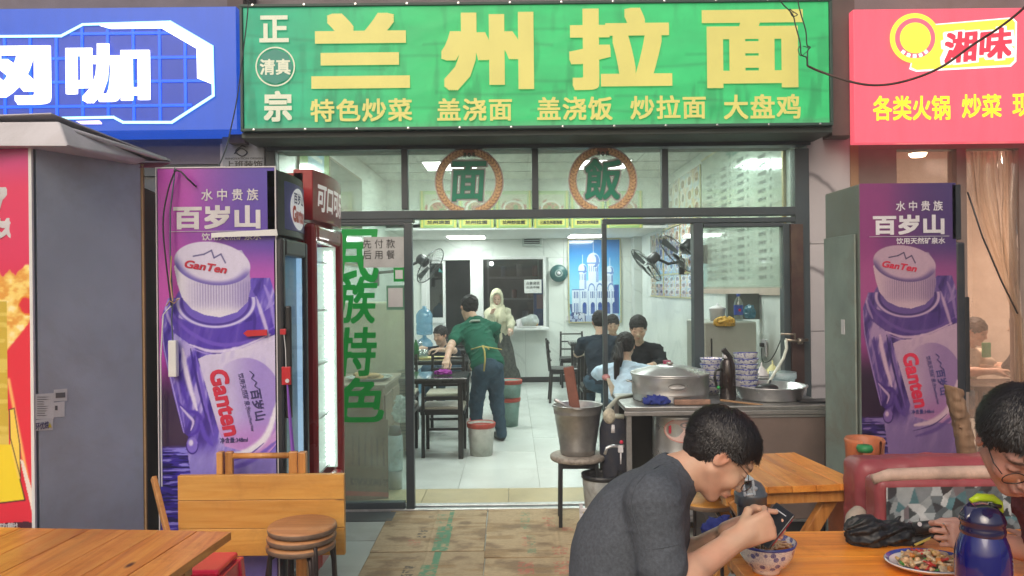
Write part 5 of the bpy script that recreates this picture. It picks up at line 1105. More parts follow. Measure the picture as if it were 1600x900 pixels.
# gas hose, taps at the left end
gp = thing('counter_pipework', 'wrapped hose and steel tap pipes at the left end of the stove counter', 'pipe', (.66, 4.85, .4))
MB().sphere(P(952, 650, 4.80), (.04, .03, .05), 16, 10).build('wrapped_joint', pm('rag_wrap', (.5, .46, .36), .8, 0, .5, 30, .4, 60), gp, True)
MB().tube([P(952, 650, 4.8), P(975, 651, 4.8)], .016, 10).tube([P(990, 618, 5.2), P(965, 622, 5.1), P(950, 638, 4.85)], .014, 10).build('pipe', pm('pipe_grey', (.35, .36, .3), .5), gp, True)
MB().tube([P(958, 664, 4.79), P(958, 676, 4.79)], [.010, .014], 10).build('nozzle', m_pw, gp, True)
MB().tube([P(945, 710, 4.78), P(948, 700, 4.78), P(956, 697, 4.79), P(975, 697, 4.8)], .010, 10).build('spout', m_st, gp, True)
MB().box(P(966, 700, 4.77).x, P(974, 700, 4.77).x, 4.77, 4.79, P(970, 707, 4.78).z, P(970, 696, 4.78).z).build('valve', m_pw, gp, bev=.003); MB().sphere(P(971, 691, 4.78), .012).build('red_knob', m_pr, gp, True)
MB().tube([P(970, 707, 4.78), P(970, 725, 4.78)], .005, 8).build('drip_rod', m_pw, gp, True)
nb = thing('gas_barrel', 'dark navy barrel standing behind the steel bucket at the counter end', 'barrel', (P(958, 700, 5.15).x, 5.15, 0))
MB().lathe([(0, .0), (.10, .0), (.105, .02), (.105, .62), (.08, .70), (0, .71)], (P(962, 700, 5.1).x, 5.12, 0), 28).build('body', pm('navy_steel', (.02, .025, .045), .7, 0, .3, 4, dirt=.4), nb, True)

# bucket on a round stool
q = P(903, 710, 5.13); sx, sy_ = q.x, 5.13
s_ = thing('round_stool', 'round stone topped stool with straight black legs carrying the steel bucket', 'stool', (sx, sy_, 0))
MB().lathe([(0, .458), (.175, .458), (.185, .45), (.185, .43), (.178, .422), (0, .422)], (sx, sy_, 0), 40).build('seat', pm('speckled_top', (.32, .28, .24), .6, 0, .5, 30, .3, 40, dirt=.7), s_, True)
for k in range(4):
    a = .75 + k * math.pi / 2; MB().bar((sx + .175 * math.cos(a), sy_ + .175 * math.sin(a), 0), (sx + .165 * math.cos(a), sy_ + .165 * math.sin(a), .421), .024, .024).build('leg', m_blackiron, s_, bev=.003)
for k in range(4):
    a, a2 = .75 + k * math.pi / 2, .75 + (k + 1) * math.pi / 2; MB().bar((sx + .165 * math.cos(a), sy_ + .165 * math.sin(a), .40), (sx + .165 * math.cos(a2), sy_ + .165 * math.sin(a2), .40), .01, .03).build('rail', m_blackiron, s_)
bk = thing('steel_bucket', 'tapered stainless steel bucket with wooden paddle on the round stool', 'bucket', (sx, sy_, .458)); z = .459
MB().lathe([(0, z), (.105, z), (.115, z + .006), (.118, z + .03), (.121, z + .033), (.119, z + .04), (.155, z + .27), (.159, z + .273), (.158, z + .28), (.165, z + .325), (.171, z + .328), (.168, z + .333), (.16, z + .325), (.11, z + .02), (0, z + .02)], (sx, sy_, 0), 48).build('body', m_std, bk, True)
MB().tube([(sx + .168, sy_ - .01, z + .32), (sx + .1, sy_ - .12, z + .325), (sx, sy_ - .172, z + .322), (sx - .1, sy_ - .13, z + .325), (sx - .168, sy_ - .01, z + .32)], .004, 6).build('handle', m_std, bk, True)
MB().tube([P(945, 638, 5.1), P(955, 640, 5.1)], .01, 8).build('handle_lug', m_std, bk, True)
pd_ = thing('wooden_paddle', 'reddish brown wooden paddle standing in the steel bucket', 'paddle', P(895, 630, 5.1))
pb = P(904, 640, 5.13); pb.z -= .15
MB().bar(pb, P(888, 573, 5.16), .07, .018, (0, 1, 0)).build('blade', pm('red_wood', (.2, .07, .045), .55, 0, .3, 10), pd_, bev=.006)
pe = thing('steel_tube_ladle', 'grey metal handle sticking out of the steel bucket', 'ladle', P(880, 630, 5.1)); pb = P(895, 640, 5.13)
MB().tube([P(867, 624, 5.05), pb, pb + V(.05, 0, -.12)], .013, 10).build('handle', m_st, pe, True)
q = P(941, 760, 4.95); gbx = q.x
gb = thing('grey_bin', 'worn pale grey bin with a black rim behind the diner in grey', 'bin', (gbx, 4.95, 0))
MB().lathe([(0, .002), (.095, .002), (.10, .01), (.128, .345)], (gbx, 4.95, 0), 40).build('body', pm('paint_stained_grey', (.36, .38, .38), .6, 0, .25, 16, .4, 60, dirt=.8), gb, True)
MB().lathe([(.128, .34), (.134, .345), (.134, .37), (.126, .372), (.122, .345), (.09, .05), (0, .04)], (gbx, 4.95, 0), 40).build('rim', m_black, gb, True)
q = P(906, 806, 4.6); cr = thing('white_crate', 'small white slatted crate end beside the grey bin', 'crate', (q.x, 4.6, 0))
for k in range(4): MB().box(q.x, q.x + .35, 4.6, 4.615, .12 + k * .035, .14 + k * .035).build('slat', m_pw, cr, bev=.002)
for x in (0, .33): MB().box(q.x + x, q.x + x + .02, 4.616, 4.63, 0, .27).build('post', m_pw, cr)
rg = P(947, 590, 5.43); rag = thing('tied_rag', 'white and pink rag tied round the thin dark door post', 'rag', rg)
MB().lathe([(.006, 0), (.028, .01), (.03, .03), (.014, .045)], rg + V(-.0, 0, -.02), 12).build('knot', pm('pink_rag', (.5, .25, .25), .8, 0, .4, 30), rag, True)
hull([rg + V(0, -.03, 0), rg + V(.02, -.03, 0), rg + V(.045, -.03, -.1), rg + V(.055, -.03, -.06), rg + V(.03, -.045, -.13), rg + V(.0, -.02, -.01)], 'tail', pm('cream_rag', (.5, .46, .36), .8, 0, .4, 30), rag)

# ------------------------------------------------------------------ right hand fridge with the same poster
DR = 4.0
rx0, rx1 = P(1343, 480, DR).x, P(1497, 480, DR).x; zt3 = P(1420, 285, DR).z
f2 = water_fridge(rx0, rx1 - .01, DR, DR + .44, zt3, 'dim water bottle display fridge with purple poster beside the marble pillar', True)
def dulled(c): g = c.mean(-1, keepdims=True); return (c * .72 + g * .28) * np.array([.80, .68, .70])  # print toned darker, greyer and redder than the left poster's
def T2(x, y): s_ = (rx1 - rx0 - .012) / 187; return V(rx0 + .006 + (x - 247) * s_, DR, zt3 - .004 - (y - 263) * s_ * 1.02)
painted('poster', T2(247, 263), T2(434, 263) - T2(247, 263), T2(247, 1004) - T2(247, 263), 190, 700, lambda U, W: dulled(bottle_print(U, W)), m_print, f2)
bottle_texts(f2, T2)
hull([V(rx0 - .012, DR + .03, .1), V(rx0 - .012, DR + .42, .1), V(rx0 - .012, DR + .03, P(1342, 365, DR).z), V(rx0 - .012, DR + .42, P(1342, 365, DR).z), V(rx0 - .002, DR + .03, .1), V(rx0 - .002, DR + .42, .1), V(rx0 - .002, DR + .03, P(1342, 365, DR).z), V(rx0 - .002, DR + .42, P(1342, 365, DR).z)], 'side_sheet', pm('pale_green_sheet', (.22, .27, .24), .5, 0, .3, 3, .2, 60, dirt=.8), f2, .002)
MB().box(rx0 - .016, rx0 - .0125, 4.15, 4.19, 1.30, 1.38).build('sticker', m_pw, f2)

# ------------------------------------------------------------------ pine table in the middle right
c_ = P(1350, 757, 3.17); t2 = thing('pine_table', 'orange pine plank table beyond the diners, in front of the steel counter', 'table', (c_.x - .4, c_.y + .3, 0))
M2 = rotm(c_.x, c_.y, 6.3); plank_top(t2, M2, -.62, 0, 0, .60, .75, 6, 'y', m_pine, seed=4)
for y in (.06, .5):
    for a, c2 in ((-.55, -.08), (-.08, -.55)): MB(M2).bar((a, y + (.026 if a < c2 else -.026), 0), (c2, y + (.026 if a < c2 else -.026), .70), .055, .04, (0, 1, 0)).build('leg', m_leg, t2, bev=.004)
MB(M2).box(-.58, -.06, .03, .07, .67, .719).build('rail', m_leg, t2); MB(M2).box(-.58, -.06, .5, .54, .67, .719).build('rail', m_leg, t2)
q = P(1105, 785, 3.62); stool(q.x, 3.62, 0, .57, .14, 'round wooden stool behind the grey shirted diner near the pine table', seatm=m_pale, rot=.2)
q = P(1128, 830, 4.4); tag(MB().box(q.x - .12, q.x + .12, 4.3, 4.6, .0, .28).build('cardboard_box', pm('dark_box', (.06, .05, .045), .7, 0, .4, 6), bev=.004), 'dark box on the ground under the steel counter edge', 'box')

# ------------------------------------------------------------------ near right table and what stands on it
FT = thing('pine_table', 'near orange pine table at the lower right with bowl, plate and umbrella', 'table', (1.3, 2.2, 0))
I4 = Matrix.Identity(4); fx0 = .646
plank_top(FT, I4, fx0, 2.35, 1.56, 2.56, .75, 4, 'x', m_pinex, th=.03, gap=.003, widths=[1.2, 1.05, 1.15, 1.1])
for x in (fx0 + .08, 2.2): crossed_legs(FT, I4, x, 1.65, 2.46, .715, m_leg)
MB().box(fx0 + .03, 2.3, 2.40, 2.44, .67, .718).build('rail', m_leg, FT)
TZ = .7515
# noodle bowl
q = P(1197, 870, 2.2); nbx, nby = q.x, 2.2
NB = bowl(nbx, nby, TZ, .084, .088, 'blue and white flowered noodle bowl in front of the diner in grey', mat=m_porc2)
m_nood = pm('noodle', (.62, .38, .20), .35, 0, .2, 30, coat=.3, sss=.1); rn = random.Random(4); b = MB()
MB().lathe([(0, .072), (.076, .072)], (nbx, nby, TZ), 30).build('broth', pm('red_broth', (.35, .10, .03), .12, 0, .3, 30, coat=.6), NB)
for k in range(46):
    a = rn.uniform(0, 6.28); r = rn.uniform(0, .05); p = V(nbx + r * math.cos(a), nby + r * math.sin(a), TZ + .074 + rn.uniform(0, .010) * (1 - r / .06)); pts = []
    d2 = rn.uniform(0, 6.28)
    for i in range(6):
        pts.append(p.copy()); d2 += rn.uniform(-.8, .8); p = p + V(math.cos(d2), math.sin(d2), rn.uniform(-.25, .25)) * .013
        o = V(p.x - nbx, p.y - nby, 0)
        if o.length > .068: p.x, p.y = nbx + o.x / o.length * .068, nby + o.y / o.length * .068
    b.tube(pts, .0021, 5)
ob = b.build('noodles', m_nood, NB, True); ob['kind'] = 'stuff'
# shaker cup
q = P(1173, 800, 2.46); sx = q.x
SH = thing('shaker_cup', 'grey shaker cup with a pale flip handle behind the phone', 'shaker cup', (sx, 2.46, TZ)); m_sh = pm('shaker_grey', (.075, .09, .105), .35, 0, .1, coat=.2)
MB().lathe([(0, 0), (.036, 0), (.038, .004), (.044, .122)], (sx, 2.46, TZ), 36).build('cup', pm('smoky_plastic', (.04, .045, .05), .25, coat=.4), SH, True)
MB().lathe([(.046, .12), (.05, .122), (.05, .145), (.0515, .147), (.0515, .155), (.047, .158), (.044, .172), (.033, .187), (.018, .195), (0, .197)], (sx, 2.46, TZ), 40).build('lid', m_sh, SH, True)
mh = pm('pale_grey_plastic', (.42, .47, .52), .35)
b = MB(); b.box(-.0165, -.009, -.05, -.042, .165, .205).box(.009, .0165, -.05, -.042, .165, .205)
b = MB(Matrix.Translation((sx, 2.46, TZ)) @ Matrix.Rotation(R_(-6), 4, 'Y'))
b.box(-.019, -.011, -.05, -.04, .158, .205).box(.011, .019, -.05, -.04, .158, .205).box(-.011, .011, -.05, -.04, .158, .166).box(-.019, .019, -.05, .002, .2055, .2125); b.build('flip_handle', mh, SH, bev=.003)
MB().sphere((sx, 2.42, TZ + .178), (.011, .008, .008)).build('spout', mh, SH, True)
q = P(1128, 830, 2.47); cloth('cloth_hat', (q.x, 2.48, TZ + .03), (.06, .045, .042), 11, pm('navy_cloth2', (.02, .03, .20), .8, 0, .3, 20), 'crumpled navy blue cap on the table behind the diner\'s forearms', 'cap')
# umbrella
m_umb = pm('black_nylon', (.012, .012, .014), .55, 0, .3, 20, .2, 200, coat=.1)
u = thing('folded_umbrella', 'crumpled black folding umbrella lying on the near right table', 'umbrella', P(1400, 835, 2.44)); u.location.z = TZ
def U_(px, py, d=2.43): return np.array(P(px, py, d))
F = Field(U_(1310, 872, 2.36) - .02, U_(1500, 800, 2.56) + .03, .0035)
F.ell(U_(1352, 831), (.060, .055, .047), k=.02); F.cap(U_(1352, 833), U_(1425, 836), .040, .030, k=.02); F.ell(U_(1394, 835), (.045, .04, .036), k=.01); F.cap(U_(1345, 853), U_(1370, 857), .018, .02, k=.015)
def fold(x, y, z):
    c = U_(1352, 831); an = np.arctan2(z - c[2], (y - c[1])); l = x - c[0]; return .0055 * np.sin(an * 9 + l * 60 + 2 * noise3(x * 30, y * 30, z * 30, 4)) + .010 * np.abs(noise3(x * 28, y * 28, z * 28, 5)) - .004 + .003 * noise3(x * 90, y * 90, z * 90, 2)
F.disp(fold); F.cap(U_(1392, 823), U_(1407, 806), .012, .004, k=.006); F.cap(U_(1355, 815), U_(1340, 809), .010, .003, k=.006); F.obj('canopy', m_umb, u)
MB().tube([P(1425, 833, 2.42), P(1480, 826, 2.40)], .017, 14).build('shaft', m_umb, u, True); MB().tube([P(1428, 826, 2.405), P(1476, 820, 2.385)], [.020, .018], 14).build('handle', m_black, u, True)
MB().disc(P(1437, 819, 2.375), .007, 14, (0, -1, .3)).build('handle_badge', m_pw, u)
b = MB(); b.tube([P(1425, 852, 2.37), P(1440, 845, 2.36), P(1456, 838, 2.36), P(1470, 846, 2.35)], .006, 8); b.build('strap', m_umb, u, True)
q = [P(1428, 850, 2.35), P(1455, 838, 2.35), P(1453, 843, 2.35), P(1431, 853, 2.35)]; MB().add(q, [(0, 1, 2, 3)]).build('yellow_tag', pm('yellow_tag', (.6, .5, .12), .5), u)

# plate of food
q = P(1452, 872, 2.2); plx, ply = q.x, 2.2
pl = thing('dinner_plate', 'oval blue rimmed plate heaped with stir fried chicken, onion and peppers', 'plate', (plx, ply, TZ))
S_ = Matrix.Diagonal((1.12, .92, 1)); MB().lathe([(0, 0), (.055, 0), (.06, .004), (.09, .012), (.106, .022), (.109, .025), (.106, .027), (.09, .017), (.06, .009), (0, .008)], (plx, ply, TZ), 56, S_).build('dish', m_porcw, pl, True)
MB().lathe([(.096, .0222), (.104, .0275), (.1055, .0285)], (plx, ply, TZ), 56, S_).build('rim_line', m_blue_line, pl, True)
foods = [('chicken', (.50, .28, .13)), ('chicken', (.58, .36, .18)), ('onion', (.58, .46, .30)), ('potato', (.52, .33, .10)), ('carrot', (.62, .22, .04)), ('mushroom', (.20, .13, .08)), ('green_pepper', (.05, .22, .03)), ('red_pepper', (.45, .03, .02)), ('garlic', (.62, .55, .42))]
rn = random.Random(12)
fm = []
for i in range(9):
    r_ = [(.016, .010, .006), (.014, .009, .007), (.017, .008, .003), (.018, .014, .006), (.012, .008, .005), (.014, .008, .006), (.010, .008, .004), (.018, .006, .003), (.010, .007, .006)][i]
    c0 = (0, 0, 0); F = Field((-.026,) * 3, (.026,) * 3, .0022); F.ell(c0, r_, k=0); F.disp(lambda x, y, z, i=i: .004 * noise3(x * 90 + i * 9, y * 90, z * 90, i) - .0005, .02); pts, qd = F.mesh()
    o = mkobj(foods[i][0], pts, qd, pm('food_%d' % i, foods[i][1], .38, 0, .35, 60, coat=.4), None, True); o.parent = pl; fm.append(o); o.location = (rn.uniform(-.04, .04), rn.uniform(-.03, .03), .02)
cnt = 0
for k in range(110):
    i = rn.choice([0, 0, 1, 1, 2, 2, 3, 4, 5, 6, 7, 8]); a, r = rn.uniform(0, 6.28), rn.random() ** .55 * .078; x, y = r * math.cos(a) * 1.08, r * math.sin(a) * .88
    z = .012 + .034 * (1 - (r / .095) ** 2) * rn.uniform(.5, 1.1); o = fm[i].copy(); COL.objects.link(o); o.parent = pl; o.location = (x, y, z); o.rotation_euler = (rn.uniform(-.7, .7), rn.uniform(-.7, .7), rn.uniform(0, 6.28)); sc = rn.uniform(.75, 1.25); o.scale = (sc, sc, sc)

# blue water bottle
q = P(1536, 900, 1.92); wx, wy = q.x, 1.92; zt4 = P(1536, 787, 1.92).z
wb = thing('water_bottle', 'round cobalt blue water bottle with lime green cap loop', 'water bottle', (wx, wy, TZ)); Hh = zt4 - TZ
N = NT('blue_tint'); N.b.inputs['Base Color'].default_value = (.010, .012, .20, 1); N.b.inputs['Roughness'].default_value = .08; N.b.inputs['Transmission Weight'].default_value = .3; N.b.inputs['IOR'].default_value = 1.45; N.b.inputs['Coat Weight'].default_value = 1; N.b.inputs['Coat Roughness'].default_value = .03
MB().lathe([(0, .002), (.052, .002), (.058, .01), (.0625, .06), (.0645, .11), (.063, .145), (.057, .172), (.05, .19), (.048, .196)], (wx, wy, TZ), 56).build('body', N.m, wb, True)
m_nv = pm('navy_gloss', (.012, .010, .06), .12, 0, .1, coat=1)
MB().lathe([(.046, .19), (.051, .195), (.052, .205), (.050, .21), (.050, .222), (.053, .224), (.051, .232), (.046, .245), (.035, .258), (.02, .266), (0, .268)], (wx, wy, TZ), 48).build('cap', m_nv, wb, True)
hull([(wx - .055, wy - .02, TZ + .232), (wx - .05, wy + .02, TZ + .232), (wx - .045, wy, TZ + .262), (wx - .02, wy - .02, TZ + .262), (wx - .02, wy + .02, TZ + .27), (wx - .03, wy - .02, TZ + .24)], 'spout_cover', m_nv, wb, .004)
m_lime = pm('lime_plastic', (.52, .72, .02), .35)
MB().tube([(wx - .030, wy, TZ + .274), (wx - .01, wy, TZ + .283), (wx + .025, wy, TZ + .281), (wx + .042, wy, TZ + .268), (wx + .046, wy, TZ + .245)], [.006, .010, .010, .009, .007], 12).build('carry_loop', m_lime, wb, True)
MB().tube([(wx + .012, wy - .01, TZ + .268), (wx + .040, wy - .01, TZ + .262)], .005, 8).build('loop_slot', m_black, wb, True)
tv = Matrix(((0, 1, 0), (0, 0, -1), (-1, 0, 0)))
def wrap_text(body, z0, z1, ang, h, mat, bold):
    o = text(body, (0, 0, 0), z1 - z0, h, mat, wb, Matrix.Identity(3), bold)
    for v in o.data.vertices:
        x, y = v.co.x + wb.location.x, v.co.y + wb.location.y
        zz = (z0 + z1) / 2 - x; a = ang + y / .063; zr = zz; prof = [(.0, .052), (.01, .058), (.06, .0625), (.11, .0645), (.145, .063), (.172, .057)]
        r = np.interp(zz, [p[0] for p in prof], [p[1] for p in prof]) + .0007; v.co = Vector((r * math.cos(a), r * math.sin(a), zz))
wrap_text('YAMAMO', .045, .150, R_(-38), .014, m_pw, .03)
MB().add([(.0642 * math.cos(a) + wx, .0642 * math.sin(a) + wy, TZ + z) for a, z in ((R_(-50), .045), (R_(-42), .045), (R_(-42), .075), (R_(-50), .075))], [(0, 1, 2, 3)]).build('label_patch', m_pw, wb)

# ------------------------------------------------------------------ sofa, gas bottle, broken post
def tri_pattern(U, W):
    x, y = U * 26, W * 10; rr = np.random.RandomState(5); c = C3(U, 100, 108, 108); pts = rr.rand(330, 2) * np.array([26, 10]); best = np.full(U.shape, 1e9); idx = np.zeros(U.shape, int); sec = np.zeros(U.shape, int); b2 = np.full(U.shape, 1e9)
    for i, p in enumerate(pts):
        d = np.abs(x - p[0]) * .9 + np.abs(y - p[1]) * .8 + .45 * np.abs((x - p[0]) + (y - p[1])); m = d < best; b2 = np.where(m, best, np.minimum(b2, d)); best = np.where(m, d, best); idx = np.where(m, i, idx)
    ang = np.floor((np.arctan2(y - pts[idx, 1], x - pts[idx, 0]) + math.pi) / (2 * math.pi) * 5); v = hsh(idx.astype(float), ang, ang * 0, 3); h2 = hsh(idx.astype(float), ang, ang * 0, 9)
    pal = np.array([(70, 76, 78), (96, 104, 108), (126, 132, 136), (160, 166, 168), (86, 122, 128), (60, 60, 64), (188, 190, 190), (110, 100, 104)]) / 255.; c = pal[(v * 7.99).astype(int)] * (.9 + .2 * h2[..., None])
    return np.clip(c * (1 + .12 * fbm(U * 60, W * 30, 0, 2, 3))[..., None], 0, 1)
m_maroon = pm('maroon_vinyl', (.30, .055, .065), .42, 0, .2, 6, .35, 40, dirt=.25)
sof = thing('vinyl_sofa', 'worn maroon vinyl sofa with grey triangle patterned front panel', 'sofa', (2.1, 3.0, 0))
F = Field((1.28, 2.95, .0), (3.0, 3.3, .98), .012)
F.rbox((2.15, 3.10, .45), (.80, .095, .43), None, .05, 0); F.disp(lambda x, y, z: .010 * noise3(x * 7, y * 7, z * 7, 1) + .004 * noise3(x * 26, y * 26, z * 26, 2)); F.obj('backrest', m_maroon, sof)
sa = P(1370, 790, 2.82).x
F = Field((sa - .04, 2.7, .1), (3.0, 3.0, .95), .01); F.rbox(((sa + 2.9) / 2, 2.88, .50), ((2.9 - sa) / 2, .06, .355), None, .03, 0); F.disp(lambda x, y, z: .006 * noise3(x * 9, y * 9, z * 9, 4) + .003 * noise3(x * 30, y * 30, z * 30, 2)); F.obj('arm_panel', m_maroon, sof)
tpp = P(1385, 757, 2.81); painted('patterned_cover', (tpp.x, 2.812, .825), (2.9 - tpp.x, 0, 0), (0, 0, -.62), 420, 200, tri_pattern, vcol('printed_vinyl', .35, 0, .2, .2), sof, relief=lambda U, W: .004 * fbm(U * 9, W * 5, 0, 3, 3))
MB().tube([(sa + .0, 2.85, .845), (sa + .06, 2.845, .862), (sa + .3, 2.85, .866), (sa + .7, 2.85, .868), (sa + 1.0, 2.85, .885), (2.9, 2.85, .91)], [.018, .024, .026, .026, .028, .028], 14).build('worn_edge', pm('worn_peach', (.55, .38, .30), .6, 0, .3, 14, .3, 60, dirt=.3), sof, True)
q = P(1349, 803, 2.9); cloth('beige_cushion', (q.x, 2.95, .62), (.05, .04, .10), 21, pm('beige_fabric', (.42, .35, .29), .8, 0, .2, 12), 'small beige cushion end beside the sofa above the umbrella', 'cushion', amp=.006, sc=20)
gcx = P(1351, 700, 3.45).x; m_org = pm('orange_paint', (.50, .15, .06), .5, 0, .25, 6, .25, 50, dirt=.4)
gz = P(1351, 684, 3.45).z
gb = thing('gas_cylinder', 'orange gas cylinder with green valve behind the red sofa', 'gas cylinder', (gcx, 3.45, 0))
MB().lathe([(0, .01), (.13, .01), (.15, .05), (.155, .1), (.155, gz - .34), (.145, gz - .27), (.11, gz - .21), (.05, gz - .17), (0, gz - .165)], (gcx, 3.45, 0), 40).build('body', m_org, gb, True)
MB().lathe([(.075, gz - .19), (.082, gz - .03), (.086, gz - .01), (.080, gz), (.072, gz - .01), (.07, gz - .18)], (gcx, 3.45, 0), 32, None, R_(-60), R_(240)).build('collar', m_org, gb, True)
MB().lathe([(.016, gz - .17), (.016, gz - .08), (0, gz - .08)], (gcx, 3.45, 0), 12).build('valve', pm('old_brass', (.35, .3, .24)), gb, True)
MB().lathe([(0, -.02), (.03, -.02), (.036, -.005), (.03, .01), (0, .012)], P(1351, 699, 3.36), 10).build('hand_wheel', pm('valve_green', (.02, .20, .06), .45), gb, True)
text('NT气', (gcx - .10, 3.31, gz - .44), .02, .09, m_black, gb, FRONT, .02)
bp = thing('broken_post', 'broken weathered wooden post leaning behind the sofa', 'post', P(1500, 680, 3.6)); bp.location.z = 0
pa, pb2 = P(1515, 715, 3.6), P(1489, 604, 3.62); dd = (pa - pb2).normalized(); base = pa + dd * ((pa.z) / max(-dd.z, .2))
F = Field(np.minimum(base, pb2) - .08, np.maximum(base, pb2) + .08, .009); F.cap(base, pb2, .045, .038, k=0); F.disp(lambda x, y, z: .012 * noise3(x * 30, y * 30, z * 5, 3) + .008 * noise3(x * 60, y * 60, z * 60, 7)); F.cut(pb2, (dd.x * -1 + .5, 0, -dd.z)); F.obj('timber', wood('weathered_wood', (.32, .21, .13), (.24, .14, .08), (.13, .08, .05), 2, .7, 0), bp)

# plastic strip curtain of the right shop
sc_ = thing('strip_curtain', 'bundle of cloudy plastic curtain strips gathered at the hotpot shop door', 'curtain', (P(1560, 400, 5.2).x, 5.3, 0))
m_strip = glass('yellowed_plastic', (.97, .93, .88), .06, .15, .10, (.72, .6, .5)); rn = random.Random(6)
for k in range(9):
    x0 = 1514 + k * 8.6; kx = 1590 + rn.uniform(-6, 8); pts = []
    for i in range(13):
        t = i / 12; yy = 236 + (500 - 236) * t; xx = x0 + (kx - x0) * (t ** 1.7) + 2 * math.sin(t * 9 + k); pts.append(P(xx, yy, 5.44 - .10 * t + .012 * math.sin(k * 2.1)))
    for i in range(1, 6): pts.append(P(kx + i * 1.6 + rn.uniform(-1, 1), 500 + i * 44, 5.33))
    b = MB(); wv = .018
    vs = []; 
    for i, p in enumerate(pts): tw = k * .7 + i * .16; wd = (.026 if i < 9 else .014); e = V(math.cos(tw) * wd, math.sin(tw) * wd, 0); vs += [p - e, p + e]
    b.add(vs, [(2 * i, 2 * i + 1, 2 * i + 3, 2 * i + 2) for i in range(len(pts) - 1)]); b.build('strip', m_strip, sc_, True, solid=.002)
tag(MB().tube([P(1512, 300, 5.30), P(1535, 370, 5.29), P(1565, 440, 5.28), P(1590, 490, 5.28)], .006, 8).build('tie_cord', m_black, sc_, True))

# ------------------------------------------------------------------ loose cables
m_cab = pm('cable_brown', (.07, .03, .025), .5); m_cabd = pm('cable_dark', (.03, .03, .035), .6)
def spline(pts, n=10):
    out = []
    for i in range(len(pts) - 1):
        p0, p1, p2, p3 = pts[max(i - 1, 0)], pts[i], pts[i + 1], pts[min(i + 2, len(pts) - 1)]
        for k in range(n): t = k / n; out.append(.5 * ((2 * p1) + (p2 - p0) * t + (2 * p0 - 5 * p1 + 4 * p2 - p3) * t * t + (3 * p1 - p0 - 3 * p2 + p3) * t ** 3))
    return out + [pts[-1]]
def cable(pp, d, r, mat, lab, name='cable'):
    ds = d if hasattr(d, '__len__') else [d] * len(pp); return tag(MB().tube(spline([P(x, y, dd) for (x, y), dd in zip(pp, ds)]), r, 7).build(name, mat, None, True), lab, 'cable')
cable([(1262, 103), (1285, 113), (1335, 129), (1375, 133), (1420, 125), (1470, 105), (1520, 70), (1560, 44), (1600, 12), (1650, -40)], [4.9, 4.9, 4.8, 4.7, 4.6, 4.5, 4.4, 4.3, 4.2, 4.1], .0075, m_cab, 'thick brown cable sagging across the red sign')
cable([(1205, -20), (1222, 5), (1238, 22), (1243, 40), (1250, 66), (1252, 85), (1260, 90), (1261, 103)], 4.92, .004, m_cabd, 'thin knotted wire hanging left over the green sign corner')
cable([(1243, -20), (1248, 8), (1252, 24), (1259, 48), (1261, 70), (1266, 74), (1262, 80), (1262, 103)], 4.9, .004, m_cabd, 'thin knotted wire hanging right over the green sign corner')
cable([(1240, 20), (1234, 14), (1238, 25), (1246, 23), (1239, 18)], 4.91, .003, m_cabd, 'small loop of wire knot above the green sign corner')
cable([(1250, 72), (1247, 78), (1251, 87), (1257, 84), (1264, 76), (1255, 72)], 4.91, .0025, m_cabd, 'lower loop of wire knot on the green sign corner')
cable([(389, -20), (386, 30), (378, 95), (371, 150), (362, 195), (352, 235), (335, 270), (312, 291), (296, 282), (282, 268), (272, 267)], [5.0, 5.0, 5.0, 4.9, 4.6, 4.2, 3.8, 3.45, 3.36, 3.36, 3.37], .004, m_cabd, 'dark cable hanging from the sign gap to the bottle poster fridge')
cable([(268, 480), (255, 360), (262, 300), (275, 264)], 3.37, .0035, m_cabd, 'dark cable looped down the left edge of the bottle poster')
stp = thing('logo_plaque', 'grey plaque with drawn emblem and lettering above the bottle poster', 'sign', P(380, 238, 5.44))
a, b_, c, d = rect(348, 213, 413, 263, 5.44); MB().box(a, b_, 5.435, 5.448, c, d).build('board', pm('plaque_grey', (.3, .32, .34), .5), stp)
tpx('上班装饰', 352, 251, 410, 261, 5.433, m_black, stp, .02); tpx('RENOVATION DESIGN', 352, 246, 411, 249, 5.433, m_black, stp, .01)
b = MB(); b.tube(spline([P(x, y, 5.43) for x, y in ((366, 240), (376, 232), (386, 238), (378, 244), (368, 236), (380, 226), (388, 218), (372, 222), (384, 230))], 6), .003, 5); b.build('emblem', m_black, stp)
# ================================================================== on the glass
m_gr = pm('green_film', (.0, .33, .05), .35, 0, .05, coat=.2); m_emb = pm('emblem_green', (.01, .26, .15), .4); m_embw = pm('emblem_white', (.55, .58, .56), .5)
vt = thing('window_lettering', 'large green characters stuck down the left door pane beside the red fridge', 'window lettering', (P(565, 500, YF).x, YF - .03, 1.3))
for ch, *r in (('民', 524, 358, 592, 443), ('族', 522, 432, 590, 506), ('特', 524, 511, 589, 588), ('色', 526, 590, 600, 660)): tpx(ch, *r, YF - .030, m_gr, vt, .020, 'character', shear=.12)
nt_ = thing('paper_notice', 'white paper notice asking to pay before eating, on the left door pane', 'notice', (P(600, 395, YF).x, YF - .03, 1.8))
a, b_, c, d = rect(568, 370, 635, 418, YF - .035); MB().box(a, b_, YF - .037, YF - .0345, c, d).build('paper', pm('paper_grey', (.48, .49, .48), .7), nt_)
tpx('先 付 款', 567, 374, 617, 388, YF - .039, m_black, nt_, .0); tpx('后 用 餐', 567, 391, 617, 405, YF - .039, m_black, nt_, .0)
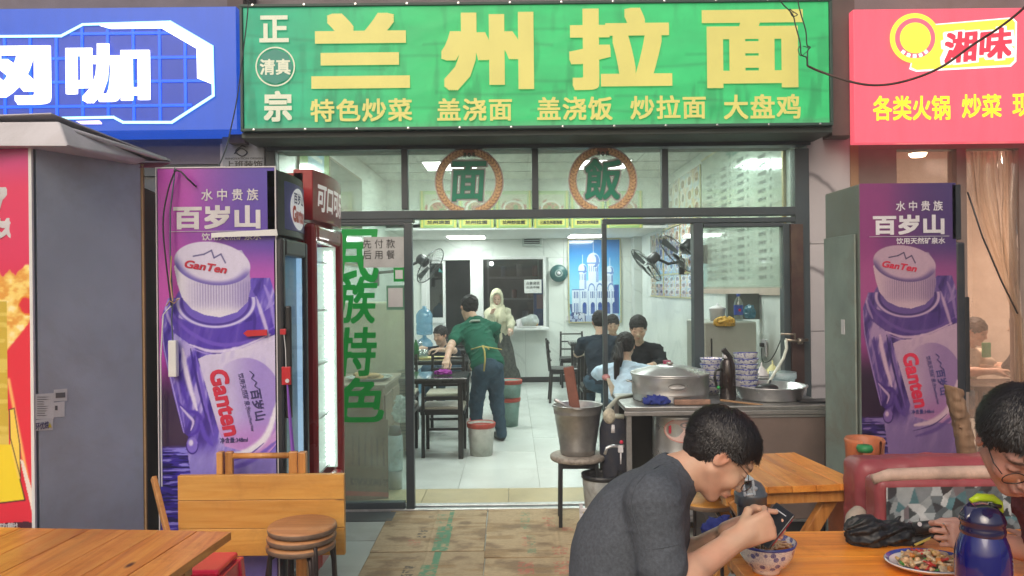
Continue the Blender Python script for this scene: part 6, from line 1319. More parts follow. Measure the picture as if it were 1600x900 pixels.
for i, (x0, y0, x1, y1, lab) in enumerate(((615, 418, 632, 440, 'small green framed payment sticker on the left door pane'), (604, 446, 632, 484, 'rounded white payment sticker below the green one'))):
    s_ = thing('payment_sticker', lab, 'sticker', P(x0, y0, YF - .035)); a, b_, c, d = rect(x0, y0, x1, y1, YF - .035)
    MB().box(a, b_, YF - .036, YF - .0345, c, d).build('frame', m_gr if i == 0 else pm('dull_green', (.12, .3, .2), .5), s_); MB().box(a + .012, b_ - .012, YF - .038, YF - .0362, c + .02, d - .018).build('blank', pm('paper_white', (.62, .63, .62), .6), s_)
for k, (ch, cx, cy, tx0, ty0, tx1, ty1) in enumerate((('面', 733, 284, 706, 252, 760, 314), ('飯', 942, 282, 914, 248, 970, 312))):
    em = thing('wreath_emblem', ['green noodle character in a golden wheat wreath on the second transom pane', 'green rice character in a golden wheat wreath on the third transom pane'][k], 'window emblem', P(cx, cy, YF), 'wreath emblems on the transom glass')
    y = YF - .012; c0 = P(cx, cy, y); R0 = 47 * y / 1200; n = 40
    ring = []; b = MB()
    for i in range(n):
        pass
    for i in range(23):
        for sgn in (-1, 1):
            a = R_(-90 + sgn * (14 + i * 6.95)); p = c0 + V(R0 * math.cos(a), 0, R0 * math.sin(a)); t = V(-math.sin(a) * sgn, 0, math.cos(a) * sgn); nrm_ = V(math.cos(a), 0, math.sin(a))
            for side in (-1, 1):
                ax = (t * 1.0 + nrm_ * side * .75).normalized(); bx_ = V(ax.z, 0, -ax.x); q = p + nrm_ * side * R0 * .045; L, W_ = R0 * .088, R0 * .040
                v0 = [q + V(0, -.001 * side, 0) + ax * (L * math.cos(t_)) + bx_ * (W_ * math.sin(t_)) for t_ in [2 * math.pi * j / 8 for j in range(8)]]
                b.add(v0, [tuple(range(8))])
    o = b.build('wheat_wreath', pm('wheat_gold', (.74, .50, .26), .5, 0, .4, 60), em); o['kind'] = 'stuff'
    b = MB(); vs = []; 
    for r in (R0 * .90, R0 * 1.11): vs += [c0 + V(r * math.cos(R_(-78 + 336 * j / 60)), .0025, r * math.sin(R_(-78 + 336 * j / 60))) for j in range(61)]
    b.add(vs, [(j, j + 1, 62 + j, 61 + j) for j in range(60)]); b.build('wreath_backing', pm('wreath_brown', (.40, .20, .13), .5), em)
    b = MB(); vs = []
    for r in (R0 * .87, R0 * 1.15): vs += [c0 + V(r * math.cos(R_(-78 + 336 * j / 60)), .0045, r * math.sin(R_(-78 + 336 * j / 60))) for j in range(61)]
    b.add(vs, [(j, j + 1, 62 + j, 61 + j) for j in range(60)]); b.build('wreath_outline', pm('wreath_pale', (.55, .45, .42), .5), em)
    tpx(ch, tx0 - 3, ty0 - 3, tx1 + 3, ty1 + 3, y + .003, m_embw, em, .055, 'character_edge', shear=.08); tpx(ch, tx0 - 1, ty0 - 1, tx1 + 1, ty1 + 1, y + .001, pm('emblem_grey', (.2, .24, .22), .5), em, .035, 'character_line', shear=.08); tpx(ch, tx0, ty0, tx1, ty1, y - .001, m_emb, em, .018, 'character', shear=.08)
    tpx('清 ◎ 真', cx - 10, cy - 46, cx + 10, cy - 38, y - .002, pm('emblem_dark', (.05, .09, .07), .5), em, .02)
# ================================================================== inside: menus and posters
def menu_board(U, W, seed):
    c = C3(U, 150, 180, 110); inn = ((U > .10) & (U < .90) & (W > .06) & (W < .95)).astype(float); c = mixc(c, rgb(168, 200, 128), inn)
    g = ((np.abs(U - .06) < .02) | (np.abs(U - .94) < .02)).astype(float); c = mixc(c, rgb(214, 200, 90), g)
    pic = inpoly(U, W, [(.12, .10), (.88, .10), (.88, .72), (.12, .72)]); n = fbm(U * 9, W * 9, 0, seed, 4); c = mixc(c, rgb(196, 196, 170), pic)
    e = np.hypot((U - .5) / .3, (W - .48) / .22); c = mixc(c, rgb(170, 60, 50), sst(1.25, 1.15, e) * (n > .05) * pic); c = mixc(c, rgb(235, 230, 220), sst(1, .95, e)); c = mixc(c, rgb(186, 140, 90), sst(.82, .75, e)); c = mixc(c, rgb(90, 130, 50), sst(.75, .7, e) * (n > .12)); c = mixc(c, rgb(170, 70, 40), sst(.75, .7, e) * (n < -.15))
    band = ((U > .12) & (U < .88) & (W > .78) & (W < .92)).astype(float); c = mixc(c, rgb(214, 206, 104), band); return c
names = ['兰州凉面', '兰州拉面', '兰州炒拉面', '三丝兰州面汤面', '西红柿兰州鸡蛋面', '牛肉盖浇饭']; desc = ['cold noodle', 'pulled noodle', 'fried noodle', 'three shred noodle', 'egg noodle', 'beef rice']
m_mp = vcol('menu_print', .35)
for k, (x0, x1) in enumerate(((656, 714), (716, 772), (774, 831), (833, 889), (891, 945), (947, 1004))):
    a, b_, c, d = rect(x0, 298, x1, 356, 10.40); m_ = thing('menu_board', f'yellow green {desc[k]} picture board, {["leftmost", "second", "third", "fourth", "fifth", "sixth"][k]} on the bulkhead', 'menu board', ((a + b_) / 2, 10.4, c), 'picture boards on the bulkhead')
    painted('board', (a, 10.40, d), (b_ - a, 0, 0), (0, 0, c - d), 44, 48, lambda U, W, k=k: menu_board(U, W, k + 3), m_mp, m_); MB().box(a, b_, 10.405, 10.44, c, d).build('backing', m_embw, m_)
    w_ = (b_ - a); z_ = d + (c - d) * .85; text(names[k], ((a + b_) / 2, 10.393, z_), w_ * .62, .05, m_black, m_, FRONT, .03)
WALLR = Matrix(((0, 0, -1), (-1, 0, 0), (0, 1, 0)))      # hangs on the right wall, read from inside: x runs towards the camera
def food_grid(U, W, seed):
    ni, nj = 3, 1; u, w_ = (U * 3) % 1, W; i = np.floor(U * 3); n = fbm(U * 16, W * 12, 0, seed, 4); c = C3(U, 186, 198, 196); c = mixc(c, rgb(150, 176, 200), (n > .05).astype(float) * .8)
    c = mixc(c, rgb(190, 120, 96), ((n < -.12)).astype(float) * .8); c = mixc(c, rgb(214, 190, 150), (fbm(U * 22, W * 17, 0, seed + 4, 3) > .18).astype(float) * .7)
    for jj, cy in enumerate((.2, .5, .8)):
        e = np.hypot((u - .5) / .36, (w_ - cy) / .13); c = mixc(c, rgb(226, 228, 222), sst(1, .93, e)); c = mixc(c, rgb(172, 120, 74), sst(.8, .72, e)); c = mixc(c, rgb(110, 70, 50), sst(.7, .6, e) * (n > 0))
    c = mixc(c, rgb(214, 200, 110), ((u < .03) | (u > .97)).astype(float)); return c
wx = XR - .02
for r, (z0, z1, nm) in enumerate(((2.36, 2.92, 'top'), (1.74, 2.33, 'middle'), (1.44, 1.72, 'bottom'))):
    for s_, (ya, yb) in enumerate(((8.5, 9.55), (9.56, 10.6), (10.61, 11.6))):
        if r == 0 and s_ == 2: continue
        m_ = thing('dish_poster', f'glossy dish photo poster, {nm} row, {["nearest", "middle", "farthest"][s_]} on the right wall', 'poster', (wx, yb, z0), 'dish posters on the right wall')
        painted('print', (wx - .004, yb, z1), (0, ya - yb, 0), (0, 0, z0 - z1), 90, 44, lambda U, W, q=r * 3 + s_: food_grid(U, W, q), vcol('gloss_print', .12, 0, .6), m_)
        frame_b = MB().box(wx - .01, wx + .004, ya, yb, z0 - .02, z0 - .001).box(wx - .012, wx + .004, ya - .005, ya + .012, z0, z1).build('frame', pm('pale_gold_frame', (.6, .55, .3), .35, .3), m_)
ml = thing('price_list', 'large pale price list board with rows of dishes on the right wall near the door', 'price list', (wx, 7.1, 1.5))
MB().box(wx - .006, wx + .008, 5.92, 8.42, 1.56, 2.93).build('board', pm('price_board', (.55, .62, .54), .12, 0, .06, 2, coat=.6), ml)
MB().box(wx - .010, wx + .008, 5.9, 8.44, 1.49, 1.558).build('bottom_strip', pm('pink_strip', (.50, .40, .33), .5), ml); MB().box(wx - .014, wx + .008, 5.885, 5.918, 1.5, 2.95).build('gold_edge', pm('gold_trim', (.45, .33, .12)), ml); MB().box(wx - .010, wx + .008, 5.9, 8.44, 2.93, 2.95).build('top_strip', pm('pale_gold_frame', (.6, .55, .3)), ml)
rn = random.Random(11); dishes = ['牛肉拉面', '羊肉拉面', '炒刀削面', '鸡蛋炒面', '番茄炒蛋', '大盘鸡', '凉拌面', '青椒肉丝', '土豆丝', '孜然羊肉', '葱爆羊肉', '牛肉泡馍']
m_ink = pm('menu_ink', (.16, .19, .18), .6)
for cidx, yy in enumerate((8.05, 7.5, 6.95, 6.35)):
    body = []
    for r in range(16):
        z = 2.72 - r * .072; nm = rn.choice(dishes)
        o = text(nm, (wx - .009, yy + .06, z), .20, .034, m_ink, ml, WALLR, .02); text(str(rn.randint(10, 58)), (wx - .009, yy - .16, z), .045, .03, m_ink, ml, WALLR, .02)
text('今日菜单', (wx - .009, 7.1, 2.84), .7, .10, pm('menu_green', (.05, .2, .14), .5), ml, WALLR, .04)

pa_ = thing('building_poster', 'tall framed blue poster of a white domed building on the back wall', 'poster', (P(929, 437, 12.75).x, 12.78, 1.2))
a, b_, c, d = rect(889, 374, 969, 503, 12.77)
def domes(U, W):
    c = C3(U, 40, 120, 196); c = mixc(c, rgb(130, 200, 226), sst(0, .62, W)); x, y = U, W
    wc, sh, dk = rgb(206, 218, 232), rgb(96, 128, 190), rgb(42, 76, 152)
    def rc(x0, y0, x1, y1, col, k=1.):
        nonlocal c; c = mixc(c, col, ((x > x0) & (x < x1) & (y > y0) & (y < y1)).astype(float) * k)
    def el(cx, cy, rx, ry, col, half=0):
        nonlocal c; m = sst(1.04, .96, np.hypot((x - cx) / rx, (y - cy) / ry))
        if half: m = m * (y < cy + .02)
        c = mixc(c, col, m)
    rc(.06, .60, .95, .93, wc); rc(.88, .55, .97, .90, dk); rc(.34, .50, .70, .62, wc); rc(.06, .60, .3, .615, sh)
    for cx, r, top, bot in ((.27, .085, .36, .60), (.48, .125, .26, .52), (.80, .075, .38, .58)):
        rc(cx - r * .8, top, cx + r * .8, bot, wc); rc(cx + r * .35, top, cx + r * .8, bot, sh, .6); el(cx, top, r, r * .78, wc); el(cx + r * .3, top, r * .6, r * .6, sh); el(cx - r * .2, top - r * .05, r * .62, r * .6, wc); rc(cx - .006, top - r * 2.1, cx + .006, top - r * .6, wc); rc(cx - r, top + .02, cx + r, top + .035, sh)
        for j in range(5): rc(cx - r * .7 + j * r * .32, top + .06, cx - r * .62 + j * r * .32, top + .13, dk)
    for cx in (.44, .60, .82): el(cx, .60, .065, .07, sh, 1); el(cx, .605, .05, .055, wc, 1)
    for i, cx in enumerate((.14, .30, .46, .60, .76, .88)):
        for j in range(3): rc(cx - .045 + j * .032, .63, cx - .028 + j * .032, .71, dk, .9)
        if i in (0,):
            for j in range(3): rc(cx - .045 + j * .032, .77, cx - .028 + j * .032, .88, dk, .8)
        else: rc(cx - .04, .80, cx + .04, .90, dk, .85); el(cx, .80, .04, .04, dk, 1)
        rc(cx + .065, .60, cx + .074, .92, sh, .8)
    rc(0, .92, 1, 1, rgb(170, 186, 216)); n = fbm(x * 14, y * 14, 0, 3, 3); c = mixc(c, rgb(50, 60, 120), ((y > .88) & (x < .32) & (n > -.05)).astype(float)); c = mixc(c, rgb(200, 206, 220), ((y > .88) & (x > .15) & (x < .3) & (n > .1)).astype(float)); c = mixc(c, rgb(60, 90, 150), ((y > .78) & (x < .06) & (n > -.1)).astype(float)); return c
painted('print', (a, 12.765, d), (b_ - a, 0, 0), (0, 0, c - d), 200, 300, domes, vcol('gloss_print', .12), pa_); frame_rect(a - .012, b_ + .012, 12.755, 12.782, c - .012, d + .012, .018, MB()).build('frame', pm('pale_gold_frame', (.6, .55, .3)), pa_)
vn = thing('wall_vent', 'small louvred exhaust vent high on the back wall', 'vent', P(831, 372, 12.78)); a, b_, c, d = rect(816, 358, 846, 384, 12.7)
frame_rect(a, b_, 12.68, 12.79, c, d - .02, .03, MB()).build('frame', pm('vent_grey', (.45, .5, .47), .5), vn); MB().box(a + .03, b_ - .03, 12.75, 12.79, c + .03, d - .05).build('backing', m_black, vn)
for k in range(5): z = c + .045 + k * (d - c - .1) / 4.6; MB().box(a + .035, b_ - .035, 12.70, 12.72, z, z + .014).build('louvre', pm('vent_grey', (.45, .5, .47)), vn)
wf = thing('round_wall_speaker', 'round teal speaker mounted on the back wall left of the poster', 'speaker', P(873, 427, 12.75)); q = P(873, 427, 12.72); MX = Matrix.Rotation(math.pi / 2, 3, 'X')
MB().lathe([(0, .02), (.13, .02), (.145, -.0), (.145, -.05), (.14, -.06)], q, 32, MX).build('body', pm('teal_plastic', (.02, .10, .10), .35, 0, .2), wf, True); MB().lathe([(.06, .022), (.055, .028), (.05, .022)], q, 24, MX).build('ring', m_embw, wf, True); MB().lathe([(0, .03), (.028, .028), (.03, .021)], q, 20, MX).build('centre', m_pw, wf, True)
np_ = thing('hatch_notice', 'small white paper notice on the kitchen hatch glass', 'notice', P(832, 447, 12.7)); a, b_, c, d = rect(819, 437, 846, 458, 12.72); MB().box(a, b_, 12.715, 12.72, c, d).build('paper', pm('paper_white', (.62, .63, .62)), np_); tpx('点餐请说', 822, 440, 843, 445, 12.71, m_black, np_, .01); tpx('右点不辣', 822, 447, 843, 451, 12.71, m_black, np_, .01)
# sockets
for (px, py, d_, lab) in ((893, 497, 12.77, 'white socket plate low on the back wall'),):
    q = P(px, py, d_); tag(MB().box(q.x - .08, q.x + .08, 12.77, 12.785, q.z - .04, q.z + .04).build('wall_socket', m_pw, bev=.004), lab, 'socket')
sk2 = thing('wall_socket', 'white socket with black plug on the right wall above the tub', 'socket', (wx, 6.4, 1.1))
MB().box(wx - .012, wx, 6.33, 6.45, .98, 1.12).build('plate', m_pw, sk2, bev=.003); MB().box(wx - .04, wx - .0125, 6.37, 6.41, 1.06, 1.09).build('plug', m_black, sk2)
MB().tube(spline([V(wx - .03, 6.38, 1.05), V(wx - .05, 6.3, .95), V(wx - .05, 6.1, .98), V(wx - .04, 5.9, 1.15), V(wx - .04, 5.7, 1.4)]), .004, 6).build('cord', m_black, sk2)
# wall fans
m_cage = pm('dark_chrome', (.12, .13, .13), .25, .9)
def wall_fan(c, face, r, lab, arm_to, grp='wall fans'):
    f = thing('wall_fan', lab, 'fan', c, grp); n = Vector(face).normalized(); Q = n.to_track_quat('Z', 'Y').to_matrix(); c = Vector(c)
    MB().lathe([(r, 0), (r + .008, .006), (r, .014), (r - .006, .006), (r, 0)], c, 36, Q).build('cage_ring', m_cage, f, True)
    b = MB()
    for k in range(28):
        a = 2 * math.pi * k / 28
        for z1 in (1, -1): b.tube([c + Q @ Vector((r * t * math.cos(a + .5 * (1 - t)), r * t * math.sin(a + .5 * (1 - t)), z1 * .055 * math.sqrt(max(0, 1 - t * t)) + (.0 if z1 > 0 else 0))) for t in (.18, .45, .7, .88, 1.0)], .0016, 4, False)
    b.build('cage', m_cage, f)
    MB().lathe([(0, .06), (r * .18, .055), (r * .2, .045)], c, 20, Q).build('badge', m_black, f, True)
    for k in range(3):
        a0 = k * 2.094; vs = []; m = 7
        for j in range(m):
            t = .12 + .78 * j / (m - 1); wd = .40 + .25 * t
            for sgn in (-1, 1): a = a0 + sgn * wd * .5 * (1 - .3 * t); vs.append(c + Q @ Vector((r * t * math.cos(a), r * t * math.sin(a), sgn * .018)))
        MB().add(vs, [(2 * j, 2 * j + 1, 2 * j + 3, 2 * j + 2) for j in range(m - 1)]).build('blade', pm('fan_blade', (.07, .08, .08), .35), f, True)
    MB().lathe([(0, -.05), (.05, -.05), (.062, -.07), (.062, -.17), (.045, -.19), (0, -.19)], c, 20, Q).build('motor', m_black, f, True)
    MB().box(-.028, .028, -.0645, -.0625, -.15, -.09, Matrix.Translation(c) @ Q.to_4x4() @ Matrix.Rotation(math.pi, 4, 'Z')).build('plate', m_pw, f)
    p1 = c - n * .13; at = Vector(arm_to); MB().tube([p1, p1 + (at - p1) * .5 + V(0, 0, -.04), at + V(0, 0, .02)], .018, 8).build('arm', m_black, f, True); MB().box(at.x - .035, at.x + .035, at.y - .04, at.y + .04, at.z - .14, at.z + .06).build('bracket', m_black, f, bev=.012)
    return f
wall_fan(P(1010, 414, 9.2), (-.74, -.06, -.66), .25, 'black wall fan tilted down, left of the right wall pair', (XR - .05, 9.35, 1.85))
wall_fan(P(1062, 397, 8.0), (-.72, -.16, -.70), .27, 'larger black wall fan cut by the dark post, right of the pair', (XR - .05, 8.25, 1.95))
wall_fan(P(672, 415, 9.3), (.8, -.3, -.55), .24, 'black wall fan on the left wall behind the door frame', (XL + .06, 9.4, 1.75))
gt = P(685, 425, 9.15); tag(hull([gt, gt + V(.06, 0, -.01), gt + V(.01, 0, .05), gt + V(.03, .02, .0)], 'teal_tag', pm('teal_tag', (.1, .4, .38), .5)), 'small teal tag hanging from the left wall fan', 'tag')

# ---- left wall things
def fridge_poster(x0, y0, x1, y1, d, col, lab):
    a, b_, c, e = rect(x0, y0, x1, y1, d); return (a, b_, c, e)
lp = thing('wall_poster', 'dark framed picture high on the left wall above the door pane', 'poster', (XL + .02, 8.2, 2.3))
painted('print', (XL + .03, 7.2, 2.80), (0, 1.5, 0), (0, 0, -.95), 60, 40, lambda U, W: C3(U, 88, 104, 96) * (1 + .5 * fbm(U * 6, W * 6, 0, 5, 4))[..., None] + (np.array([.2, .05, 0]) * np.clip(fbm(U * 9, W * 9, 0, 8, 3), 0, 1)[..., None]), vcol('gloss_print', .12), lp)
MB().box(XL + .013, XL + .028, 7.18, 8.72, 1.83, 2.82).build('frame', pm('dark_gold', (.2, .15, .06), .4), lp)
lgp = thing('price_poster', 'green and pale blue price poster high on the left wall near the door', 'poster', (XL + .02, 6.3, 2.5))
painted('print', (XL + .03, 6.15, 2.95), (0, 1.0, 0), (0, 0, -1.0), 50, 50, lambda U, W: mixc(mixc(C3(U, 120, 170, 60), rgb(140, 190, 214), ((U > .25) & (U < .8)).astype(float)), rgb(230, 236, 230), ((U > .3) & (U < .75) & (np.sin(W * 60) > .3)).astype(float)), vcol('gloss_print', .12), lgp)
# wooden cabinet, cardboard, tray of bread, bag
wc_ = thing('wooden_cabinet', 'worn brown wooden cabinet behind the left door pane', 'cabinet', (-1.35, 6.5, 0)); m_cab2 = pm('cabinet_brown', (.27, .19, .14), .5, 0, .25, 4, .1, 30, dirt=.4)
cx0, cx1, cyy0, cyy1 = XL + .03, P(600, 640, 6.15).x, 6.12, 6.95
MB().box(cx0, cx1, cyy0, cyy1, .05, .78).build('carcass', m_cab2, wc_, bev=.005); MB().box(cx0 - .0, cx1 + .02, cyy0 - .02, cyy1 + .02, .781, .81).build('top', pm('cabinet_top', (.38, .3, .24), .35, 0, .2, 5, dirt=.3), wc_, bev=.004)
for k in range(2): MB().box(cx1 + .001, cx1 + .012, cyy0 + .04 + k * .4, cyy0 + .40 + k * .4, .45, .72).build('drawer', m_cab2, wc_, bev=.004); MB().box(cx1 + .001, cx1 + .012, cyy0 + .04 + k * .4, cyy0 + .40 + k * .4, .1, .42).build('door', m_cab2, wc_, bev=.004)
cb = painted('cardboard_sheet', P(539, 652, 5.78), P(606, 656, 5.86) - P(539, 652, 5.78), P(539, 800, 5.66) - P(539, 652, 5.78) + V(0, 0, .02), 90, 140, lambda U, W: mixc(mixc(mixc(C3(U, 134, 104, 86), rgb(196, 80, 70), ((W > .80) & (W < .85)).astype(float) * .8), rgb(70, 50, 44), ((W > .2) & (W < .52) & (U > .1) & (np.sin(U * 44) > .55) & (fbm(U * 20, W * 60, 0, 3, 2) > -.1)).astype(float) * .7), rgb(60, 44, 40), ((W > .66) & (W < .74) & (U > .12) & (fbm(U * 50, W * 30, 0, 6, 2) > 0)).astype(float) * .75) * (1 + .12 * fbm(U * 8, W * 8, 0, 4, 4))[..., None], m_card)
cb.modifiers.new('t', 'SOLIDIFY').thickness = .006; tag(cb, 'brown printed cardboard with a red stripe leaning behind the left door pane', 'cardboard')
bt = thing('bread_tray', 'plate piled with flat golden bread on the brown cabinet', 'tray', (P(577, 585, 6.45).x, 6.45, .812)); bxx = P(577, 585, 6.45).x
MB().lathe([(0, .812), (.14, .813), (.19, .838), (.195, .84), (.15, .82), (0, .82)], (bxx, 6.45, 0), 32).build('plate', m_embw, bt, True)
rn = random.Random(6)
for k in range(9): F = None; MB().lathe([(0, 0), (.05, .0), (.062, .01), (.05, .022), (0, .024)], (bxx + rn.uniform(-.1, .1), 6.45 + rn.uniform(-.06, .06), .822 + .011 * (k % 3)), 14, Matrix.Rotation(rn.uniform(-.3, .3), 3, 'X')).build('flatbread', pm('bread_gold', (.5, .3, .12), .7, 0, .35, 20), bt, True)
q = P(622, 648, 5.62); cloth('plastic_bag', (q.x, 5.75, q.z), (.055, .05, .13), 31, glass('bag_film', (.9, .95, .95), .10, .25, .75, (.66, .72, .72)), 'white plastic bag of ice hanging inside the left door pane', 'plastic bag', h=.008, amp=.03, sc=22)
ac = thing('air_conditioner', 'cream floor standing air conditioner with louvres against the left wall', 'air conditioner', (XL + .2, 7.3, 0)); m_crm = pm('cream_plastic', (.55, .52, .38), .45, 0, .1)
MB().box(XL + .02, P(634, 600, 7.4).x + .04, 7.35, 7.62, .02, 1.45).build('body', m_crm, ac, bev=.02)
ax0, ax1 = P(621, 600, 7.35).x, P(633, 600, 7.35).x + .04
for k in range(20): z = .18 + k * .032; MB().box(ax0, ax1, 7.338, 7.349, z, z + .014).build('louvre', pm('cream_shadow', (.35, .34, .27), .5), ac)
kb = thing('plastic_canister', 'cloudy plastic canister with a dark lid beside the leaning cardboard', 'canister', (P(614, 700, 6.0).x, 6.0, 0)); q = P(616, 730, 6.0)
MB().lathe([(0, .15), (.06, .15), (.065, .3), (.06, .42), (0, .42)], (q.x, 6.05, 0), 20).build('body', glass('cloudy_plastic'), kb, True); MB().lathe([(0, 0), (.055, 0), (.055, .14), (0, .145)], (q.x, 6.05, 0), 20).build('base', m_embw, kb, True); MB().lathe([(0, .5), (.04, .49), (.05, .45), (.055, .425), (0, .423)], (q.x, 6.05, 0), 16).build('lid', m_black, kb, True)
# ---- tables and chairs
m_ttop = pm('glossy_dark_top', (.10, .11, .11), .10, 0, .5, 5, coat=.8); m_tt2 = pm('pale_table_top', (.42, .38, .27), .3, 0, .15, 5, coat=.4)
def dining_table(x0, x1, y0, y1, lab, top=m_ttop, zt=.75):
    t = thing('dining_table', lab, 'table', ((x0 + x1) / 2, (y0 + y1) / 2, 0), 'dark dining tables')
    MB().box(x0, x1, y0, y1, zt - .014, zt).build('top', top, t, bev=.004); MB().box(x0 + .004, x1 - .004, y0 + .004, y1 - .004, zt - .05, zt - .0145).build('frame', m_blackw, t, bev=.003)
    for x in (x0 + .05, x1 - .09):
        for y in (y0 + .04, y1 - .08): MB().box(x, x + .045, y, y + .045, 0, zt - .051).build('leg', m_blackw, t, bev=.004)
    return t
def chair(x, y, ang, lab, seat=None, h=.86):
    t = thing('dining_chair', lab, 'chair', (x, y, 0), 'black dining chairs'); M = Matrix.Translation((x, y, 0)) @ Matrix.Rotation(R_(ang), 4, 'Z')
    MB(M).box(-.20, .20, -.20, .20, .43, .47).build('seat', seat or pm('chair_cushion', (.5, .47, .38), .45, 0, .1, coat=.2), t, bev=.015); MB(M).box(-.205, .205, -.205, .205, .395, .429).build('seat_frame', m_blackw, t)
    for sx2 in (-1, 1):
        MB(M).bar((sx2 * .18, -.18, 0), (sx2 * .18, -.18, .394), .032).build('leg', m_blackw, t); MB(M).bar((sx2 * .18, .22, 0), (sx2 * .18, .19, .42), .032).build('leg', m_blackw, t); MB(M).bar((sx2 * .18, .208, .40), (sx2 * .17, .25, h), .03).build('back_post', m_blackw, t)
    for z in (h - .04, h - .16, h - .28): MB(M).bar((-.17, .245 - (h - z) * .1, z), (.17, .245 - (h - z) * .1, z), .02, .05, (0, 1, 0)).build('back_slat', m_blackw, t)
    MB(M).box(-.17, .17, -.19, -.17, .18, .205).build('stretcher', m_blackw, t); return t
dining_table(-1.62, -.42, 7.02, 7.62, 'dark glossy dining table nearest the door that the man wipes')
dining_table(-1.62, -.50, 8.75, 9.35, 'dark dining table behind the one being wiped')
dining_table(-1.62, -.62, 10.3, 10.9, 'dark dining table farthest back on the left under the water jugs')
for i, (x, y, a, l) in enumerate(((-.66, 7.35, 180, 'black chair with cream cushion pushed under the nearest left table'), (-1.14, 7.4, 180, 'black chair beside it under the nearest left table, further left'), (-.72, 8.3, 0, 'black chair between the first and second left tables'), (-1.25, 8.35, 0, 'black chair near the left wall between the first two tables'),
    (-.78, 9.95, 0, 'black chair between the second and third left tables'), (-.85, 11.3, 0, 'black chair behind the farthest left table'))): chair(x, y, a, l, None, .72 if i < 2 else .84)
dining_table(.98, 1.98, 7.05, 7.65, 'pale topped dining table under the two diners facing each other', m_tt2)
dining_table(.78, 1.55, 9.35, 9.95, 'pale topped dining table before the man in navy', m_tt2)
dining_table(.85, 1.9, 11.3, 11.9, 'dark dining table at the back right near the skirting')
for x, y, a, l in ((1.25, 6.75, 180, 'black chair under the woman in light blue'), (1.48, 8.1, 0, 'black chair under the man in black facing the door'), (.98, 8.75, 180, 'black chair under the man with his back turned in navy'), (.72, 10.6, 90, 'black chair at the side of the back right table'), (.95, 12.15, 0, 'black chair behind the back right table')): chair(x, y, a, l, m_blackw)
# ---- table top items
rn = random.Random(1)
def jug5(px, d, z, k, lab):
    q = P(px, 500, d); o = thing('water_jug', lab, 'water jug', (q.x, d, z), 'stacked blue water jugs'); MB().lathe([(0, z), (.11, z), (.125, z + .02), (.125, z + .14), (.115, z + .16), (.125, z + .18), (.125, z + .30), (.09, z + .36), (.03, z + .40), (.03, z + .43), (0, z + .43)], (q.x, d, 0), 24).build('jug', glass('blue_jug', (.55, .78, .88), .12, .08, .5, (.25, .45, .6)), o, True); return o
jug5(663, 11.6, .0, 0, 'lowest blue water jug of the stack at the left wall'); jug5(663, 11.6, .44, 1, 'middle blue water jug of the stack at the left wall'); jug5(663, 11.6, .88, 2, 'top blue water jug of the stack at the left wall')
for px, d, col, lab, nm in ((650, 8.95, (.02, .15, .04), 'green glass bottle on the second left table', 'green_bottle'),):
    q = P(px, 560, d); o = thing('sauce_bottle', lab, 'bottle', (q.x, d, .75)); MB().lathe([(0, .751), (.035, .751), (.037, .90), (.012, .96), (.012, 1.0), (0, 1.0)], (q.x, d, 0), 16).build('glass', pm(nm, col, .15, coat=.6), o, True); MB().lathe([(.0135, .98), (.0135, 1.01), (0, 1.012)], (q.x, d, 0), 12).build('cap', m_pw, o, True)
for k, (px, d) in enumerate(((656, 9.0), (664, 9.0), (656, 10.5))):
    q = P(px, 560, d); o = thing('glass_tumbler', ['clear tumbler left on the second left table', 'clear tumbler right of its twin on the second table', 'clear tumbler on the farthest left table'][k], 'tumbler', (q.x, d, .75)); MB().lathe([(0, .752), (.034, .752), (.04, .86), (.037, .86), (.032, .76)], (q.x, d, 0), 18).build('wall', glass('clear_tumbler', (.85, .9, .9), .15, .03, .15), o, True)
q = P(675, 545, 8.9); tag(MB().box(q.x - .22, q.x + .12, 8.95, 9.2, .751, .765).build('menu_booklet', pm('yellow_page', (.5, .42, .15), .6), bev=.002), 'yellow menu booklet on the second left table', 'menu')
q = P(692, 568, 7.25); cloth('wiping_cloth', (q.x, 7.28, .775), (.085, .06, .03), 41, pm('magenta_cloth', (.30, .02, .28), .8, 0, .25, 20), 'bright magenta wiping cloth under the man\'s hand on the table', 'cloth', h=.007)
# bins
def bin2(px, d, r0, r1, h, z, low, rim, lab, nm='waste_bin'):
    q = P(px, 600, d); o = thing(nm, lab, 'bin', (q.x, d, z)); MB().lathe([(0, z + .002), (r0, z + .002), (r1, z + h), (r1 - .006, z + h), (r0 - .006, z + .02), (0, z + .02)], (q.x, d, 0), 32).build('body', low, o, True); MB().lathe([(r1 - .003, z + h - .04), (r1 + .006, z + h - .035), (r1 + .010, z + h), (r1 + .004, z + h + .008), (r1 - .012, z + h - .03)], (q.x, d, 0), 32).build('rim', rim, o, True); return o
m_redrim = pm('red_rim', (.42, .05, .03), .6, 0, .3, 20, dirt=.3)
bin2(751, 7.25, .105, .128, .30, 0, pm('dirty_white', (.45, .46, .42), .7, 0, .25, 12, .3, 50, dirt=.6), m_redrim, 'dirty white bin with a red rim in the aisle behind the worker')
m_teal = pm('teal_bin', (.18, .30, .26), .5, 0, .3, 8, dirt=.3); bin2(795, 8.75, .10, .125, .32, .0, m_teal, m_redrim, 'lower teal bin with red rim right of the worker\'s legs'); bin2(797, 8.75, .105, .13, .30, .22, m_teal, m_redrim, 'upper teal bin nested in the one right of the worker\'s legs')
rs_ = thing('red_stool', 'red plastic stool partly hidden behind the worker\'s legs', 'stool', (P(755, 600, 9.3).x, 9.3, 0)); q = P(757, 600, 9.3)
MB().box(q.x - .15, q.x + .15, 9.15, 9.45, .42, .46).build('seat', m_redp, rs_, bev=.01)
for i in (-1, 1):
    for j in (-1, 1): MB().bar((q.x + i * .16, 9.3 + j * .16, 0), (q.x + i * .12, 9.3 + j * .12, .419), .03).build('leg', m_redp, rs_)
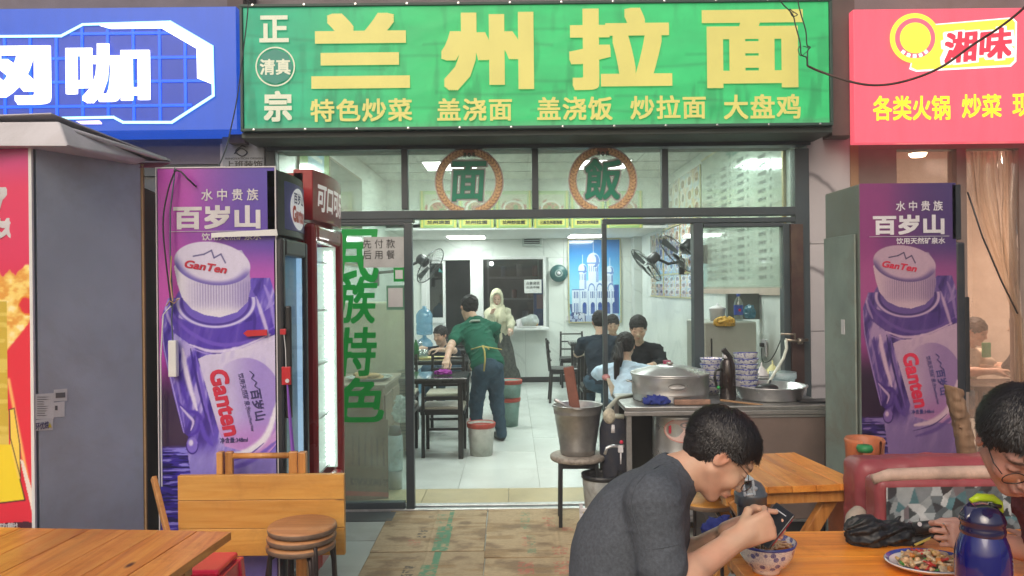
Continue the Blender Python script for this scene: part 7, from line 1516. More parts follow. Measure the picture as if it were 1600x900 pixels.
# goods on the hatch shelf
q = P(829, 500, 12.5); bg_ = thing('bread_bag', 'clear plastic bag of yellow bread on the hatch shelf', 'bag', (q.x, 12.5, .93)); F = Field((q.x - .25, 12.35, .92), (q.x + .25, 12.7, 1.25), .012); F.ell((q.x, 12.52, 1.02), (.15, .09, .11), k=0); F.disp(lambda x, y, z: .02 * noise3(x * 16, y * 16, z * 16, 3)); F.cut((0, 0, .945), (0, 0, -1)); F.obj('film', glass('bag_film'), bg_)
MB().box(q.x - .10, q.x + .12, 12.46, 12.58, .946, 1.0).build('bread', pm('bread_gold', (.5, .3, .12)), bg_, bev=.02)
hull([P(806, 500, 12.5), P(815, 497, 12.5), P(812, 506, 12.5), P(820, 510, 12.5), P(808, 512, 12.45)], 'bag_knot', m_pw, bg_)
# big steel cabinet on the right, things on it
sc2 = thing('steel_cabinet', 'tall dull steel cabinet inside the right window with bottles on top', 'steel cabinet', (1.7, 6.4, 0)); a, b_, c, d = rect(1101, 503, 1179, 640, 6.1)
MB().box(a, b_ + .02, 6.1, 6.72, .02, d).build('body', pm('dull_steel_light', (.36, .38, .34), .38, .35, .15, 3, dirt=.25), sc2, bev=.012); MB().box(a + .05, a + .06, 6.09, 6.099, .3, d - .13).build('seam', m_black, sc2); MB().box(P(1137, 480, 6.5).x, P(1150, 480, 6.5).x + .2, 6.5, 6.56, d + .001, P(1140, 459, 6.5).z).build('upstand', pm('upstand_grey', (.13, .14, .13), .5), sc2)
q = P(1154, 497, 6.25); zz = d + .002; pb_ = thing('soda_bottle', 'clear soda bottle with blue cap and blue label on the steel cabinet', 'bottle', (q.x, 6.25, zz)); hh = P(1154, 459, 6.25).z - zz
MB().lathe([(0, 0), (.032, 0), (.036, .01), (.034, hh * .3), (.036, hh * .6), (.030, hh * .72), (.013, hh * .88), (.013, hh * .92)], (q.x, 6.25, zz), 20).build('bottle', glass('clear_tumbler'), pb_, True); MB().lathe([(.0365, hh * .22), (.0370, hh * .58)], (q.x, 6.25, zz), 20).build('label', pm('soda_blue', (.03, .07, .35), .4), pb_, True); MB().lathe([(.014, hh * .9), (.015, hh), (0, hh)], (q.x, 6.25, zz), 14).build('cap', pm('soda_blue', (.03, .07, .35)), pb_, True); MB().lathe([(.012, -.001), (.0, -.001)], (q.x, 6.212, zz + hh * .4), 14, Matrix.Rotation(math.pi / 2, 3, 'X')).build('logo', m_pr, pb_)
q = P(1173, 490, 6.3); cloth('blue_plastic_bag', (q.x, 6.33, zz + .055), (.045, .05, .07), 51, glass('blue_film', (.5, .7, .75), .12, .2, .7, (.12, .28, .36)), 'crumpled teal plastic bag on the right of the steel cabinet', 'plastic bag', h=.007, sc=30)
q = P(1133, 506, 6.07); cloth('yellow_net_bag', (q.x, 6.09, zz - .005), (.09, .045, .05), 61, pm('yellow_net', (.55, .33, .05), .7, 0, .4, 40), 'yellow net bag hanging over the front edge of the steel cabinet', 'net bag', h=.007, sc=30)
q = P(1121, 490, 6.35); pp2 = thing('enamel_pot', 'white enamel pot with a lid on the left of the steel cabinet', 'pot', (q.x, 6.35, zz)); MB().lathe([(0, 0), (.06, 0), (.065, .09), (.07, .095), (.07, .102), (.03, .12), (.01, .125), (.01, .14), (0, .14)], (q.x, 6.35, zz), 24).build('body', m_pw, pp2, True)
# condiments on the diners' table
q = P(1042, 563, 7.2); o = thing('pink_cup', 'tall pink drink cup on the pale table right of the woman', 'cup', (q.x, 7.2, .752)); MB().lathe([(0, 0), (.028, 0), (.036, .11), (.038, .115), (0, .116)], (q.x, 7.2, .752), 24).build('cup', pm('pink_plastic', (.5, .03, .12), .35, 0, .2, 20), o, True); MB().lathe([(.038, .116), (.036, .125), (0, .126)], (q.x, 7.2, .752), 24).build('lid', pm('pink_lid', (.25, .02, .06), .4), o, True)
q = P(1056, 556, 7.4); o = thing('egg_jar', 'clear jar of pale eggs on the pale table beside the pink cup', 'jar', (q.x, 7.4, .752)); MB().lathe([(0, 0), (.06, 0), (.065, .05), (.06, .06)], (q.x, 7.4, .752), 20).build('bowl', glass('clear_tumbler'), o, True)
for k in range(5): MB().sphere((q.x + .032 * math.cos(k * 1.26), 7.4 + .032 * math.sin(k * 1.26), .785), (.022, .022, .028), 10, 8).build('egg', pm('egg_shell', (.5, .36, .25), .5), o, True)
q = P(1033, 556, 7.45); o = thing('sauce_pot', 'small black sauce pot on the pale table left of the eggs', 'sauce pot', (q.x, 7.45, .752)); MB().lathe([(0, 0), (.03, 0), (.033, .06), (.02, .07), (0, .075)], (q.x, 7.45, .752), 16).build('pot', m_black, o, True)
# ================================================================== people
from mathutils.bvhtree import BVHTree
m_skin = vcol('skin', .48, 0, 0, .22, .08, 0, 420, .4)
A = lambda v: np.array(v, float)
def frame(f, u):
    f = Vector(f).normalized(); u = Vector(u); u = (u - f * u.dot(f)).normalized(); l = u.cross(f); return f, l, u
def head_prims(F, c, fr_, s=1.0, detail=True):
    f, l, u = fr_; c = Vector(c); Rm = Matrix((f, l, u)).transposed()
    W = lambda x, y, z: c + (f * x + l * y + u * z) * s
    E = lambda x, y, z, a, b, d, k=.012, op='+': F.ell(W(x, y, z), (a * s, b * s, d * s), Rm, k * s, op)
    K = lambda p, q, ra, rb, k=.012, op='+': F.cap(W(*p), W(*q), ra * s, rb * s, k * s, op)
    E(-.010, 0, .030, .098, .077, .086); E(.030, 0, -.030, .058, .058, .075, .03)
    for y in (1, -1): K((.005, y * .053, -.045), (.062, y * .016, -.094), .019, .016, .02)
    K((.066, -.008, -.097), (.066, .008, -.097), .017, .017, .015); E(.035, 0, -.085, .032, .035, .02, .02)
    E(.078, 0, .028, .016, .048, .016, .015)
    for y in (1, -1):
        E(.066, y * .036, -.030, .022, .022, .024, .02)
        if detail: E(.101, y * .031, .004, .014, .019, .011, .010, '-'); E(.080, y * .031, .003, .0125, .0145, .0125, .003)
    K((.088, 0, .012), (.110, 0, -.030), .0075, .0105, .012)
    if detail:
        for y in (1, -1): E(.100, y * .0115, -.035, .010, .0075, .007, .005)
        E(.089, 0, -.064, .012, .022, .018, .012); E(.099, 0, -.0615, .0075, .021, .0050, .004); E(.0965, 0, -.0725, .0075, .018, .0055, .004); E(.104, 0, -.067, .006, .022, .0016, .003, '-')
        E(.086, 0, -.086, .006, .015, .004, .006, '-')
    for y in (1, -1):
        Re = Rm @ Matrix.Rotation(R_(12), 3, 'Y'); F.ell(W(-.004, y * .079, -.004), (.018 * s, .008 * s, .031 * s), Re, .006 * s)
        if detail: F.ell(W(.001, y * .0865, .000), (.011 * s, .006 * s, .019 * s), Re, .004 * s, '-')
def hand_prims(F, w_, x, y, z, curls, tc=.6, s=1.0, spread=.06, k=.006):
    """w_ wrist, x towards the fingers, y towards the thumb, z back of the hand; curls per finger"""
    x, y, z = [Vector(a).normalized() for a in (x, y, z)]; y = (y - x * y.dot(x)).normalized(); z = (z - x * z.dot(x) - y * z.dot(y)).normalized(); w_ = Vector(w_)
    W = lambda a, b, c: w_ + (x * a + y * b + z * c) * s
    F.cap(W(-.03, 0, 0), W(.02, 0, 0), .026 * s, .024 * s, .015)
    for b0, r in ((.027, .0125), (.009, .0135), (-.010, .0130), (-.027, .0115)): F.cap(W(.012, b0 * .7, -.001), W(.082 - abs(b0) * .15, b0, 0), .0155 * s, r * s, .010)
    for i, (b0, L, r) in enumerate(((.029, .043, .0086), (.0095, .048, .0088), (-.010, .045, .0084), (-.028, .036, .0074))):
        c1, c2, c3 = curls[i] if hasattr(curls[0], '__len__') else curls; p = W(.083 - abs(b0) * .15, b0, 0); a = 0; sp = b0 / .03 * spread
        for j, (ln, cu) in enumerate(((L, c1), (L * .62, c2), (L * .46, c3))):
            a += cu; dr = (x * math.cos(a) - z * math.sin(a)) + y * sp * math.cos(a); q = p + dr.normalized() * ln * s; F.cap(p, q, (r - j * .0006) * s, (r - (j + 1) * .0007) * s, .003); p = q
    p = W(.018, .026, -.006)
    for ln, r, dr in ((.045, .0125, (.75, .62 - tc * .3, -.25 - tc * .4)), (.034, .0100, (.9, .25 - tc * .5, -.3 - tc * .5)), (.026, .0088, (.95, -.1 - tc * .5, -.3 - tc * .4))):
        dd = x * dr[0] + y * dr[1] + z * dr[2]; q = p + dd.normalized() * ln * s; F.cap(p, q, r * s, r * .9 * s, .006); p = q
def bbox(J, keys, pad):
    a = np.array([list(J[k]) for k in keys if k in J]); return a.min(0) - pad, a.max(0) + pad
def torso(F, J, e=0, wd=1.0):
    lat = (J['shL'] - J['shR']).normalized()
    def fr3(up): up = up.normalized(); l = (lat - up * lat.dot(up)).normalized(); return Matrix((l.cross(up), l, up)).transposed()
    mid = J.get('mid', (J['pel'] + J['che']) / 2)
    F.ell(J['pel'], (.11 * wd + e, .155 * wd + e, .12 + e), fr3(mid - J['pel']), .04); F.ell(mid, (.10 * wd + e, .140 * wd + e, .14 + e), fr3(J['che'] - J['pel']), .06)
    F.ell(J['che'], (.115 * wd + e, .155 * wd + e, .15 + e), fr3(J['nb'] - J['che'] + (J['che'] - mid) * .5), .06); F.cap((mid + J['pel']) / 2, (mid + J['che']) / 2, .115 * wd + e, .12 * wd + e, .05)
    for s_ in 'LR': F.cap(J['nb'] - (J['nb'] - J['che']) * .1, J['sh' + s_], .05 + e * .6, .052 + e, .04)
def arm(F, J, s_, e=0, upto=None, ra=.050, thin=1.0):
    sh, el, wr = J['sh' + s_], J['el' + s_], J['wr' + s_]
    if upto is not None: F.cap(sh, sh + (el - sh) * min(upto, 1), ra + e, (.047 + e), .03); 
    else: F.cap(sh, el, ra * thin + e, .040 * thin + e, .02); F.cap(el, wr, .041 * thin + e, .026 * thin + e, .012); F.ell(el + (wr - el) * .28, (.043 * thin + e,) * 3, None, .02)
    if upto is not None and upto > 1: F.cap(el, el + (wr - el) * (upto - 1), .047 + e, .036 + e, .012)
def legs(F, J, e=0):
    for s_ in 'LR':
        if 'hip' + s_ in J: F.cap(J['hip' + s_], J['kn' + s_], .082 + e, .056 + e, .03); F.cap(J['kn' + s_], J['an' + s_], .054 + e, .038 + e, .02)
def skin_cols(base, J, s=1.0):
    f, l, u = J['hfr']; c = J['hc']
    def fn(p):
        q = (p - A(c)) / s; x, y, z = q @ A(f), q @ A(l), q @ A(u); n = fbm(p[:, 0] * 40, p[:, 1] * 40, p[:, 2] * 40, 3, 4)[:, None]; n2 = fbm(p[:, 0] * 14, p[:, 1] * 14, p[:, 2] * 14, 9, 3)[:, None]; C = np.array(base)[None] * (1 + .16 * n); C = C * (1 + n2 * np.array([[.10, -.14, -.16]]))
        near = np.exp(-(((x + .004) / .03) ** 2 + ((np.abs(y) - .082) / .016) ** 2 + (z / .035) ** 2)); C = mixc(C, (base[0] * 1.0, base[1] * .62, base[2] * .55), near * .6)
        lip = sst(1.15, .85, np.hypot(y / .024, (z + .067) / .0125)) * (x > .085); C = mixc(C, (base[0] * .82, base[1] * .52, base[2] * .52), lip * .7)
        br = sst(1.2, .7, np.hypot((np.abs(y) - .034) / .021, (z - .030 + .004 * (np.abs(y) - .03) / .02) / .0055)) * (x > .05); C = mixc(C, (.03, .022, .018), br * .9)
        ey = sst(1.2, .8, np.hypot((np.abs(y) - .031) / .0155, (z - .0005) / .0028)) * (x > .06); C = mixc(C, (.03, .02, .018), ey * .9)
        ch = np.exp(-(((np.abs(y) - .045) / .022) ** 2 + ((z + .03) / .025) ** 2)) * (x > .03); C = mixc(C, (base[0], base[1] * .78, base[2] * .72), ch * .4); return np.clip(C, 0, 1)
    return fn
def hair_obj(root, J, mat, h=.006, s=1.0, long=None, seed=1, amp=.004, low=-.055, fz=-.034):
    f, l, u = J['hfr']; c = J['hc']; Rm = Matrix((f, l, u)).transposed(); W = lambda x, y, z: c + (f * x + l * y + u * z) * s
    F = Field(A(c) - .19 * s, A(c) + .19 * s, h); F.ell(W(-.014, 0, .034), (.103 * s, .083 * s, .091 * s), Rm, 0); F.ell(W(-.048, 0, -.012), (.050 * s, .064 * s, .058 * s), Rm, .02)
    F.ell(W(.112, 0, fz), (.088 * s, .092 * s, .098 * s), Rm, .008, '-')
    for y in (1, -1): F.ell(W(.006, y * .088, -.034), (.036 * s, .034 * s, .046 * s), Rm, .006, '-'); F.ell(W(.055, y * .085, -.02), (.032 * s, .034 * s, .055 * s), Rm, .006, '-')
    F.cut(W(0, 0, low), -u + f * .25); F.disp(lambda x, y, z: amp * noise3(x * 60, y * 60, z * 60, seed) + amp * .5 * noise3(x * 150, y * 150, z * 150, seed + 1), .03)
    return F.obj('hair', mat, root)
def strands(root, J, mat, n, s=1.0, seed=3, length=.055, low=-.06, fringe=.0):
    """tapered hair tufts growing over the scalp, combed away from the crown"""
    f, l, u = J['hfr']; c = J['hc']; rs = np.random.RandomState(seed); Rm = np.array(Matrix((f, l, u)).transposed()); r = np.array([.101, .082, .090]) * s; off = np.array([-.012, 0, .034]) * s
    d = rs.normal(size=(n * 3, 3)); d /= np.linalg.norm(d, axis=1)[:, None]; p = d * r
    ok = (p[:, 2] + off[2] > low * s) & ~((p[:, 0] > .05 * s) & (p[:, 2] < .042 * s)) & ~((p[:, 0] > -.01 * s) & (p[:, 2] < -.012 * s)) ; p = p[ok][:n]; n = len(p)
    crown = np.array([-.05, .01, .085]) * s; vs = []; fs = []; seg = 5
    L = length * s * rs.uniform(.6, 1.2, n)[:, None]; front = sst(.02, .09, p[:, 0] / s)[:, None]; sidez = sst(.035, -.01, p[:, 2] / s)[:, None]; L = L * (1 - front * .25) * (1 - .62 * sidez); lift = rs.uniform(.2, 1.0, n)[:, None] * .007 * s
    q = p.copy(); pts = [q.copy()]; jit = rs.normal(size=(n, 3)) * .35; nr = p / r; nr /= np.linalg.norm(nr, axis=1)[:, None]
    for k in range(seg):
        g = (q - crown); g /= np.linalg.norm(g, axis=1)[:, None] + 1e-6; g = g + np.array([.25, 0, -.55]) + jit; nn = q / r ** 2; nn /= np.linalg.norm(nn, axis=1)[:, None]; g = g - nn * (g * nn).sum(1)[:, None]; g /= np.linalg.norm(g, axis=1)[:, None] + 1e-6
        q = q + g * L / seg; e = np.sqrt(((q / r) ** 2).sum(1))[:, None]; tgt = 1 + (lift * math.sin(math.pi * min(1, (k + 1) / seg * .8)) + .001) / .09; q = np.where((e < tgt) | (front < .5), q / e * tgt, q); fl = q + nn * (rs.uniform(-.3, 1.0, n)[:, None] ** 3 * .012 * s * ((k + 1) / seg) ** 2); pts.append(fl.copy())
    wd = .0017 * s * rs.uniform(.6, 1.3, n)[:, None]; P_ = np.stack(pts, 1) + off
    side = np.cross(pts[1] - pts[0], nr); side /= np.linalg.norm(side, axis=1)[:, None] + 1e-9; tp_ = [1, 1, .9, .75, .5, .05]
    V_ = np.stack([np.stack([P_[:, k] - side * wd * tp_[k], P_[:, k] + nr * wd * tp_[k] * .6, P_[:, k] + side * wd * tp_[k]], 1) for k in range(seg + 1)], 1); V_ = V_.reshape(-1, 3) @ Rm.T + A(c)
    b0 = np.arange(n)[:, None, None] * (seg + 1) * 3 + np.arange(seg)[None, :, None] * 3; q4 = np.array([[0, 1, 4, 3], [1, 2, 5, 4]]); Q = (b0[..., None] + q4[None, None]).reshape(-1, 4)
    o = mkobj('hair_strands', V_, Q, pm('hair_strand', (.016, .012, .011), .36, 0, .6, 90, spec=.6), root, True); o['kind'] = 'stuff'; return o
def glasses_obj(root, J, mat, s=1.0, dz=-.008, slide=.004, rr=.023):
    f, l, u = J['hfr']; c = J['hc']; W = lambda x, y, z: c + (f * x + l * y + u * z) * s; g = MB()
    for y in (1, -1):
        cx, cy, cz = .103 + slide, y * .034, dz
        g.tube([W(cx - .010 * (1 - math.cos(t)) * 0 - .004 * math.cos(t) * y * y * (1 if math.cos(t) * y > 0 else 0), cy + rr * math.cos(t), cz + rr * .82 * math.sin(t)) for t in [2 * math.pi * k / 24 for k in range(25)]], .0013 * s, 6, False)
        g.tube([W(cx - .004, cy + y * rr, cz + .006), W(.08, y * .074, .012), W(.0, y * .082, .020), W(-.018, y * .083, -.006)], .0012 * s, 6)
    g.tube([W(.104 + slide, -.012, dz + .004), W(.109 + slide, 0, dz + .007), W(.104 + slide, .012, dz + .004)], .0013 * s, 6); o = g.build('glasses', mat, root, True)
    for y in (1, -1): MB().add([W(.1025 + slide, y * .034 + rr * .97 * math.cos(t), dz + rr * .8 * math.sin(t)) for t in [2 * math.pi * k / 24 for k in range(24)]], [tuple(range(24))]).build('lens', glass('lens_glass', (.95, .97, .97), .10), o)
m_hair = pm('black_hair', (.014, .011, .011), .62, 0, .4, 60, .5, 220, spec=.35)
def cloth_noise(F, seed, a=.006, sc=9):
    F.disp(lambda x, y, z: a * noise3(x * sc, y * sc, z * sc * 1.6, seed) - a * 1.5 * (1 - 2.2 * np.abs(noise3(x * 6 + z * 7, y * 9, (z - x * .7) * 19, seed + 1))).clip(0, 1) ** 3 + a * .6 * noise3((x + z) * 7, y * 11, (z - x) * 15, seed + 2), .03)
def person(label, J, top, bottom=None, h=.011, sleeve=.6, base=(.52, .33, .24), hair=True, curlL=(.5, .6, .4), curlR=(.5, .6, .4), detail=False, hs=1.0, wd=1.0, shoes=None, grp=None, hands=True, hx=None, low=-.055, ease=.014, fold=1.0):
    root = thing('person', label, 'person', (J['pel'].x, J['pel'].y, 0), grp)
    keys = [k for k in J if k not in ('hfr', 'hands')]; lo, hi = bbox(J, keys, .20); F = Field(lo, hi, h)
    torso(F, J, 0, wd); [arm(F, J, s_) for s_ in 'LR']; legs(F, J); up = J['hfr'][2]; F.cap(J['nb'] - (J['nb'] - J['che']) * .15, J['hc'] - up * .05 * hs - J['hfr'][0] * .018, .054, .050 * hs, .02); head_prims(F, J['hc'], J['hfr'], hs, detail)
    if hands:
        for s_ in 'LR':
            x = (J['wr' + s_] - J['el' + s_]).normalized(); hx_ = (J.get('hands') or {}).get(s_)
            if hx_: hand_prims(F, J['wr' + s_], *hx_)
            else: z = V(0, 0, 1); z = (z - x * z.dot(x)); hand_prims(F, J['wr' + s_], x, x.cross(z) * (-1 if s_ == 'L' else 1), z, curlL if s_ == 'L' else curlR)
    F.obj('body', m_skin, root, skin_cols(base, J, hs))
    F = Field(lo, hi, h); torso(F, J, ease, wd); [arm(F, J, s_, ease - .002, sleeve) for s_ in 'LR']
    nk = (J['hc'] - J['nb']).normalized(); F.cap(J['nb'] + nk * .015, J['nb'] + nk * .3, .057, .057, .01, '-'); cloth_noise(F, 3, ease * .45 * fold)
    if bottom: F.cut(J['pel'] - (J['che'] - J['pel']).normalized() * .075, -(J['che'] - J['pel']))
    for s_ in 'LR':
        if sleeve < 1.3: pass
    shirt = F.obj('shirt', top, root)
    if bottom:
        F = Field(lo, hi, h); J2 = dict(J); lat = (J['shL'] - J['shR']).normalized(); up_ = (J['che'] - J['pel']).normalized(); lat = (lat - up_ * lat.dot(up_)).normalized(); F.ell(J['pel'] - up_ * .03, (.112 * wd, .158 * wd, .12), Matrix((lat.cross(up_), lat, up_)).transposed(), .03); legs(F, J, .014); cloth_noise(F, 8, .006); F.obj('trousers', bottom, root)
    if shoes:
        for s_ in 'LR':
            a = J['an' + s_]; fw = J['hfr'][0]; fw = V(fw.x, fw.y, 0).normalized(); F = Field(A(a) - .3, A(a) + .3, .01); F.cap((a.x, a.y, .045), (a.x + fw.x * .17, a.y + fw.y * .17, .035), .045, .036, .01); F.cut((0, 0, .002), (0, 0, -1)); F.obj('shoe', shoes, root)
    if hair: hair_obj(root, J, m_hair, max(.005, h * .6), hs * 1.04, low=low, amp=.007, fz=-.050)
    return root, shirt
# ---- the diner in grey, near right table -------------------------------------------------
J = dict(hc=P(1122, 708, 1.97), hfr=frame((.70, -.06, -.71), (.71, 0, .70)), nb=P(1058, 738, 1.99), che=P(992, 828, 1.99), mid=P(968, 908, 1.99), pel=P(968, 1035, 1.99),
         shR=P(1022, 785, 1.83), shL=P(1035, 760, 2.15), elR=P(1040, 922, 1.79), wrR=P(1158, 838, 1.91), elL=P(1052, 880, 2.26), wrL=P(1150, 826, 2.12),
         hipR=P(985, 1055, 1.88), hipL=P(985, 1045, 2.08), knR=P(1190, 1075, 1.84), knL=P(1190, 1050, 2.12), anR=P(1180, 1330, 1.84), anL=P(1170, 1270, 2.12))
for s_ in 'LR': J['an' + s_].z = .10
J['hands'] = {'R': ((.90, .12, .30), (-.30, .05, .95), (0, -1, .05), ((1.15, 1.25, .7), (1.25, 1.3, .7), (1.35, 1.3, .7), (1.45, 1.3, .7)), .9, .98),
              'L': ((.93, .10, .22), (-.2, -.3, .95), (0, 1, .2), ((.5, .9, .5), (.7, .9, .5), (.8, .9, .5), (.9, .9, .5)), .2, .95)}
m_tee = pm('charcoal_jersey', (.092, .102, .120), .9, 0, .3, 120, .25, 300, spec=.3)
root, shirt = person('young man in a charcoal t-shirt and glasses bent over a noodle bowl, holding a phone', J, m_tee, pm('black_jeans', (.02, .022, .028), .9, 0, .3, 20), h=.0042, sleeve=.70, base=(.62, .37, .255), detail=True, hs=.91, hair=False, shoes=m_black, ease=.013, fold=.32)
hair_obj(root, J, m_hair, .004, .91, seed=4, amp=.003, low=-.085, fz=-.024); strands(root, J, m_hair, 9000, .92, 3, .050, low=-.10); glasses_obj(root, J, pm('dark_rim', (.06, .03, .025), .3, .4), .91, -.012, .004, .021)
me = shirt.data; bv = BVHTree.FromPolygons([v.co + shirt.parent.location for v in me.vertices], [tuple(p.vertices) for p in me.polygons])
def onto(px, py, tree, lift=.0008):
    d = (P(px, py, 1.0) - cam.location).normalized(); h_ = tree.ray_cast(cam.location, d, 6); return (h_[0] - d * lift) if h_[0] else None
for pp in (((1052, 722), (1030, 728), (1008, 742), (992, 762), (986, 785), (990, 808), (1000, 835), (1007, 858)), ((1010, 858), (1028, 857), (1046, 854), (1060, 851))):
    pts = [onto(x, y, bv) for x, y in pp]; pts = [p for p in pts if p is not None]
    if len(pts) > 2: MB().tube(spline(pts, 5), .0013, 5).build('seam', m_tee, root, True)
# chopsticks and phone
hc = P(1200, 826, 1.97)
for k in range(2):
    a_, b_ = hc + V(-.01 + .006 * k, -.005, .055), P(1190 + 4 * k, 858, 2.15); tag(MB().tube([a_, b_], [.0032, .0018], 6).build('chopstick', pm('dark_chopstick', (.05, .02, .015), .35), None, True), ['dark chopstick in the diner\'s fist, lower one into the noodles', 'dark chopstick in the diner\'s fist, upper one into the noodles'][k], 'chopstick', 'chopsticks held over the noodle bowl')
ax_l, ax_w = V(.66, .10, .75).normalized(), V(.54, -.80, -.25); pc_ = P(1228, 795, 2.08) - ax_l * .058; ax_w = (ax_w - ax_l * ax_w.dot(ax_l)).normalized(); ax_n = ax_l.cross(ax_w)
if ax_n.y > 0: ax_n = -ax_n
Mp = Matrix((ax_l, ax_w, ax_n)).transposed().to_4x4(); Mp.translation = pc_
ph = thing('phone', 'black smartphone with a red edge line held over the noodle bowl', 'phone', pc_)
MB(Mp).box(-.058, .058, -.033, .033, -.005, .004).build('casing', pm('phone_black', (.03, .03, .034), .3), ph, bev=.004); MB(Mp).box(-.054, .054, -.030, .030, .0041, .0046).build('screen', emit('dim_screen', (.01, .012, .014), .6, (.008, .008, .01)), ph)
MB(Mp).box(-.045, .045, .0331, .0336, -.002, .000).box(-.045, .045, -.0336, -.0331, -.002, 0).build('red_line', m_pr, ph); MB(Mp).box(.040, .0425, -.02, .016, .0047, .0049).build('status_text', emit('screen_text', (.5, .5, .5), .4), ph)
# ---- the diner at the right edge ---------------------------------------------------------
J = dict(hc=P(1592, 690, 1.82), hfr=frame((-.22, -.72, -.66), (-.1, -.66, .75)), nb=P(1640, 728, 1.95), che=P(1700, 830, 2.06), pel=P(1720, 1010, 2.1),
         shR=P(1640, 792, 2.12), shL=P(1740, 790, 1.90), elR=P(1690, 880, 2.16), wrR=P(1530, 842, 2.14), elL=P(1760, 900, 2.0), wrL=P(1668, 878, 2.12),
         hipR=P(1700, 1030, 2.1), hipL=P(1740, 1040, 1.95), knR=P(1560, 1060, 2.1), knL=P(1560, 1080, 1.9), anR=P(1560, 1250, 2.1), anL=P(1560, 1300, 1.9))
for s_ in 'LR': J['an' + s_].z = .10
J['hands'] = {'R': ((-.97, -.05, .16), (.1, .3, .9), (.1, -.75, .6), ((.6, 1.0, .5), (.8, 1.1, .5), (1.0, 1.1, .5), (1.1, 1.1, .5)), .7, .95), 'L': ((-.9, .1, .35), (.3, .2, .85), (-.1, -.9, .3), ((.35, .4, .3), (.4, .5, .3), (.5, .5, .3), (.6, .5, .3)), .1, .95)}
root2, _ = person('man in glasses with bushy dark hair leaning in at the right edge over his plate', J, pm('maroon_shirt', (.16, .035, .04), .9, 0, .3, 60, .2, 200, spec=.2), pm('black_jeans', (.02, .022, .028)), h=.0048, sleeve=.75, base=(.52, .28, .22), detail=True, hair=False)
hair_obj(root2, J, m_hair, .0045, 1.02, seed=7, amp=.005, low=-.07); strands(root2, J, pm('brown_black_hair', (.022, .016, .015), .5, spec=.5), 9000, 1.03, 9, .045, low=-.09); glasses_obj(root2, J, pm('black_rim', (.02, .018, .02), .3, .4), 1.0, -.004, .003, .0245)
sp = thing('spoon', 'steel spoon held over the plate by the hand behind the blue bottle', 'spoon', P(1480, 835, 2.12)); MB().tube([P(1474, 818, 2.10), P(1482, 832, 2.13), P(1494, 850, 2.16)], [.002, .0022, .003], 6).build('stem', m_chrome, sp, True); MB().sphere(P(1499, 858, 2.17), (.016, .011, .004), 12, 6).build('bowl_end', m_chrome, sp, True)
# ---- worker in the green polo ------------------------------------------------------------
J = dict(hc=P(733, 481, 8.2), hfr=frame((-.35, .86, -.34), (0, .35, .9)), nb=P(742, 500, 8.08), che=P(746, 528, 7.98), pel=P(762, 568, 7.72), shL=P(716, 520, 7.95), shR=P(772, 514, 8.1), elL=P(704, 541, 7.7), wrL=P(698, 562, 7.46), elR=P(768, 545, 8.3), wrR=P(748, 560, 8.2),
         hipL=P(752, 584, 7.72), hipR=P(773, 584, 7.78), knL=P(744, 632, 7.8), knR=P(777, 634, 7.85), anL=P(745, 678, 7.85), anR=P(784, 678, 7.9))
m_jean = pm('blue_jeans', (.05, .09, .13), .9, 0, .3, 14, .2, 200, spec=.2)
rw, _ = person('worker in a green polo and jeans with yellow apron ties bending to wipe a table', J, pm('green_polo', (.015, .105, .065), .9, 0, .15, 20, .1, 200, spec=.2), m_jean, h=.009, sleeve=.62, wd=1.0, shoes=m_black, base=(.50, .31, .22), low=-.07, ease=.016, hs=1.08)
MB().tube([P(730, 506, 7.99), P(738, 501, 7.97), P(750, 501, 7.99)], .012, 8).build('collar', pm('pale_collar', (.4, .45, .38), .8), rw, True)
MB().tube([P(754, 540, 7.60), P(757, 548, 7.57), P(758, 562, 7.56), P(756, 580, 7.57)], .009, 6).tube([P(755, 541, 7.6), P(762, 543, 7.58), P(764, 546, 7.57)], .009, 6).tube([P(736, 546, 7.72), P(754, 541, 7.60), P(784, 546, 7.72)], .006, 6).build('apron_tie', pm('yellow_tape', (.5, .38, .12), .8), rw, True)
# ---- woman in the cream headscarf ----------------------------------------------------------
J = dict(hc=P(776, 467, 12.2), hfr=frame((.08, -1, -.12), (0, 0, 1)), nb=P(777, 482, 12.25), che=P(778, 500, 12.25), pel=P(780, 530, 12.25), shR=P(764, 489, 12.2), shL=P(791, 489, 12.2), elR=P(763, 505, 12.05), wrR=P(768, 491, 11.98), elL=P(798, 506, 12.15), wrL=P(797, 513, 12.02))
m_scarf = pm('cream_scarf', (.56, .53, .38), .9, 0, .08, 20, .2, 80, spec=.1); rwm, _ = person('woman in a cream headscarf and long dark patterned skirt standing at the kitchen hatch', J, pm('cream_blouse', (.52, .50, .36), .9, 0, .1), None, h=.012, sleeve=1.85, hair=False, base=(.55, .36, .27), detail=True, ease=.02)
F = Field(A(J['hc']) - .5, A(J['hc']) + .3, .012); q = J['hc']; F.ell(q + V(0, .01, .02), (.105, .125, .15), None, .0); F.cap(q + V(0, .03, -.08), q + V(0, .02, -.28), .10, .20, .05); F.ell(q + V(.01, -.14, -.012), (.074, .12, .105), None, .01, '-'); F.cut(q + V(0, 0, -.36), (0, 0, -1)); F.disp(lambda x, y, z: .012 * np.sin(x * 50 + 3 * noise3(x * 6, y * 6, z * 6, 2)) * (z < q.z - .1), .04); F.obj('headscarf', m_scarf, rwm)
hull([q + V(.02, -.20, -.3), q + V(.06, -.19, -.3), q + V(.05, -.15, -.7), q + V(.09, -.15, -.62), q + V(.04, -.17, -.3)], 'scarf_tail', m_scarf, rwm)
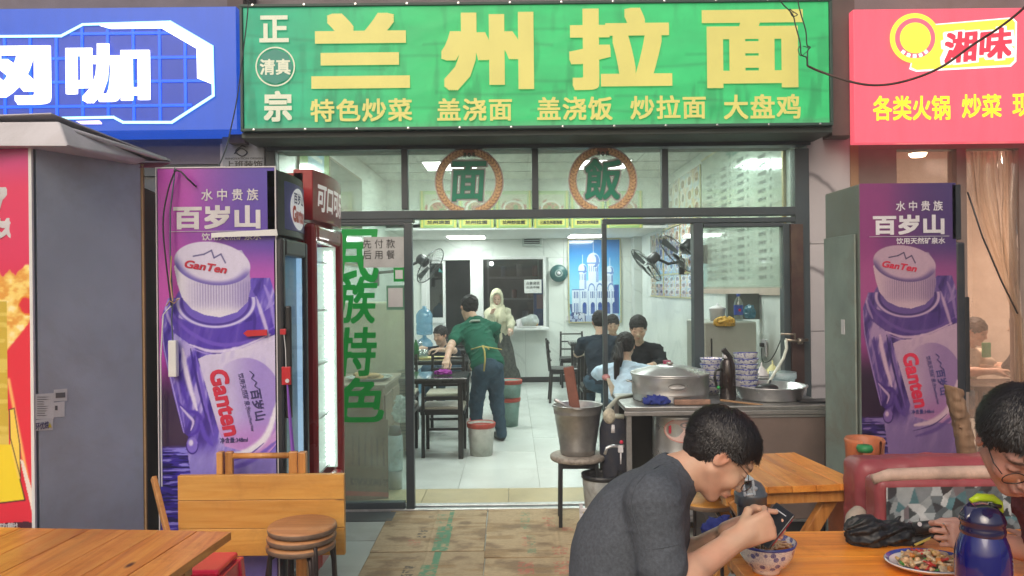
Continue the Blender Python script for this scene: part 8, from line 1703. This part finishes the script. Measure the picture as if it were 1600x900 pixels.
F = Field((J['pel'].x - .5, 11.8, 0), (J['pel'].x + .6, 12.7, 1.0), .014); F.cap(J['pel'] + V(0, 0, .05), (J['pel'].x + .06, 12.25, .12), .16, .27, .03); F.cut((0, 0, .04), (0, 0, -1)); F.cut((0, 0, .86), (0, 0, 1)); F.disp(lambda x, y, z: .012 * np.sin(x * 40 + noise3(x * 5, y * 5, z * 5, 3) * 3), .04); F.obj('skirt', pm('leaf_skirt', (.05, .055, .045), .9, 0, 1.6, 22), rwm)
# ---- diners inside ---------------------------------------------------------------------------
def seated(label, hx, hy, d, f, top, tlen=.50, yaw=None, hs=1.0, base=(.52, .34, .25), low=-.055, sleeve=.6, arms=None, bottom=True, wd=1.0, detail=False):
    """seated figure from its head position: f is the way it faces"""
    hc_ = P(hx, hy, d); fw = V(f[0], f[1], 0).normalized(); lt = V(0, 0, 1).cross(fw); nb_ = hc_ + V(0, 0, -.16) - fw * .07; ch = nb_ + V(0, 0, -.17) - fw * .06; pl_ = V(ch.x, ch.y, .56) - fw * .10
    J = dict(hc=hc_, hfr=frame(f, (0, 0, 1)), nb=nb_, che=ch, pel=pl_, shL=nb_ + lt * .185 + V(0, 0, -.07), shR=nb_ - lt * .185 + V(0, 0, -.07))
    for s_, g in (('L', 1), ('R', -1)): J['el' + s_] = J['sh' + s_] + fw * .12 + lt * g * .06 + V(0, 0, -.24); J['el' + s_].z = max(J['el' + s_].z, .78); J['wr' + s_] = J['el' + s_] + fw * .20 - lt * g * .10; J['wr' + s_].z = .80
    for s_, g in (('L', 1), ('R', -1)): J['hip' + s_] = pl_ + lt * g * .09 + V(0, 0, -.02); J['kn' + s_] = pl_ + lt * g * .11 + fw * .38 + V(0, 0, -.04); J['an' + s_] = V(J['kn' + s_].x, J['kn' + s_].y, .10)
    if arms: J.update(arms)
    return person(label, J, top, m_jean if bottom else None, h=.011, sleeve=sleeve, base=base, hs=hs, low=low, wd=wd, detail=detail, shoes=m_black) + (J,)
m_navy = pm('navy_tee', (.02, .03, .045), .9, 0, .2, 20, spec=.2)
seated('seated man in a navy t-shirt with his back turned under the blue poster', 937, 503, 8.6, (.05, 1, -.3), m_navy, sleeve=.7, arms=dict(elL=P(902, 553, 8.75), wrL=P(915, 548, 9.0)))
seated('seated man mostly hidden behind the man in navy', 957, 507, 9.9, (-.1, -1, -.3), m_navy)
seated('young man in a black long sleeved top seated facing the door, head lowered', 997, 513, 7.85, (-.15, -1, -.35), pm('black_top', (.012, .013, .016), .9, 0, .2, 20, spec=.2), sleeve=1.8, detail=True, hs=1.05)
rp_, _, Jp = seated('woman with a long black ponytail in a light blue shirt seated with her back turned', 977, 541, 6.95, (.15, 1, -.35), pm('light_blue_shirt', (.40, .52, .64), .9, 0, .1, 16, .2, 100, spec=.2), sleeve=1.7, hs=1.0)
F = Field(A(Jp['hc']) - .5, A(Jp['hc']) + .3, .008); a_ = P(968, 540, 6.83); F.cap(a_, P(966, 560, 6.76), .035, .04, .02); F.cap(P(966, 560, 6.76), P(962, 592, 6.74), .04, .018, .02); F.disp(lambda x, y, z: .007 * np.sin(x * 220 + 4 * noise3(x * 8, y * 8, z * 8, 1)), .03); F.obj('ponytail', m_hair, rp_)
seated('seated person with dark hair leaning on the farthest left table', 688, 524, 10.0, (-.5, -.85, -.2), m_navy, sleeve=.4)
seated('woman in a cream top looking at her phone inside the hotpot shop', 1524, 518, 7.0, (.5, -.8, -.3), pm('cream_top', (.55, .46, .36), .9, 0, .1), sleeve=.6, base=(.5, .28, .2), low=-.12)
seated('person in black seen from behind at the far right inside the hotpot shop', 1596, 510, 6.9, (-.6, .8, -.1), pm('black_top', (.012, .013, .016)), sleeve=.7)
q = P(1541, 546, 6.72); ph2 = thing('green_phone', 'green cased phone held by the woman inside the hotpot shop', 'phone', q); MB().box(q.x - .04, q.x + .04, q.y - .008, q.y + .006, q.z - .07, q.z + .06).build('casing', pm('green_case', (.02, .35, .12), .4), ph2, bev=.01)
dt2 = thing('hotpot_table', 'dark table before the woman inside the hotpot shop', 'table', (P(1540, 600, 6.6).x, 6.6, 0)); q = P(1545, 600, 6.5); MB().box(q.x - .3, q.x + .5, 6.2, 6.7, .70, .735).build('top', m_blackw, dt2, bev=.004)
for i in (-.25, .45):
    for j in (6.24, 6.62): MB().box(q.x + i, q.x + i + .04, j, j + .04, 0, .70).build('leg', m_blackw, dt2)
# ================================================================== thin even haze added as a steam and lens veil
hz = MB().box(-24, 24, -24, 40, -1.3, 7.0).build('haze', None); tag(hz, kind='stuff')
hm = bpy.data.materials.new('haze_air'); hm.use_nodes = True; t_ = hm.node_tree; t_.nodes.remove(t_.nodes['Principled BSDF'])
pv = t_.nodes.new('ShaderNodeVolumePrincipled'); pv.inputs['Color'].default_value = (.92, .92, .92, 1); pv.inputs['Density'].default_value = .011; pv.inputs['Anisotropy'].default_value = .2
t_.links.new(pv.outputs[0], t_.nodes['Material Output'].inputs['Volume']); hz.data.materials.append(hm)
SC.cycles.volume_bounces = 0
